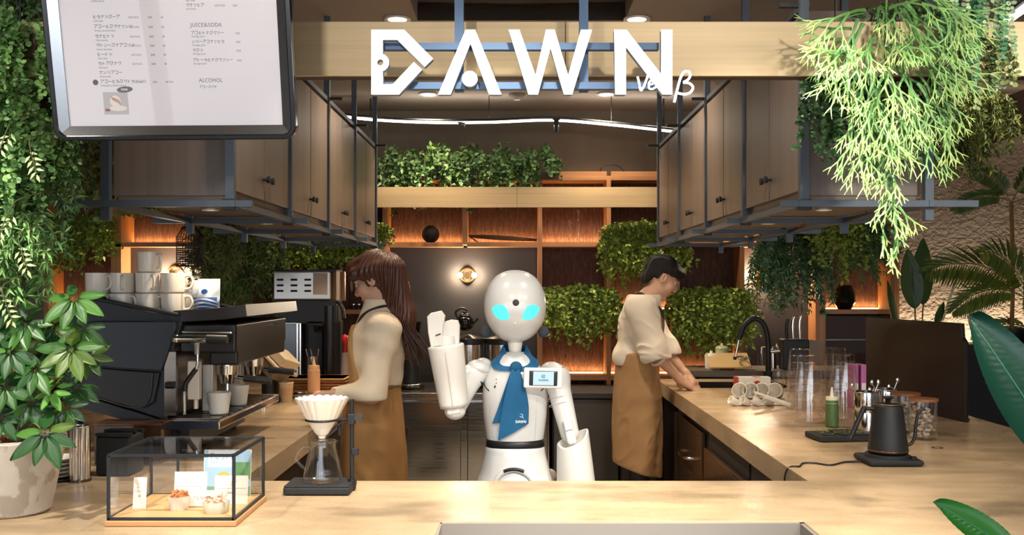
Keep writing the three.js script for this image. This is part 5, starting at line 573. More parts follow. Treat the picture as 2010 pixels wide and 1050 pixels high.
  part(o, 'leg', [G.lathe([[0.09, 0.3], [0.12, 0.55], [0.1, 0.62]]).translate(0, 0, 0)], M.robot); part(o, 'rolling_base', [G.lathe([[0, 0.02], [0.21, 0.02], [0.23, 0.06], [0.2, 0.22], [0.1, 0.32], [0, 0.32]])], M.robotMatte); part(o, 'wheel', [-1, 1].map((k) => G.cyl(0.03, 0.03, 0.03).rotateZ(PI / 2).translate(k * 0.15, 0.03, 0.06)), M.black);
  // raised arm
  const arm = part(o, 'raised_arm', nets((() => { const a = capsule(Q(948, 722), Q(922, 742, 0.02), 0.036, 0.04), b = capsule(Q(922, 742, 0.02), Q(893, 804, 0.11), 0.044, 0.034); return (x, y, z) => smin(a(x, y, z), b(x, y, z), 0.02); })(), V(-0.3, Y(850), -0.1), V(-0.04, Y(690), 0.2), 0.005), M.robot);
  part(arm, 'shoulder_cap', G.sph(1, 0, 0, 0, 0.044, 0.027, 0.04).rotateZ(-0.12).translate(...Q(940, 721, 0.012).toArray()), M.robot); part(arm, 'joint_gap', G.torus(0.034, 0.004).rotateY(PI / 2).rotateZ(0.6).translate(...Q(937, 738, 0.015).toArray()), M.black);
  const A = Q(892, 802, 0.15), B = Q(875, 678, 0.15), L = A.distanceTo(B), r1 = 0.0605, r0 = 0.047;
  const fore = part(arm, 'forearm', orient(G.lathe([[r0 - 0.02, 0], [r0, 0.006], [r0 + 0.002, 0.02], [r1, L - 0.008], [r1 + 0.001, L - 0.002], [r1 - 0.004, L + 0.002], [r1 - 0.01, L], [r1 - 0.014, L - 0.03], [0, L - 0.03]], 40), A, B), M.robotMatte, 'white tapered forearm cylinder');
  part(arm, 'elbow_cup', [G.sph(0.034, 0, 0, 0, 1.05, 0.9, 1).translate(...Q(893, 806, 0.15).toArray()), orient(G.box(0.05, 0.05, 0.05, 0, 0, 0, 0.012), Q(890, 800, 0.16), B)], M.robotMatte);
  part(arm, 'wrist_block', G.cyl(0.03, 0.034, 0.04).translate(...Q(876, 670, 0.15).toArray()), M.robotMatte);
  const D2 = RD - 0.15, fing = (pts, zo) => G.ext(pts.map(([x, y]) => { const p = at(x, y, D2).sub(base); return [p.x, p.y]; }), 0.03, 0.004).translate(0, 0, 0.135 + zo);
  part(arm, 'finger', fing([[842, 622], [848, 616], [866, 612], [872, 620], [868, 645], [866, 676], [849, 679], [844, 652]], 0.012), M.robotMatte); part(arm, 'finger', fing([[872, 634], [885, 630], [897, 631], [900, 640], [899, 680], [874, 680], [870, 655]], -0.01), M.robotMatte); part(arm, 'finger', fing([[855, 640], [870, 636], [876, 650], [872, 682], [852, 682]], -0.03), M.robotMatte, 'thumb plate behind the fingers'); part(arm, 'slot', G.box(0.018, 0.004, 0.003, 0, 0, 0).rotateZ(0.35).translate(...at(860, 657, D2 - 0.036).sub(base).toArray()), M.black);
  part(arm, 'seam', orient(merge(G.box(0.0012, L * 0.9, 0.001, 0.0, L * 0.48, (r1 + r0) / 2 + 0.0)).rotateX(0.06), A, B), mat(0x9c968e, 0.6));
  // hanging arm
  const arm2 = part(o, 'hanging_arm', nets((() => { const a = capsule(Q(1082, 734), Q(1092, 742, 0.01), 0.044, 0.046), b = capsule(Q(1092, 742, 0.01), Q(1118, 850, 0.06), 0.043, 0.033); return (x, y, z) => smin(a(x, y, z), b(x, y, z), 0.02); })(), V(0.06, Y(890), -0.08), V(0.28, Y(690), 0.14), 0.005), M.robot);
  part(arm2, 'joint_gap', G.tube([[1104, 720], [1111, 732], [1113, 745], [1109, 752]].map(([x, y]) => Q(x, y, 0.03)), 0.003, 12, 6), M.black); part(arm2, 'arm_ring', orient(G.torus(0.0405, 0.0012).rotateX(PI / 2), Q(1097, 782, 0.03), Q(1090, 742, 0.01)), mat(0xb5b2ac, 0.5)); part(arm2, 'arm_ring', orient(G.torus(0.0395, 0.0012).rotateX(PI / 2), Q(1100, 794, 0.036), Q(1090, 742, 0.01)), mat(0xb5b2ac, 0.5));
  part(arm2, 'elbow_fork', [orient(G.box(0.034, 0.09, 0.03, 0, 0, 0, 0.012), Q(1118, 848, 0.09), Q(1112, 822, 0.08)), orient(G.box(0.028, 0.03, 0.008, 0, 0.02, 0.018, 0.004), Q(1118, 848, 0.09), Q(1112, 822, 0.08))], M.robotMatte);
  const A2 = Q(1134, 1005, 0.08), B2 = Q(1124, 856, 0.08), L2 = A2.distanceTo(B2), fg = G.lathe([[0.05, 0], [0.066, 0.004], [0.072, 0.01], [0.056, L2 - 0.006], [0.053, L2], [0.049, L2 - 0.002], [0.046, L2 - 0.05], [0, L2 - 0.05]], 40); { const p = fg.attributes.position; for (let i = 0; i < p.count; i++) { const y = p.getY(i), x = p.getX(i), z = p.getZ(i); if (y > L2 * 0.75) p.setY(i, y + 0.02 * (y - L2 * 0.75) / (L2 * 0.25) * (x / 0.05) - 0.022 * smooth(0.01, 0.05, z) * (y - L2 * 0.75) / (L2 * 0.25)); } fg.computeVertexNormals(); }
  part(arm2, 'forearm', orient(fg, A2, B2), M.robotMatte, 'white flared forearm shell'); part(arm2, 'hand', orient(G.box(0.06, 0.1, 0.05, 0, -0.05, 0, 0.02), A2, B2), M.robotMatte);
  // scarf
  const sc = mat(0x155a86, 0.85, 0, { bumpMap: texCloth, bumpScale: 0.0006, sheen: 0.3 }), scarf = part(o, 'scarf', (() => {
    const pos = [], idx = [], n = 64, m = 8; for (let j = 0; j <= m; j++) for (let i = 0; i <= n; i++) { const a = i / n * 2 * PI, fr = Math.max(Math.cos(a), 0) ** 1.2, t = j / m, y0 = lerp(Y(677), Y(706), fr), y1 = lerp(Y(706), Y(724), fr) - 0.006 * Math.sin(a * 2) ** 2, r = lerp(0.033 + 0.006 * (1 - fr), 0.055, t) + 0.006 * Math.sin(t * PI) + 0.0015 * Math.sin(a * 7 + t * 5); const yy = lerp(y0, y1, t), wr = Math.max(r, Math.min(tw(yy), 0.09) + 0.007 * t + 0.003), wz = Math.max(r * 0.92, 0.8 * Math.min(tw(yy), 0.09) + 0.008); pos.push(Math.sin(a) * lerp(r, wr, t), yy, Math.cos(a) * lerp(r * 0.92, wz, t) + 0.004); } for (let j = 0; j < m; j++) for (let i = 0; i < n; i++) { const a = j * (n + 1) + i, b = a + 1, c = a + n + 1; idx.push(a, c, b, b, c, c + 1); } const g = new THREE.BufferGeometry(); g.setAttribute('position', new THREE.Float32BufferAttribute(pos, 3)); g.setAttribute('uv', new THREE.Float32BufferAttribute(pos.flatMap((v, i) => (i % 3 === 0 ? [v] : i % 3 === 1 ? [v] : [])), 2)); g.setIndex(idx); g.computeVertexNormals(); return g; })(), sc, 'blue neckerchief tied at the throat');
  part(scarf, 'knot', [G.sph(1, X(1013), Y(716), tz(0, Y(716)) + 0.02, 0.021, 0.019, 0.015)], sc);
  const ribbon = (Lp, Rp, lift, fold) => { const nl = new THREE.CatmullRomCurve3(Lp.map(([x, y]) => V(X(x), Y(y), 0))), nr = new THREE.CatmullRomCurve3(Rp.map(([x, y]) => V(X(x), Y(y), 0))), U = 16, W = 40, pos = [], uv = [], idx = []; for (const side of [0, 1]) for (let j = 0; j <= W; j++) { const a = nl.getPoint(j / W), b = nr.getPoint(j / W); for (let i = 0; i <= U; i++) { const x = lerp(a.x, b.x, i / U), y = lerp(a.y, b.y, i / U); pos.push(x, y, tz(x * 0.9, Math.max(y, Y(858))) + lift + (0.012 - 0.006 * j / W) * Math.max(0, 1 - j / W * 1.5) + fold * Math.sin(i / U * PI * 3 + j * 0.06) * (1 - 0.5 * j / W) - side * 0.003); uv.push(x, y); } } const N = (U + 1) * (W + 1); for (let j = 0; j < W; j++) for (let i = 0; i < U; i++) { const a = j * (U + 1) + i, b = a + 1, c = a + U + 1, d = c + 1; idx.push(a, c, b, b, c, d, N + a, N + b, N + c, N + b, N + d, N + c); } const g = new THREE.BufferGeometry(); g.setAttribute('position', new THREE.Float32BufferAttribute(pos, 3)); g.setAttribute('uv', new THREE.Float32BufferAttribute(uv, 2)); g.setIndex(idx); g.computeVertexNormals(); return g; };
  part(scarf, 'tail', ribbon([[1004, 722], [992, 755], [982, 785], [967, 826]], [[1014, 722], [1008, 755], [1000, 785], [984, 823]], 0.006, 0.002), sc); part(scarf, 'tail', ribbon([[1004, 720], [994, 760], [984, 810], [978, 858]], [[1020, 720], [1030, 752], [1037, 788], [1037, 824]], 0.014, 0.003), sc);
  const tg = new TextGeometry('DAWN', { font, size: 0.0088, depth: 0.0006, curveSegments: 3 }); tg.computeBoundingBox(); tg.translate(-tg.boundingBox.max.x / 2, 0, 0); const lz = tz(X(1023) * 0.9, Y(818)) + 0.0165; part(scarf, 'printed_mark', [tg.translate(X(1022), Y(822), lz), G.torus(0.0052, 0.0009, 24, 6).translate(X(1023), Y(808), lz), G.bar([X(1024), Y(810), lz], [X(1028), Y(814), lz], 0.0008)], mat(0xdfe6ec, 0.7), 'small white printed letters under a ring');
  // phone badge
  const bc = Q(1066, 742, 0.125), bg = part(o, 'phone_holder', G.box(0.132, 0.069, 0.014, 0, 0, 0, 0.006).rotateZ(-0.03).rotateY(0.1).translate(...bc.toArray()), M.white, 'white plastic phone holder');
  part(bg, 'phone', G.box(0.096, 0.05, 0.006, 0, 0, 0.008, 0.004).rotateZ(-0.03).rotateY(0.1).translate(...bc.toArray()), M.blackGloss);
  const scr = canvasTex(256, 192, (g) => { g.fillStyle = '#cfeaf6'; g.fillRect(0, 0, 256, 192); g.strokeStyle = '#2a9a96'; g.lineWidth = 9; g.beginPath(); g.arc(128, 68, 22, 0.3, 5.6); g.stroke(); g.beginPath(); g.moveTo(112, 60); g.lineTo(128, 78); g.lineTo(148, 52); g.stroke(); g.fillStyle = '#23404e'; g.font = 'bold 40px sans-serif'; g.textAlign = 'center'; g.fillText('DAWN', 128, 136); });
  part(bg, 'phone_screen', new THREE.PlaneGeometry(0.07, 0.046).translate(0, 0, 0.0115).rotateZ(-0.03).rotateY(0.1).translate(...bc.toArray()), new THREE.MeshStandardMaterial({ color: 0x000000, roughness: 0.3, emissive: 0xffffff, emissiveMap: scr, emissiveIntensity: 0.9 }), 'lit phone screen with a ring mark and a word');
}

// ---------- people ----------
const skin = [0.58, 0.34, 0.23], skinDark = [0.35, 0.17, 0.12];
function headField(c, q) {                      // local axes: z towards the face, y up
  const inv = q.clone().invert(), t = V(0, 0, 0), O = V(0, 0, 0), E = (x, y, z, a, b, d) => ellip(V(x, y, z), a, b, d), C = (a, b, r, s) => capsule(V(...a), V(...b), r, s);
  const add = [[E(0, 0.03, -0.012, 0.074, 0.086, 0.093), 0.02], [E(0, -0.042, 0.026, 0.056, 0.062, 0.06), 0.03], [E(0, -0.098, 0.06, 0.021, 0.016, 0.02), 0.02], [E(0.036, -0.028, 0.058, 0.026, 0.026, 0.024), 0.02], [E(-0.036, -0.028, 0.058, 0.026, 0.026, 0.024), 0.02], [C([0, 0.014, 0.083], [0, -0.024, 0.103], 0.007, 0.011), 0.012], [E(0, -0.03, 0.096, 0.017, 0.008, 0.012), 0.008], [E(0, -0.058, 0.083, 0.021, 0.006, 0.01), 0.008], [E(0, -0.069, 0.081, 0.018, 0.007, 0.01), 0.006], [C([-0.036, 0.026, 0.074], [0.036, 0.026, 0.074], 0.012, 0.012), 0.02], [E(0.075, -0.004, -0.008, 0.009, 0.031, 0.019), 0.008], [E(-0.075, -0.004, -0.008, 0.009, 0.031, 0.019), 0.008]];
  const cut = [[E(0.032, 0.006, 0.088, 0.017, 0.01, 0.012), 0.01], [E(-0.032, 0.006, 0.088, 0.017, 0.01, 0.012), 0.01], [E(0.083, -0.002, -0.004, 0.006, 0.018, 0.009), 0.005], [E(-0.083, -0.002, -0.004, 0.006, 0.018, 0.009), 0.005]], balls = [E(0.032, 0.005, 0.072, 0.0125, 0.0125, 0.0125), E(-0.032, 0.005, 0.072, 0.0125, 0.0125, 0.0125)];
  const f = (x, y, z) => { t.set(x - c.x, y - c.y, z - c.z).applyQuaternion(inv); const a = t.x, b = t.y, d = t.z; let v = 1; for (const [g, k] of add) v = smin(v, g(a, b, d), k); for (const [g, k] of cut) v = smax(v, -g(a, b, d), k); for (const g of balls) v = Math.min(v, g(a, b, d)); return v; };
  f.local = (x, y, z) => t.set(x - c.x, y - c.y, z - c.z).applyQuaternion(inv);
  f.colour = (x, y, z) => { const p = f.local(x, y, z), ax = Math.abs(p.x); if (p.z > 0.06 && Math.hypot((ax - 0.032) / 0.014, (p.y - 0.004) / 0.006) < 1) return Math.hypot(ax - 0.032, p.y - 0.004) < 0.006 ? [0.015, 0.01, 0.008] : [0.6, 0.55, 0.5]; if (p.z > 0.06 && Math.abs(p.y - 0.029 + (ax - 0.032) ** 2 * 8) < 0.004 && ax > 0.014 && ax < 0.052) return [0.05, 0.03, 0.02]; if (p.z > 0.066 && p.y < -0.054 && p.y > -0.075 && ax < 0.021) return [0.42, 0.16, 0.13]; if (ax < 0.002 && p.z > 0.07 && Math.abs(p.y + 0.0635) < 0.001) return skinDark; return skin; };
  return f;
}
function handField(w, h, up, curl = 0.5, side = 1) {      // wrist, knuckle direction point, back-of-hand direction; five fingers
  const d = h.clone().sub(w).normalize(), lat = d.clone().cross(up).normalize().multiplyScalar(side), u = lat.clone().cross(d).normalize().multiplyScalar(side), P = (a, b, c) => w.clone().addScaledVector(d, a).addScaledVector(lat, b).addScaledVector(u, c), fs = [];
  fs.push(capsule(P(0.0, 0, 0), P(0.07, 0.012, 0), 0.024, 0.022), capsule(P(0.0, 0, 0), P(0.075, -0.02, 0), 0.022, 0.018), capsule(P(0.03, 0, 0), P(0.075, 0.028, 0), 0.018, 0.014));
  const k = 0.01; const fin = [[0.03, 0.066], [0.011, 0.076], [-0.009, 0.072], [-0.027, 0.056]].map(([b, l], i) => { const k0 = P(0.078, b, 0), k1 = P(0.078 + l * 0.5, b * 1.1, -l * 0.25 * curl), k2 = P(0.078 + l * (0.95 - 0.4 * curl), b * 1.12, -l * 0.85 * curl); const a = capsule(k0, k1, 0.0098, 0.0088), c = capsule(k1, k2, 0.0088, 0.0072); return (x, y, z) => smin(a(x, y, z), c(x, y, z), 0.004); });
  const t0 = P(0.02, 0.026, -0.006), t1 = P(0.05, 0.05, -0.018), t2 = P(0.082, 0.054, -0.028), ta = capsule(t0, t1, 0.014, 0.0105), tb = capsule(t1, t2, 0.0105, 0.008);
  return (x, y, z) => { let v = 1; for (const f of fs) v = smin(v, f(x, y, z), 0.012); let e = 1; for (const f of fin) e = Math.min(e, f(x, y, z)); v = smin(v, e, 0.006); return smin(v, smin(ta(x, y, z), tb(x, y, z), 0.006), 0.008); };
}
const box3 = (pts, pad) => { const b = new THREE.Box3().setFromPoints(pts); return [b.min.subScalar(pad), b.max.addScalar(pad)]; };
const vc = (r = 0.55, o = {}) => mat(0xffffff, r, 0, { vertexColors: true, ...o });
const U = (fs, k) => (x, y, z) => { let v = 9; for (const f of fs) v = smin(v, f(x, y, z), k); return v; };
function person(label, W, J, pal) {
  const o = thing('person', label, 'person', [W(J.root[0], 0).x, 0, W(J.root[0], 0).z]), off = o.position.clone(), j = {}; for (const k in J) if (J[k].length >= 2 && k !== 'root') j[k] = W(...J[k]).sub(V(off.x, 0, off.z));
  const dir = pal.dir, q = new THREE.Quaternion().setFromEuler(new THREE.Euler(pal.nod, dir * PI / 2 + pal.turn, 0, 'YXZ')), head = headField(j.head, q), c = j.chest, wst = j.waist, hp = j.hip;
  const torso = [[ellip(c, 0.105, 0.17, 0.15, new THREE.Quaternion().setFromAxisAngle(V(0, 0, 1), -dir * pal.lean)), 0.05], [ellip(wst, 0.092, 0.15, 0.125), 0.05], [ellip(hp, 0.1, 0.13, 0.14), 0.05]].map((a) => a[0]);
  const neck = capsule(j.neck, j.head.clone().add(V(0, -0.05, 0).applyQuaternion(q)), 0.052, 0.046), sh = capsule(j.shL, j.shR, 0.055, 0.055);
  const arms = ['L', 'R'].map((s) => [capsule(j['sh' + s], j['el' + s], 0.047, 0.038), capsule(j['el' + s], j['wr' + s], 0.038, 0.024)]), legs = ['L', 'R'].map((s, i) => { const z = (i ? -1 : 1) * 0.085 * (dir < 0 ? 1 : -1), h = hp.clone().add(V(0, -0.06, z)), k = V(hp.x + dir * 0.01, 0.47, hp.z + z), a = V(hp.x - dir * 0.01, 0.08, hp.z + z), f = V(hp.x + dir * 0.14, 0.035, hp.z + z); return [capsule(h, k, 0.075, 0.052), capsule(k, a, 0.054, 0.036), capsule(a.clone().add(V(-dir * 0.03, -0.045, 0)), f, 0.042, 0.034)]; });
  const bodyF = U([...torso, sh, neck, ...arms.flat(), ...legs.flat()], 0.035), all = U([bodyF, head], 0.02), hands = ['L', 'R'].map((s) => handField(j['wr' + s], j['ha' + s], V(0, 1, 0), pal.curl, (s === 'L' ? 1 : -1) * dir * (1)));
  const col = (x, y, z) => (y < hp.y + 0.02 ? (y < 0.09 ? [0.02, 0.02, 0.02] : pal.trousers) : skin);
  const gs = [nets((x, y, z) => smax(bodyF(x, y, z), y - (j.neck.y + 0.07), 0.004), V(-0.45, -0.02, -0.36), V(0.5, j.neck.y + 0.09, 0.36), 0.012, col)];
  const hb = box3([j.head], 0.15); gs.push(nets((x, y, z) => smin(head(x, y, z), smax(neck(x, y, z), j.neck.y - 0.02 - y, 0.01), 0.02), V(hb[0].x - 0.06, hb[0].y - 0.02, hb[0].z), V(hb[1].x + 0.06, hb[1].y, hb[1].z), 0.0042, head.colour));
  ['L', 'R'].forEach((s, i) => { const [lo, hi] = box3([j['wr' + s], j['ha' + s], j['ha' + s].clone().sub(j['wr' + s]).normalize().multiplyScalar(0.15).add(j['wr' + s])], 0.07); const fa = arms[i][1]; gs.push(nets((x, y, z) => smin(hands[i](x, y, z), fa(x, y, z), 0.015), lo, hi, 0.0038, () => skin)); });
  gs.forEach((g) => g); part(o, 'body', gs, vc(0.55));
  return { o, j, off, q, head, torso, sh, neck, arms, legs, bodyF, hp, wst, c };
}
const cloth = (r, o = {}) => mat(0xffffff, r, 0, { bumpMap: texCloth, bumpScale: 0.0008, ...o });
// woman in cream sweater and tan apron, working on the coffee side counter
{
  const W = (px, py, dz = 0) => at(px, py, 4.35 - dz), dir = -1;
  const p = person('woman with long brown hair in cream sweater and tan apron, looking down', W, { root: [738, 0], head: [736, 549], neck: [752, 612], shL: [752, 648, 0.135], shR: [750, 648, -0.135], chest: [742, 685], waist: [738, 762], hip: [738, 822], elL: [730, 772, 0.2], elR: [722, 772, -0.2], wrL: [664, 778, 0.15], wrR: [656, 778, -0.08], haL: [630, 776, 0.12], haR: [622, 777, -0.04] }, { dir, nod: 0.42, turn: -0.22, lean: 0.08, curl: 0.7, trousers: [0.03, 0.03, 0.035] }), { o, j } = p;
  const fold = (x, y, z) => 0.0025 * Math.sin(y * 55 + x * 22 + 3 * vnoise(x * 9, y * 9, z * 9)) + 0.003 * (vnoise(x * 22, y * 22, z * 22) - 0.5);
  const slv = ['L', 'R'].flatMap((s) => [capsule(j['sh' + s], j['el' + s], 0.046, 0.04), capsule(j['el' + s], j['wr' + s], 0.04, 0.028)]), sw = U([...p.torso.slice(0, 2), p.sh, capsule(j.neck, j.neck.clone().lerp(j.head, 0.52), 0.058, 0.055), ...slv], 0.055), wrP = [j.wrL, j.wrR], cutW = (x, y, z) => Math.max(...[0, 1].map((i) => { const s = 'LR'[i], a = j['el' + s], b = j['wr' + s], d = b.clone().sub(a).normalize(); return Math.hypot(x - b.x, y - b.y, z - b.z) < 0.12 ? (x - b.x) * d.x + (y - b.y) * d.y + (z - b.z) * d.z - 0.0 : -1; }));
  part(o, 'sweater', nets((x, y, z) => smax(smax(smax(sw(x, y, z) - 0.014 - fold(x, y, z), j.waist.y - 0.03 - y, 0.01), y - (j.neck.y + 0.058), 0.006), cutW(x, y, z), 0.006), V(-0.42, j.waist.y - 0.08, -0.34), V(0.25, j.neck.y + 0.09, 0.34), 0.008), mat(0xe9d8be, 0.9, 0, { bumpMap: texKnit, bumpScale: 0.0015 }), 'cream knitted turtleneck sweater');
  const skirt = (x, y, z) => { const t = clamp((j.waist.y + 0.02 - y) / 0.62), rx = lerp(0.118, 0.138, t) + 0.014 * Math.sin(t * 3), rz = lerp(0.162, 0.21, t) + 0.02 * Math.sin(t * 3), a = Math.atan2(z - j.hip.z, x - j.hip.x); return (Math.hypot((x - j.hip.x + 0.012) / rx, (z - j.hip.z) / rz) - 1 - 0.035 * Math.sin(a * 7 + y * 5 + 2 * vnoise(x * 6, y * 6, z * 6)) * (0.4 + t)) * 0.11 + 0.008 * Math.abs(vnoise(x * 15 + y * 7, y * 12, z * 15) - 0.5) - 0.002; };
  const ap = part(o, 'apron', nets((x, y, z) => smax(smax(skirt(x, y, z), j.waist.y - 0.6 - y, 0.01), y - (j.waist.y + 0.015), 0.02), V(-0.26, j.waist.y - 0.66, -0.28), V(0.26, j.waist.y + 0.06, 0.28), 0.01), cloth(0.8, { color: 0xa67a48 }), 'tan cotton apron');
  part(ap, 'bib', nets((x, y, z) => smax(smax(smax(U(p.torso.slice(0, 2), 0.05)(x, y, z) - 0.026, x - (j.chest.x - 0.035) - 0.25 * (j.chest.y - y) * 0.4, 0.01), Math.abs(z) - lerp(0.13, 0.075, clamp((y - j.waist.y) / 0.3)), 0.01), Math.max(y - (j.chest.y + 0.11), j.waist.y - 0.02 - y), 0.01), V(-0.2, j.waist.y - 0.05, -0.2), V(0.12, j.chest.y + 0.16, 0.2), 0.008), cloth(0.8, { color: 0xa9824f }));
  [1, -1].forEach((s) => part(ap, 'neck_strap', G.tube([[j.chest.x - 0.085, j.chest.y + 0.1, s * 0.06], [j.chest.x - 0.05, j.neck.y - 0.01, s * 0.085], [j.neck.x + 0.01, j.neck.y + 0.025, s * 0.075], [j.neck.x + 0.06, j.neck.y + 0.02, s * 0.03]], 0.008, 24, 6), mat(0x2a211c, 0.7))); part(ap, 'waist_tie', G.tube([...Array(24)].map((_, i) => { const a = i / 24 * 2 * PI; return V(j.hip.x - 0.012 + 0.117 * Math.cos(a), j.waist.y + 0.012 + 0.004 * Math.sin(3 * a), 0.155 * Math.sin(a)); }), 0.009, 80, 6, true), cloth(0.8, { color: 0x8c6840 }));
  // hair
  const H = j.head, hb = (x, y, z) => V(x, y, z).applyQuaternion(p.q).add(H), capE = ellip(hb(0, 0.035, -0.02), 0.089, 0.095, 0.106, p.q), l1 = capsule(hb(0, 0.01, -0.085), V(H.x + 0.115, H.y - 0.16, 0), 0.066, 0.062, 1, 1, 0.72), l2 = capsule(V(H.x + 0.115, H.y - 0.16, 0), V(H.x + 0.155, H.y - 0.33, 0), 0.06, 0.028, 1, 1, 0.72), fr = capsule(hb(0.035, 0.085, 0.075), hb(0.056, -0.005, 0.096), 0.02, 0.006), fr2 = capsule(hb(-0.045, 0.085, 0.075), hb(-0.066, -0.03, 0.09), 0.02, 0.008), top = ellip(hb(0, 0.088, 0.045), 0.062, 0.034, 0.055, p.q), side = capsule(hb(0.07, 0.05, 0.05), hb(0.072, 0.03, -0.05), 0.026, 0.03), side2 = capsule(hb(-0.07, 0.05, 0.05), hb(-0.072, 0.03, -0.05), 0.026, 0.03);
  const hairF = (x, y, z) => { const t = p.head.local(x, y, z), lz = t.z, ly = t.y, lx = t.x; const cap = smax(capE(x, y, z), smin(lz - 0.028 - Math.max(0, ly - 0.03) * 1.3, 0.05 - ly - (lz > 0.0 ? 0 : 0), 0.01) * 0.8 - (ly > 0.02 ? 0.012 : 0), 0.015); let v = smin(smin(cap, l1(x, y, z), 0.03), l2(x, y, z), 0.03); v = smin(v, smin(fr(x, y, z), fr2(x, y, z), 0.01), 0.012); v = smin(v, top(x, y, z), 0.02); v = smin(v, smin(side(x, y, z), side2(x, y, z), 0.01), 0.02); const an = Math.atan2(z, x - H.x - 0.06); return v + 0.0028 * Math.sin(an * 34 + y * 20 + 4 * vnoise(x * 14, y * 14, z * 14)) + 0.003 * (vnoise(x * 30, y * 8, z * 40) - 0.5); };
  const hm = part(o, 'hair', nets(hairF, V(H.x - 0.17, H.y - 0.42, -0.17), V(H.x + 0.26, H.y + 0.16, 0.17), 0.0055, (x, y, z) => { const n = vnoise(x * 60, y * 6, z * 60); return [0.055 + 0.05 * n, 0.02 + 0.018 * n, 0.012 + 0.01 * n]; }), vc(0.38), 'long dark brown hair, half tied back');
  part(hm, 'strand', [...Array(70)].map((_, i) => { const z = rr(-0.085, 0.085), x0 = rr(-0.01, 0.045), e = rr(0, 0.05); return G.tube([hb(z, 0.05, -0.11 + Math.abs(z) * 0.4), V(H.x + 0.135 + x0 * 0.4 - Math.abs(z) * 0.3, H.y - 0.1, z), V(H.x + 0.15 + x0 * 0.6 - Math.abs(z) * 0.25, H.y - 0.2, z * 1.05), V(H.x + 0.155 + x0 + e, H.y - rr(0.3, 0.38), z * 1.1)], 0.0026, 10, 4); }), mat(0x3a1d12, 0.4)).userData.kind = 'stuff';
  part(hm, 'hair_clip', G.box(0.012, 0.02, 0.07, 0, 0, 0, 0.005).translate(...hb(0, 0.04, -0.128).toArray()), M.black);
}
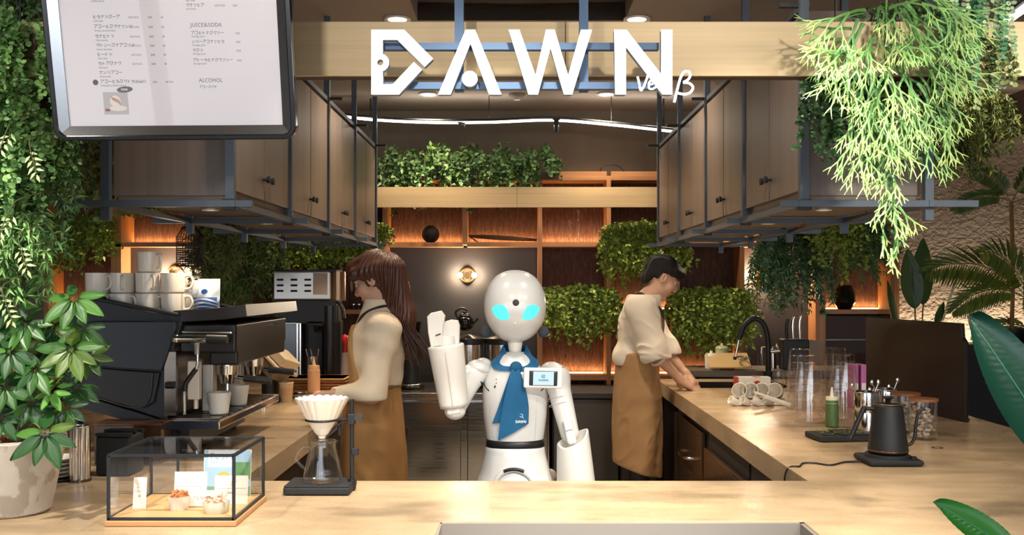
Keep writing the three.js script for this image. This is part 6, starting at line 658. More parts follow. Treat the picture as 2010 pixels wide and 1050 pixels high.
// man in white shirt and tan apron, washing at the sink
{
  const W = (px, py, dz = 0) => at(px, py, 5.7 - dz), dir = 1;
  const p = person('man with short black hair in white shirt and tan apron at the sink', W, { root: [1252, 0], head: [1299, 546], neck: [1264, 588], shL: [1262, 606, -0.165], shR: [1258, 606, 0.165], chest: [1257, 640], waist: [1253, 700], hip: [1252, 738], elL: [1306, 686, -0.17], elR: [1284, 692, 0.2], wrL: [1346, 734, -0.07], wrR: [1332, 742, 0.12], haL: [1362, 752, -0.04], haR: [1350, 757, 0.1] }, { dir, nod: 0.5, turn: 0.12, lean: 0.12, curl: 0.5, trousers: [0.012, 0.014, 0.022] }), { o, j } = p;
  const fold = (x, y, z) => 0.009 - 0.022 * Math.abs(vnoise((x * 0.8 - y * 0.6) * 7, (x * 0.6 + y * 0.8) * 24 + 3 * vnoise(x * 6, y * 6, z * 6), z * 8) - 0.5);
  const slv = ['L', 'R'].flatMap((s) => { const e = j['el' + s].clone().lerp(j['wr' + s], 0.22); return [capsule(j['sh' + s], j['el' + s], 0.06, 0.05), capsule(j['el' + s], e, 0.05, 0.04)]; }), hemB = capsule(V(j.waist.x - 0.08, j.waist.y - 0.005, -0.06), V(j.waist.x - 0.08, j.waist.y - 0.005, 0.06), 0.045, 0.045);
  const sf = U([...p.torso.slice(0, 2), p.sh, hemB, capsule(j.neck, j.neck.clone().lerp(j.head, 0.2), 0.06, 0.056), ...slv], 0.05);
  part(o, 'shirt', nets((x, y, z) => smax(smax(sf(x, y, z) - 0.018 - fold(x, y, z), j.waist.y - 0.045 + 0.05 * smooth(-0.05, 0.1, x - j.waist.x) - y, 0.008), y - (j.neck.y + 0.03), 0.006), V(-0.3, j.waist.y - 0.1, -0.34), V(0.36, j.neck.y + 0.06, 0.34), 0.008), cloth(0.85, { color: 0xe6dcca }), 'loose white shirt with rolled sleeves');
  ['L', 'R'].forEach((s) => { const a = j['el' + s].clone().lerp(j['wr' + s], 0.2), b = j['wr' + s]; part(o, 'shirt_cuff', orient(G.torus(0.052, 0.009, 28, 10).rotateX(PI / 2), a, b), cloth(0.85, { color: 0xe6dcca })); });
  const skirt = (x, y, z) => { const t = clamp((j.waist.y + 0.02 - y) / 0.68), rx = lerp(0.118, 0.136, t) + 0.012 * Math.sin(t * 3), rz = lerp(0.165, 0.2, t) + 0.02 * Math.sin(t * 3), a = Math.atan2(z - j.hip.z, x - j.hip.x); return (Math.hypot((x - j.hip.x + 0.004) / rx, (z - j.hip.z) / rz) - 1 - 0.04 * Math.sin(a * 6 + y * 6 + 3 * vnoise(x * 6, y * 6, z * 6)) * (0.3 + t)) * 0.11 + 0.01 * Math.abs(vnoise(x * 14 - y * 8, y * 11, z * 14) - 0.5) - 0.002; };
  const ap = part(o, 'apron', nets((x, y, z) => smax(smax(skirt(x, y, z), j.waist.y - 0.65 - 0.03 * (x - j.hip.x) / 0.1 - y, 0.01), y - (j.waist.y + 0.03), 0.015), V(-0.26, j.waist.y - 0.76, -0.28), V(0.26, j.waist.y + 0.08, 0.28), 0.01), cloth(0.8, { color: 0xa88258 }), 'tan cotton apron');
  part(ap, 'bib', nets((x, y, z) => smax(smax(smax(U(p.torso.slice(0, 2), 0.05)(x, y, z) - 0.032, j.chest.x + 0.045 - x, 0.01), Math.abs(z) - lerp(0.13, 0.09, clamp((y - j.waist.y) / 0.25)), 0.01), Math.max(y - (j.chest.y + 0.06), j.waist.y - 0.01 - y), 0.01), V(-0.1, j.waist.y - 0.05, -0.2), V(0.22, j.chest.y + 0.12, 0.2), 0.008), cloth(0.8, { color: 0x6e5644 }));
  [1, -1].forEach((s) => part(ap, 'neck_strap', G.tube([[j.chest.x + 0.12, j.chest.y + 0.03, s * 0.075], [j.chest.x + 0.1, j.chest.y + 0.1, s * 0.09], [j.neck.x + 0.02, j.neck.y - 0.005, s * 0.088], [j.neck.x - 0.025, j.neck.y + 0.035, s * 0.07], [j.neck.x - 0.055, j.neck.y + 0.03, s * 0.02]], 0.01, 30, 6), mat(0x2b1d16, 0.7)));
  const H = j.head, hb = (x, y, z) => V(x, y, z).applyQuaternion(p.q).add(H), capE = ellip(hb(0, 0.042, -0.016), 0.09, 0.094, 0.106, p.q), fr = ellip(hb(0, 0.07, 0.074), 0.072, 0.038, 0.04, p.q), nape = ellip(hb(0, -0.02, -0.085), 0.06, 0.06, 0.03, p.q);
  part(o, 'hair', nets((x, y, z) => { const t = p.head.local(x, y, z); let v = smax(capE(x, y, z), (0.03 - t.y) * 0.9 - (t.z < -0.03 ? 0.05 : 0) - (Math.abs(t.x) > 0.05 && t.z < 0.03 ? 0.004 : 0), 0.012); v = smin(smin(v, fr(x, y, z), 0.02), nape(x, y, z), 0.025); return v + 0.006 * (vnoise(x * 45, y * 45, z * 45) - 0.5) + 0.003 * Math.sin(t.x * 160 + t.z * 60); }, V(H.x - 0.2, H.y - 0.16, -0.18), V(H.x + 0.22, H.y + 0.19, 0.18), 0.0055), mat(0x120e0d, 0.85), 'short black hair with a fringe');
}

// ---------- plants ----------
const leafM = mat(0xffffff, 0.5, 0, { vertexColors: true }), stemM = mat(0x4a4a26, 0.7), barkM = mat(0x6a5640, 0.85);
class Leaves {
  constructor() { this.p = []; this.c = []; this.i = []; }
  v(a, c) { this.p.push(a.x, a.y, a.z); this.c.push(...c); return this.p.length / 3 - 1; }
  leaf(o, d, n, len, w, c, bend = 0.15) {            // a pointed leaf folded along its midrib
    const s = d.clone().cross(n).normalize(), m = o.clone().addScaledVector(d, len * 0.45), up = n.clone().multiplyScalar(len * bend);
    const a = this.v(o, c), l = this.v(m.clone().addScaledVector(s, w / 2).add(up), c), r = this.v(m.clone().addScaledVector(s, -w / 2).add(up), c), t = this.v(o.clone().addScaledVector(d, len).addScaledVector(n, -len * bend), c);
    this.i.push(a, l, t, a, t, r);
  }
  round(o, d, n, len, w, c) { const s = d.clone().cross(n).normalize(), id = [], k = 7; const ce = this.v(o.clone().addScaledVector(d, len / 2).addScaledVector(n, -len * 0.08), c); for (let i = 0; i < k; i++) { const a = i / k * 2 * PI; id.push(this.v(o.clone().addScaledVector(d, len / 2 - Math.cos(a) * len / 2).addScaledVector(s, Math.sin(a) * w / 2), c)); } for (let i = 0; i < k; i++) this.i.push(ce, id[i], id[(i + 1) % k]); }
  ribbon(a, b, n, wa, wb, ca, cb) { const d = b.clone().sub(a), s = d.clone().cross(n).normalize(), up = n.clone().multiplyScalar(wa * 0.35), I = [[a, wa, ca], [b, wb, cb]].map(([q, w, c]) => [this.v(q.clone().addScaledVector(s, w / 2), c), this.v(q.clone().add(up), c), this.v(q.clone().addScaledVector(s, -w / 2), c)]); for (const k of [0, 1]) this.i.push(I[0][k], I[1][k], I[0][k + 1], I[0][k + 1], I[1][k], I[1][k + 1]); }
  wire(pts, r, c) { for (let k = 0; k < pts.length - 1; k++) { const n = V(rr(-1, 1), rr(-0.2, 0.2), 1).normalize(); this.ribbon(pts[k], pts[k + 1], n, r * 2, r * 2, c, c); } }
  build() { const g = new THREE.BufferGeometry(); g.setAttribute('position', new THREE.Float32BufferAttribute(this.p, 3)); g.setAttribute('color', new THREE.Float32BufferAttribute(this.c, 3)); g.setAttribute('uv', new THREE.Float32BufferAttribute(new Float32Array(this.p.length / 3 * 2), 2)); g.setIndex(this.i); g.computeVertexNormals(); return g; }
}
const rv = (k = 1) => V(rr(-k, k), rr(-k, k), rr(-k, k)), tint = (a, b) => { const t = rnd(), k = rr(0.75, 1.2); return [lerp(a[0], b[0], t) * k, lerp(a[1], b[1], t) * k, lerp(a[2], b[2], t) * k]; };
// colours of leaves (linear)
const YEL = [[0.12, 0.2, 0.02], [0.34, 0.44, 0.06]], MID = [[0.05, 0.13, 0.03], [0.16, 0.3, 0.08]], DARK = [[0.04, 0.11, 0.03], [0.12, 0.23, 0.06]], BLU = [[0.05, 0.15, 0.07], [0.14, 0.28, 0.12]], BRI = [[0.09, 0.24, 0.06], [0.26, 0.46, 0.13]], OLV = [[0.1, 0.14, 0.03], [0.26, 0.28, 0.07]];
// trailing plant: strands pour over an edge of width w and hang down
function trailing(label, cfg) {
  const { px, py, d, w, len, n, leaf, cols, hang = CEIL, kind = 'leaf', group, depth = 0.1, mound = 0.06, spread = 0.03, name = 'trailing_plant', box = true, category = 'plant' } = cfg, s = F / d, p = at(px, py, d), o = thing(name, label, category, p, group), W = w / s, L = new Leaves(), S = new Leaves(), st = [0.09, 0.1, 0.04];
  for (let k = 0; k < n; k++) {
    const x = rr(-W / 2, W / 2), z = rr(-depth / 2, depth / 2), ed = Math.sin((x / W + 0.5) * PI), h = lerp(len[0], len[1], rnd() ** 1.3) / s * (0.7 + 0.3 * ed), out = V(rr(-1, 1) * spread + x * 0.12, 0, rr(0.1, 1) * spread * 1.6), pts = [V(x, rr(0, mound) * (0.4 + 0.6 * ed), z)];
    const steps = Math.max(3, Math.round(h / (leaf * 0.8))), sway = rv(0.25); let q = pts[0].clone(), dir = out.clone().normalize().multiplyScalar(0.8).add(V(0, 0.5, 0));
    for (let i = 0; i < steps; i++) { dir.lerp(V(sway.x * 0.25, -1, sway.z * 0.12), i < 3 ? 0.42 : 0.2).addScaledVector(rv(0.12), 1).normalize(); q = q.clone().addScaledVector(dir, h / steps); pts.push(q); const c = tint(...cols);
      for (let m = 0; m < (kind === 'fine' ? 5 : 2); m++) { const ld = rv(1).add(V(0, kind === 'fine' ? -0.5 : -0.15, 0.5)).normalize(), nn = rv(0.7).add(V(0, 0.5, 0.9)).normalize(), sz = leaf * rr(0.65, 1.25); if (Math.abs(ld.dot(nn)) > 0.95) continue; if (kind === 'round') L.round(q, ld, nn, sz, sz * 0.9, c); else L.leaf(q, ld, nn, sz, sz * (kind === 'fine' ? 0.22 : 0.62), c); } }
    S.wire(pts.filter((_, i) => i % 2 === 0 || i === pts.length - 1), leaf * 0.035, st);
  }
  const f = part(o, 'foliage', L.build(), leafM); f.userData.kind = 'stuff'; const sm = part(o, 'stems', S.build(), leafM); sm.userData.kind = 'stuff';
  if (box) part(o, 'planter', G.box(W * 0.9, 0.05, depth * 0.8, 0, -0.03, -depth * 0.15), M.brownDark);
  if (hang !== null) part(o, 'hanger', G.bar([0, -0.02, -depth * 0.3], [0, hang - p.y, -depth * 0.3], 0.0025, 5), M.frameDark);
  return o;
}
// on and in the shelving
const shelfTop = rowY[0] + 0.03;
[[785, 0], [860, 1], [930, 2], [1000, 3], [1060, 4]].forEach(([px, i]) => trailing(['leafy ivy on top of the shelving, at the coffee machine end', 'leafy ivy on top of the shelving, second from the coffee machine end', 'leafy ivy on top of the shelving, in the middle of the row', 'leafy ivy on top of the shelving, before the last of the row', 'leafy ivy on top of the shelving, next to the bare boards'][i], { px, py: 338, d: 6.82, w: 82, len: [20, i === 4 ? 45 : 110], n: 80, leaf: 0.04, cols: i % 2 ? MID : DARK, hang: null, mound: 0.2, depth: 0.2, spread: 0.05, group: 'ivy on the shelving' }));
const inShelf = (label, px, py, w, len, n, cols, leaf = 0.036) => trailing(label, { px, py, d: 6.76, w, len, n, leaf, cols, hang: null, mound: 0.05, depth: 0.14, spread: 0.04, group: 'trailing plants in the shelving' });
inShelf('bright trailing plant spilling from the shelf above the brewer', 605, 482, 90, [30, 70], 110, YEL); inShelf('bright trailing plant spilling from the shelf behind the head of the woman', 690, 480, 90, [30, 70], 110, YEL); inShelf('bright trailing plant at the shelf corner above the woman', 742, 452, 36, [20, 55], 50, YEL);
inShelf('full trailing plant hanging above the head of the man', 1262, 448, 132, [60, 140], 190, YEL); inShelf('full trailing plant hanging from the shelf beside the robot head', 1136, 572, 130, [50, 125], 180, YEL); inShelf('full trailing plant hanging from the shelf beside the tap', 1393, 576, 132, [70, 150], 200, YEL);
inShelf('trailing plant in the shelf bay next to the umbrella plant', 150, 432, 125, [50, 125], 170, YEL); inShelf('short trailing plant above the wall lamp behind the mugs', 292, 396, 90, [20, 55], 70, YEL);
for (const [px, y, w] of [[1262, 466, 120], [1136, 590, 120], [1393, 594, 120], [605, 500, 85], [690, 500, 85]]) part(shelving, 'planter_board', G.box(w / F * 6.8, 0.02, 0.16, sx(px), sy(y), szf - 0.09), M.oak);
// hanging between the cabinets and the shelving
const hangP = (label, px, py, d, w, len, n, cols, kind, leaf, to) => trailing(label, { px, py, d, w, len, n, leaf, cols, kind, hang: to, mound: 0.03, depth: 0.14, spread: 0.04, group: 'hanging plants beside the cabinets' });
hangP('long dark feathery fern hanging beyond the cabinets, coffee machine side', 474, 436, 6.3, 120, [110, 195], 120, [[0.08, 0.16, 0.035], [0.24, 0.32, 0.07]], 'fine', 0.045, CEIL); hangP('long olive feathery fern hanging beside the mesh pendant', 440, 436, 5.3, 70, [80, 150], 60, OLV, 'fine', 0.036, CEIL);
hangP('dark small-leaved curtain plant hanging below the menu board', 165, 285, 3.6, 110, [60, 170], 90, MID, 'round', 0.018, CEIL); hangP('drooping fern between the green wall and the cabinets', 165, 300, 4.6, 90, [60, 150], 40, BLU, 'fine', 0.03, CEIL); hangP('olive vine hanging against the cabinet end', 190, 275, 3.3, 60, [60, 190], 36, OLV, 'leaf', 0.022, CEIL);
hangP('dark blue-green feathery fern hanging over the knife block', 1556, 455, 6.3, 100, [90, 185], 90, BLU, 'fine', 0.045, CEIL); hangP('olive feathery fern hanging beside the wall lamp, sink side', 1508, 480, 6.4, 34, [90, 170], 26, OLV, 'fine', 0.042, CEIL); hangP('yellow-green vine hanging above the black vase', 1640, 432, 5.6, 95, [60, 140], 70, YEL, 'leaf', 0.03, CEIL); hangP('dark vine hanging between the black vase and the stucco wall', 1705, 440, 5.6, 70, [60, 135], 50, DARK, 'fine', 0.034, CEIL);
hangP('yellow-green fern hanging on the dark side beam', 1895, 195, 3.3, 100, [60, 170], 90, [[0.08, 0.13, 0.02], [0.24, 0.26, 0.04]], 'fine', 0.026, CEIL); hangP('olive fern hanging above the palms', 1870, 262, 3.9, 90, [60, 120], 60, OLV, 'fine', 0.026, CEIL);
// green wall at the end of the beam, coffee machine side
const wall = (label, px, py, d, w, len, n, cols, kind, leaf) => trailing(label, { px, py, d, w, len, n, leaf, cols, kind, hang: CEIL, mound: 0.06, depth: 0.16, spread: 0.05, group: 'plants of the green wall', name: 'green_wall_plant' });
wall('bright round-leaved vine covering the end of the brass beam', 20, 70, 2.42, 140, [60, 230], 110, BRI, 'round', 0.014); wall('fresh green round-leaved vine in the middle of the green wall', 15, 230, 2.55, 150, [80, 260], 130, BRI, 'round', 0.015); wall('dark fern behind the variegated sprigs of the green wall', 50, 300, 2.8, 130, [80, 260], 100, MID, 'fine', 0.03); wall('feathery fern at the foot of the green wall', 20, 440, 2.6, 120, [80, 190], 110, BRI, 'fine', 0.032); wall('dark leafy vine at the top corner beside the menu board', 30, 15, 2.7, 130, [60, 140], 80, DARK, 'leaf', 0.022); wall('small-leaved vine trailing behind the menu board corner', 95, 190, 2.75, 90, [80, 250], 70, MID, 'round', 0.015);
[[22, 262, -0.6, 'near the menu board'], [58, 300, 0.7, 'below the menu board corner'], [26, 425, -0.9, 'in the middle of the green wall'], [36, 488, 0.9, 'above the umbrella plant'], [4, 590, 1.1, 'at the foot of the green wall']].forEach(([px, py, a, w]) => {
  const o = thing('variegated_sprig', 'sprig of pale variegated leaves ' + w, 'sprig', at(px, py, 2.36), 'variegated sprigs'), d = V(Math.sin(a) * 0.6, -0.8, 0.25).normalize(), n = V(0, 0.3, 1).normalize(); part(o, 'stem', G.tube([V(0, 0.07, -0.14), V(0, 0.05, -0.05), V(0, 0.03, 0), d.clone().multiplyScalar(0.06)], 0.0014, 16, 5), stemM);
  for (let k = 0; k < 9; k++) { const L = new Leaves(), t = k / 8, sd = k % 2 ? 1 : -1, q = d.clone().multiplyScalar(0.062 * t), ld = k === 8 ? d.clone() : d.clone().multiplyScalar(0.55).add(d.clone().cross(n).multiplyScalar(sd * 0.8)).normalize(); L.leaf(q, ld, n, rr(0.018, 0.03), 0.008, [0.42 * rr(0.7, 1.1), 0.48 * rr(0.8, 1.1), 0.2], 0.08); part(o, 'leaf', L.build(), leafM); }
});
// ---------- hanging plants over the sink end of the brass beam ----------
trailing('small-leaved green vine hanging from the brass beam before the cabinets', { px: 1645, py: 130, d: 2.56, w: 105, len: [110, 260], n: 80, leaf: 0.014, cols: [[0.03, 0.1, 0.035], [0.1, 0.22, 0.07]], kind: 'round', hang: CEIL, depth: 0.08, mound: 0.08, spread: 0.025, group: 'vines on the brass beam' });
trailing('dark leafy vine behind the antler fern on the brass beam', { px: 1770, py: 60, d: 2.58, w: 180, len: [120, 330], n: 90, leaf: 0.02, cols: DARK, kind: 'leaf', hang: CEIL, depth: 0.08, mound: 0.08, spread: 0.025, group: 'vines on the brass beam' });
{ // vines with pale coin-shaped leaves, each vine a part
  const p = at(1905, -60, 2.36), o = thing('coin_leaf_vine', 'hanging vine with pale coin-shaped leaves at the beam end', 'plant', p); part(o, 'planter', G.box(0.14, 0.05, 0.06, 0, 0.02, -0.03), M.brownDark); part(o, 'hanger', G.bar([0, 0.02, -0.03], [0, CEIL - p.y, -0.03], 0.0025, 5), M.frameDark);
  for (let k = 0; k < 22; k++) { const L = new Leaves(), x = rr(-0.075, 0.075), h = rr(0.12, 0.34), n = Math.round(h / 0.011), deep = rnd() < 0.4; let q = V(x, 0.02, rr(-0.03, 0.04)), pts = [q.clone()]; const sw = rr(-0.12, 0.12); for (let i = 0; i < n; i++) { q = q.clone().add(V(sw * 0.01 + rr(-0.003, 0.003), -h / n, rr(-0.002, 0.002))); pts.push(q); for (const sd of [-1, 1]) { const c = deep ? tint([0.02, 0.12, 0.05], [0.06, 0.24, 0.1]) : tint([0.12, 0.26, 0.1], [0.4, 0.52, 0.3]); L.round(q, V(sd, rr(-0.5, 0.3), rr(0, 0.6)).normalize(), V(rr(-0.3, 0.3), 0.3, 1).normalize(), rr(0.009, 0.014), rr(0.009, 0.013), c); } } L.wire(pts, 0.0007, [0.25, 0.2, 0.1]); part(o, 'vine', L.build(), leafM); }
  trailing('fine pale vine brushing the brass face at the beam end', { px: 1930, py: 90, d: 2.38, w: 90, len: [60, 140], n: 34, leaf: 0.012, cols: [[0.14, 0.2, 0.05], [0.32, 0.36, 0.14]], kind: 'round', hang: CEIL, depth: 0.04, mound: 0.03, spread: 0.02, group: 'vines on the brass beam', box: false });
}
{ // antler fern: each forked frond is a part
  const p = at(1745, -40, 2.33), o = thing('antler_fern', 'huge hanging fern with forked antler-like bright green fronds', 'fern', p); part(o, 'planter', G.box(0.24, 0.06, 0.08, 0, 0.03, -0.04), M.brownDark); part(o, 'hanger', G.bar([0, 0.03, -0.04], [0, CEIL - p.y, -0.04], 0.003, 5), M.frameDark);
  const frond = (q0, d0, len, w, depthMax) => { const L = new Leaves(), base = tint([0.06, 0.19, 0.045], [0.12, 0.29, 0.07]), tip = [0.25 * rr(0.8, 1.15), 0.41 * rr(0.85, 1.1), 0.11];
    const grow = (q, d, l, w, k) => { const n = V(rr(-0.4, 0.4), 0.25, 1).normalize(), st = 2; let a = q; for (let i = 0; i < st; i++) { d = d.clone().add(V(0, -0.13, 0)).addScaledVector(rv(0.09), 1).normalize(); const b = a.clone().addScaledVector(d, l / st), t0 = (depthMax - k + i / st) / depthMax; L.ribbon(a, b, n, w * (1 - 0.2 * i), w * (0.8 - 0.2 * i), mixc(base, tip, t0 ** 2), mixc(base, tip, (t0 + 0.12) ** 2)); a = b; } if (k <= 0) { L.leaf(a, d, n, l * 0.3, w * 0.7, tip, 0.05); return; } const ax = n, f = rr(0.3, 0.6), sd = rnd() < 0.5 ? 1 : -1; for (const s of [-1, 1]) grow(a, d.clone().applyAxisAngle(ax, s * f * (s === sd ? 1.1 : 0.7)), l * rr(0.62, 0.88), w * 0.78, k - 1); };
    grow(q0, d0.normalize(), len, w, depthMax); return L.build(); };
  const fr = (px, py, ax, ay, len, w, k, dz = 0) => part(o, 'frond', frond(at(px, py, 2.33 - dz).sub(p), V(ax, ay, rr(0.1, 0.5)), len, w, k), leafM);
  for (let i = 0; i < 50; i++) { const px = rr(1640, 1840), py = rr(-20, 170) * (1 - 0.3 * Math.abs(px - 1740) / 100); fr(px, py, (px - 1735) / 130 + rr(-0.4, 0.4), rr(-0.9, 0.15), rr(0.04, 0.06), 0.0095, 4, rr(-0.03, 0.06)); }
  for (let i = 0; i < 24; i++) fr(rr(1660, 1850), rr(140, 260), rr(-0.7, 0.9), -0.8, rr(0.035, 0.05), 0.009, 4, rr(-0.02, 0.05));
  for (let i = 0; i < 26; i++) { const t = i / 25, py = lerp(200, 500, t); fr(lerp(1735, 1752, t) + rr(-18, 18), py, rr(-0.8, 0.8), -0.75, lerp(0.042, 0.02, t) * rr(0.85, 1.1), 0.0082, t > 0.7 ? 2 : 3, rr(0, 0.05)); }
  part(o, 'stem', G.tube([[1740, -20], [1738, 150], [1745, 320], [1758, 440], [1752, 520]].map(([x, y]) => at(x, y, 2.32).sub(p)), 0.0035, 40, 6), mat(0x4f7a34, 0.6));
}
// ---------- palms and broad leaves by the stucco wall ----------
function palm(label, px, py, d, fronds, cols) {
  const o = thing('palm', label, 'palm', [at(px, py, d).x, 1.11, -d], 'palms by the stucco wall'), top = at(px, py, d).y - 1.11; part(o, 'trunk', G.tube([[0, 0, 0], [0.01, top * 0.5, 0], [0, top, 0]], 0.014, 12, 6), mat(0x7a5a38, 0.8)); part(o, 'pot', G.lathe([[0, 0], [0.07, 0], [0.085, 0.1], [0.078, 0.1], [0.065, 0.01], [0, 0.01]]), M.black);
  for (const [ax, ay, az, len] of fronds) { const L = new Leaves(), dir = V(ax, ay, az).normalize(); let q = V(0, top, 0), dd = dir.clone(); const pts = [q]; for (let i = 0; i < 14; i++) { dd.add(V(0, -0.1, 0)).normalize(); q = q.clone().addScaledVector(dd, len / 14); pts.push(q); if (i > 1) for (const s of [-1, 1]) for (let m = 0; m < 3; m++) { const sd = dd.clone().cross(V(0, 0.4, 1)).normalize().multiplyScalar(s), ld = sd.multiplyScalar(0.75).addScaledVector(dd, 0.75).add(V(0, -0.55, 0.15)).normalize(), ll = len * 0.3 * Math.sin((i + m * 0.33) / 15 * PI * 0.9 + 0.25), c = tint(...cols); L.leaf(q.clone().addScaledVector(dd, m * len / 42), ld, V(0, 0.5, 1).normalize(), ll, 0.022, c, 0.05); } } L.wire(pts, 0.004, [0.12, 0.12, 0.03]); part(o, 'frond', L.build(), leafM); }
}
const PG = [[0.05, 0.09, 0.012], [0.2, 0.24, 0.03]];
palm('feathery palm arching before the stucco wall', 2020, 590, 6.62, [[-0.75, 1, 0.1, 0.78], [-0.95, 0.7, 0.2, 0.6], [-0.45, 1, 0.3, 0.66], [0.1, 1, 0.1, 0.6], [0.7, 0.8, 0.2, 0.55]], PG);
palm('low palm beside the bench light strip', 2035, 655, 6.65, [[-1, 0.8, 0.1, 0.45], [-0.9, 0.2, 0.2, 0.36], [-0.2, 1, 0.2, 0.4], [0.5, 1, 0.1, 0.4]], PG);
palm('tall dark palm under the side beam', 1985, 400, 6.6, [[-0.8, 0.6, 0.1, 0.42], [-0.5, 1, 0.2, 0.42], [0.3, 1, 0.2, 0.4], [0.8, 0.5, 0.1, 0.4]], [[0.05, 0.11, 0.03], [0.14, 0.2, 0.05]]);
function bladeGeo(len, w, fold, curve, ribs = 0, n = 18, tipPow = 0.75) {    // broad leaf along +y, face +z
  const pos = [], idx = [], uv = [], m = 12; for (let j = 0; j <= n; j++) { const t = j / n, hw = w / 2 * Math.pow(Math.sin(PI * Math.pow(t, 0.8) * 0.985 + 0.02), tipPow); for (let i = 0; i <= m; i++) { const u = i / m * 2 - 1; pos.push(u * hw, t * len, -fold * Math.abs(u) * hw + (0.25 * (u * u) - curve * t * t) * len * 0.3 * (curve ? 1 : 0) + (ribs ? 0.0025 * Math.abs(Math.sin((t * ribs - Math.abs(u) * 2.2) * PI)) * (1 - Math.abs(u) * 0.3) : 0)); uv.push(u, t); } } for (let j = 0; j < n; j++) for (let i = 0; i < m; i++) { const a = j * (m + 1) + i, b = a + 1, c = a + m + 1; idx.push(a, b, c, b, c + 1, c); } const g = new THREE.BufferGeometry(); g.setAttribute('position', new THREE.Float32BufferAttribute(pos, 3)); g.setAttribute('uv', new THREE.Float32BufferAttribute(uv, 2)); g.setIndex(idx); g.computeVertexNormals(); return g;
}
{ const o = thing('broad_leaf_plant', 'plant with tall paddle leaves before the stucco wall', 'plant', [at(1815, 640, 6.6).x, 1.11, -6.6]), b = o.position, m = mat(0x2f4a1c, 0.45), S = 6.6 / F; part(o, 'pot', G.lathe([[0, 0], [0.07, 0], [0.09, 0.09], [0.08, 0.09], [0.065, 0.01], [0, 0.01]]), M.black);
  for (const [x0, y0, h, w, rz, ry] of [[1812, 598, 130, 48, 0.0, 0.2], [1796, 606, 118, 42, 0.12, -0.5], [1850, 632, 98, 16, -0.32, 0.8], [1762, 640, 92, 22, 0.22, 0.6], [1838, 640, 50, 20, -0.3, 0.3]]) { const q = at(x0, y0, 6.58).sub(b); const l = part(o, 'leaf', bladeGeo(h * S, w * S, 0.12, 0.0, 26, 30).rotateY(ry).rotateZ(rz).translate(...q.toArray()), m); part(l, 'stalk', G.tube([V(0, 0.05, 0), V(q.x * 0.8, q.y * 0.6, 0), q], 0.005, 12, 5), mat(0x4a4a28, 0.6)); } }
// large plant on the floor at the customers' side; only two leaves reach into view
{ const o = thing('rubber_plant', 'potted plant with big glossy ribbed leaf beside the counter', 'plant', [1.18, 0, -1.74]), b = o.position, m = mat(0x0f4030, 0.35), m2 = mat(0x2f7a2c, 0.35); part(o, 'pot', shadePot(0.2, 0.15, 0.34, 0.015), M.pot); part(o, 'soil', G.cyl(0.18, 0.18, 0.02, 0, 0.31, 0), M.soil); part(o, 'stem', G.tube([[0, 0.3, 0], [0.02, 0.6, 0], [-0.02, 0.95, 0]], 0.014, 16, 8), barkM);
  const D1 = 1.72, S = D1 / F, leaf = (x0, y0, len, w, rz, ry, rx, mm, ribs) => { const q = at(x0, y0, D1).sub(b), l = part(o, 'leaf', bladeGeo(len, w, 0.2, 0.25, ribs, 48, 0.55).rotateX(rx).rotateY(ry).rotateZ(rz).translate(...q.toArray()), mm); part(l, 'midrib', G.tube([...Array(9)].map((_, i) => V(0, len * i / 8, 0.0015 - 0.25 * (i / 8) ** 2 * len * 0.3).applyEuler(new THREE.Euler(rx, 0, 0)).applyAxisAngle(V(0, 1, 0), ry).applyAxisAngle(V(0, 0, 1), rz).add(q)), 0.0014, 20, 5), mat(0x4a8a6a, 0.4)); part(l, 'stalk', G.tube([V(0, 0.8, 0), V(q.x * 0.7, lerp(0.8, q.y, 0.7), 0), q], 0.005, 12, 6), mat(0x3a5a30, 0.5)); };
  leaf(2095, 920, 0.31, 0.135, 0.46, 0.35, -0.1, m, 22); leaf(1990, 1085, 0.165, 0.06, 1.0, 0.5, 0.05, m2, 16); leaf(2200, 1000, 0.34, 0.14, -0.4, -0.2, 0.1, m, 22); leaf(2120, 1100, 0.3, 0.13, -0.9, 0.3, 0.2, m, 22); }
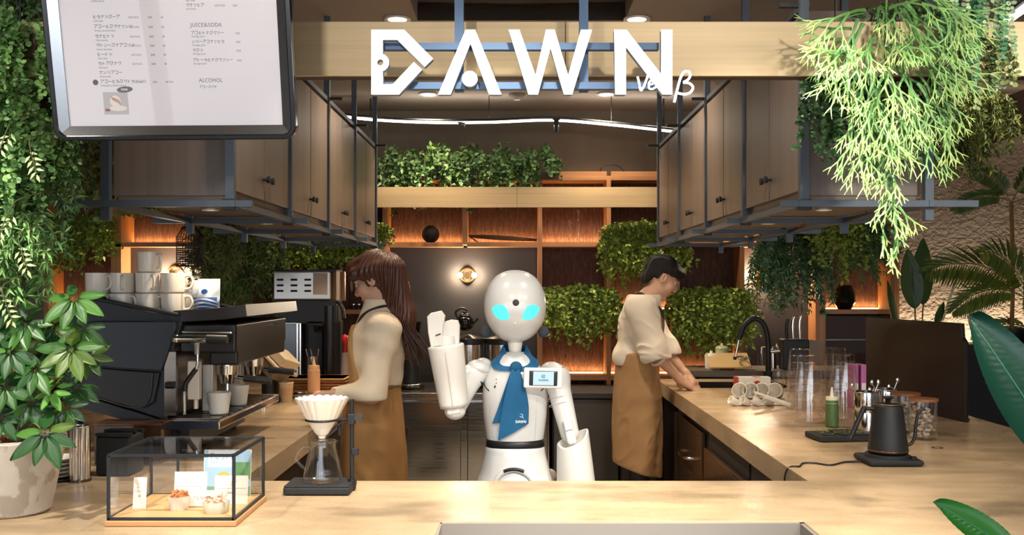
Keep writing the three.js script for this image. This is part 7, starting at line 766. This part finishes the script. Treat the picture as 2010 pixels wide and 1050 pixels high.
// ---------- umbrella plant in the concrete pot ----------
{
  const b = on(25, 1004), o = thing('umbrella_plant', 'potted umbrella plant with fingered leaves in a whitewashed concrete pot', 'potted plant', b), S = F / -b.z, at2 = (px, py, dz) => at(px, py, -b.z - dz).sub(b); const h = 0.2;
  part(o, 'pot', G.lathe([[0, 0], [0.088, 0], [0.094, 0.008], [0.132, h - 0.008], [0.132, h], [0.118, h], [0.112, h - 0.03], [0, h - 0.03]], 48), M.pot); const peb = []; for (let i = 0; i < 50; i++) { const a = rr(0, 6.3), q = 0.1 * Math.sqrt(rnd()); peb.push(G.sph(rr(0.008, 0.014), q * Math.cos(a), h - 0.022 + rr(0, 0.012), q * Math.sin(a), 1, 0.8, 1, 8)); } part(o, 'clay_pebbles', peb, mat(0x7a4f38, 0.9)).userData.kind = 'stuff';
  const leafG = bladeGeo(1, 0.42, 0.18, 0.3, 0, 12), ms = [0x2f5a22, 0x3c6a28, 0x264f24, 0x4a7a2e, 0x55702c].map((c) => mat(c, 0.38)), bright = mat(0x5f9a38, 0.4);
  part(o, 'trunk', G.tube([[0, h - 0.03, 0], [0.01, h + 0.12, 0.01], [0, h + 0.3, 0], [0.03, h + 0.42, 0]], 0.008, 20, 6), barkM); part(o, 'trunk', G.tube([[0.02, h - 0.03, 0.02], [0.06, h + 0.08, 0.03], [0.08, h + 0.2, 0.03]], 0.006, 16, 6), barkM);
  const um = [[145, 585, 0.07, 60, 1], [50, 635, 0.05, 56, 0], [70, 725, 0.1, 54, 0], [140, 685, 0.09, 60, 4], [160, 645, 0.02, 52, 1], [88, 850, 0.14, 62, 2], [20, 690, 0.08, 56, 2], [100, 770, 0.09, 36, 9], [60, 790, 0.06, 52, 2], [130, 800, 0.05, 48, 2], [10, 760, 0.09, 50, 0], [25, 600, 0.0, 50, 2], [105, 640, -0.04, 52, 2], [175, 700, -0.02, 48, 4], [0, 820, 0.1, 46, 2], [40, 560, -0.05, 46, 1], [150, 760, 0.0, 44, 0], [-30, 650, 0.04, 56, 2], [-40, 740, 0.06, 56, 0], [90, 690, -0.06, 50, 2]];
  um.forEach(([px, py, dz, r, mi]) => { const c = at2(px, py, dz), nl = mi === 9 ? 5 : 7, ln = r / S, mm = mi === 9 ? bright : null, up = V(rr(-0.25, 0.25), 0.55, 0.75).normalize(), root = V(c.x * 0.15, clamp(c.y - 0.2, h, h + 0.35), 0); const pet = part(o, 'petiole', G.tube([root, root.clone().lerp(c, 0.5).add(V(0, 0.03, 0)), c], 0.0022, 14, 5), mat(0x6a7a3a, 0.5));
    const e1 = V(1, 0, 0).cross(up).normalize(), e2 = up.clone().cross(e1).normalize(), a0 = rr(0, 6.28); for (let k = 0; k < nl; k++) { const a = a0 + k / nl * 2 * PI + rr(-0.1, 0.1), d = e1.clone().multiplyScalar(Math.cos(a)).addScaledVector(e2, Math.sin(a)).add(V(0, -0.45, 0.05)).normalize(), side = d.clone().cross(up).normalize(), nn = side.clone().cross(d).normalize(), M4 = new THREE.Matrix4().makeBasis(side, d, nn), L = ln * rr(0.8, 1.12); const m = shade(new THREE.Mesh(leafG, mm || ms[(mi + (k % 2 ? 0 : k % 3)) % 5])); m.name = 'leaf'; m.quaternion.setFromRotationMatrix(M4); m.scale.setScalar(L); m.position.copy(c).addScaledVector(d, ln * 0.12); o.add(m); } });
}
renderer.render(scene, camera);
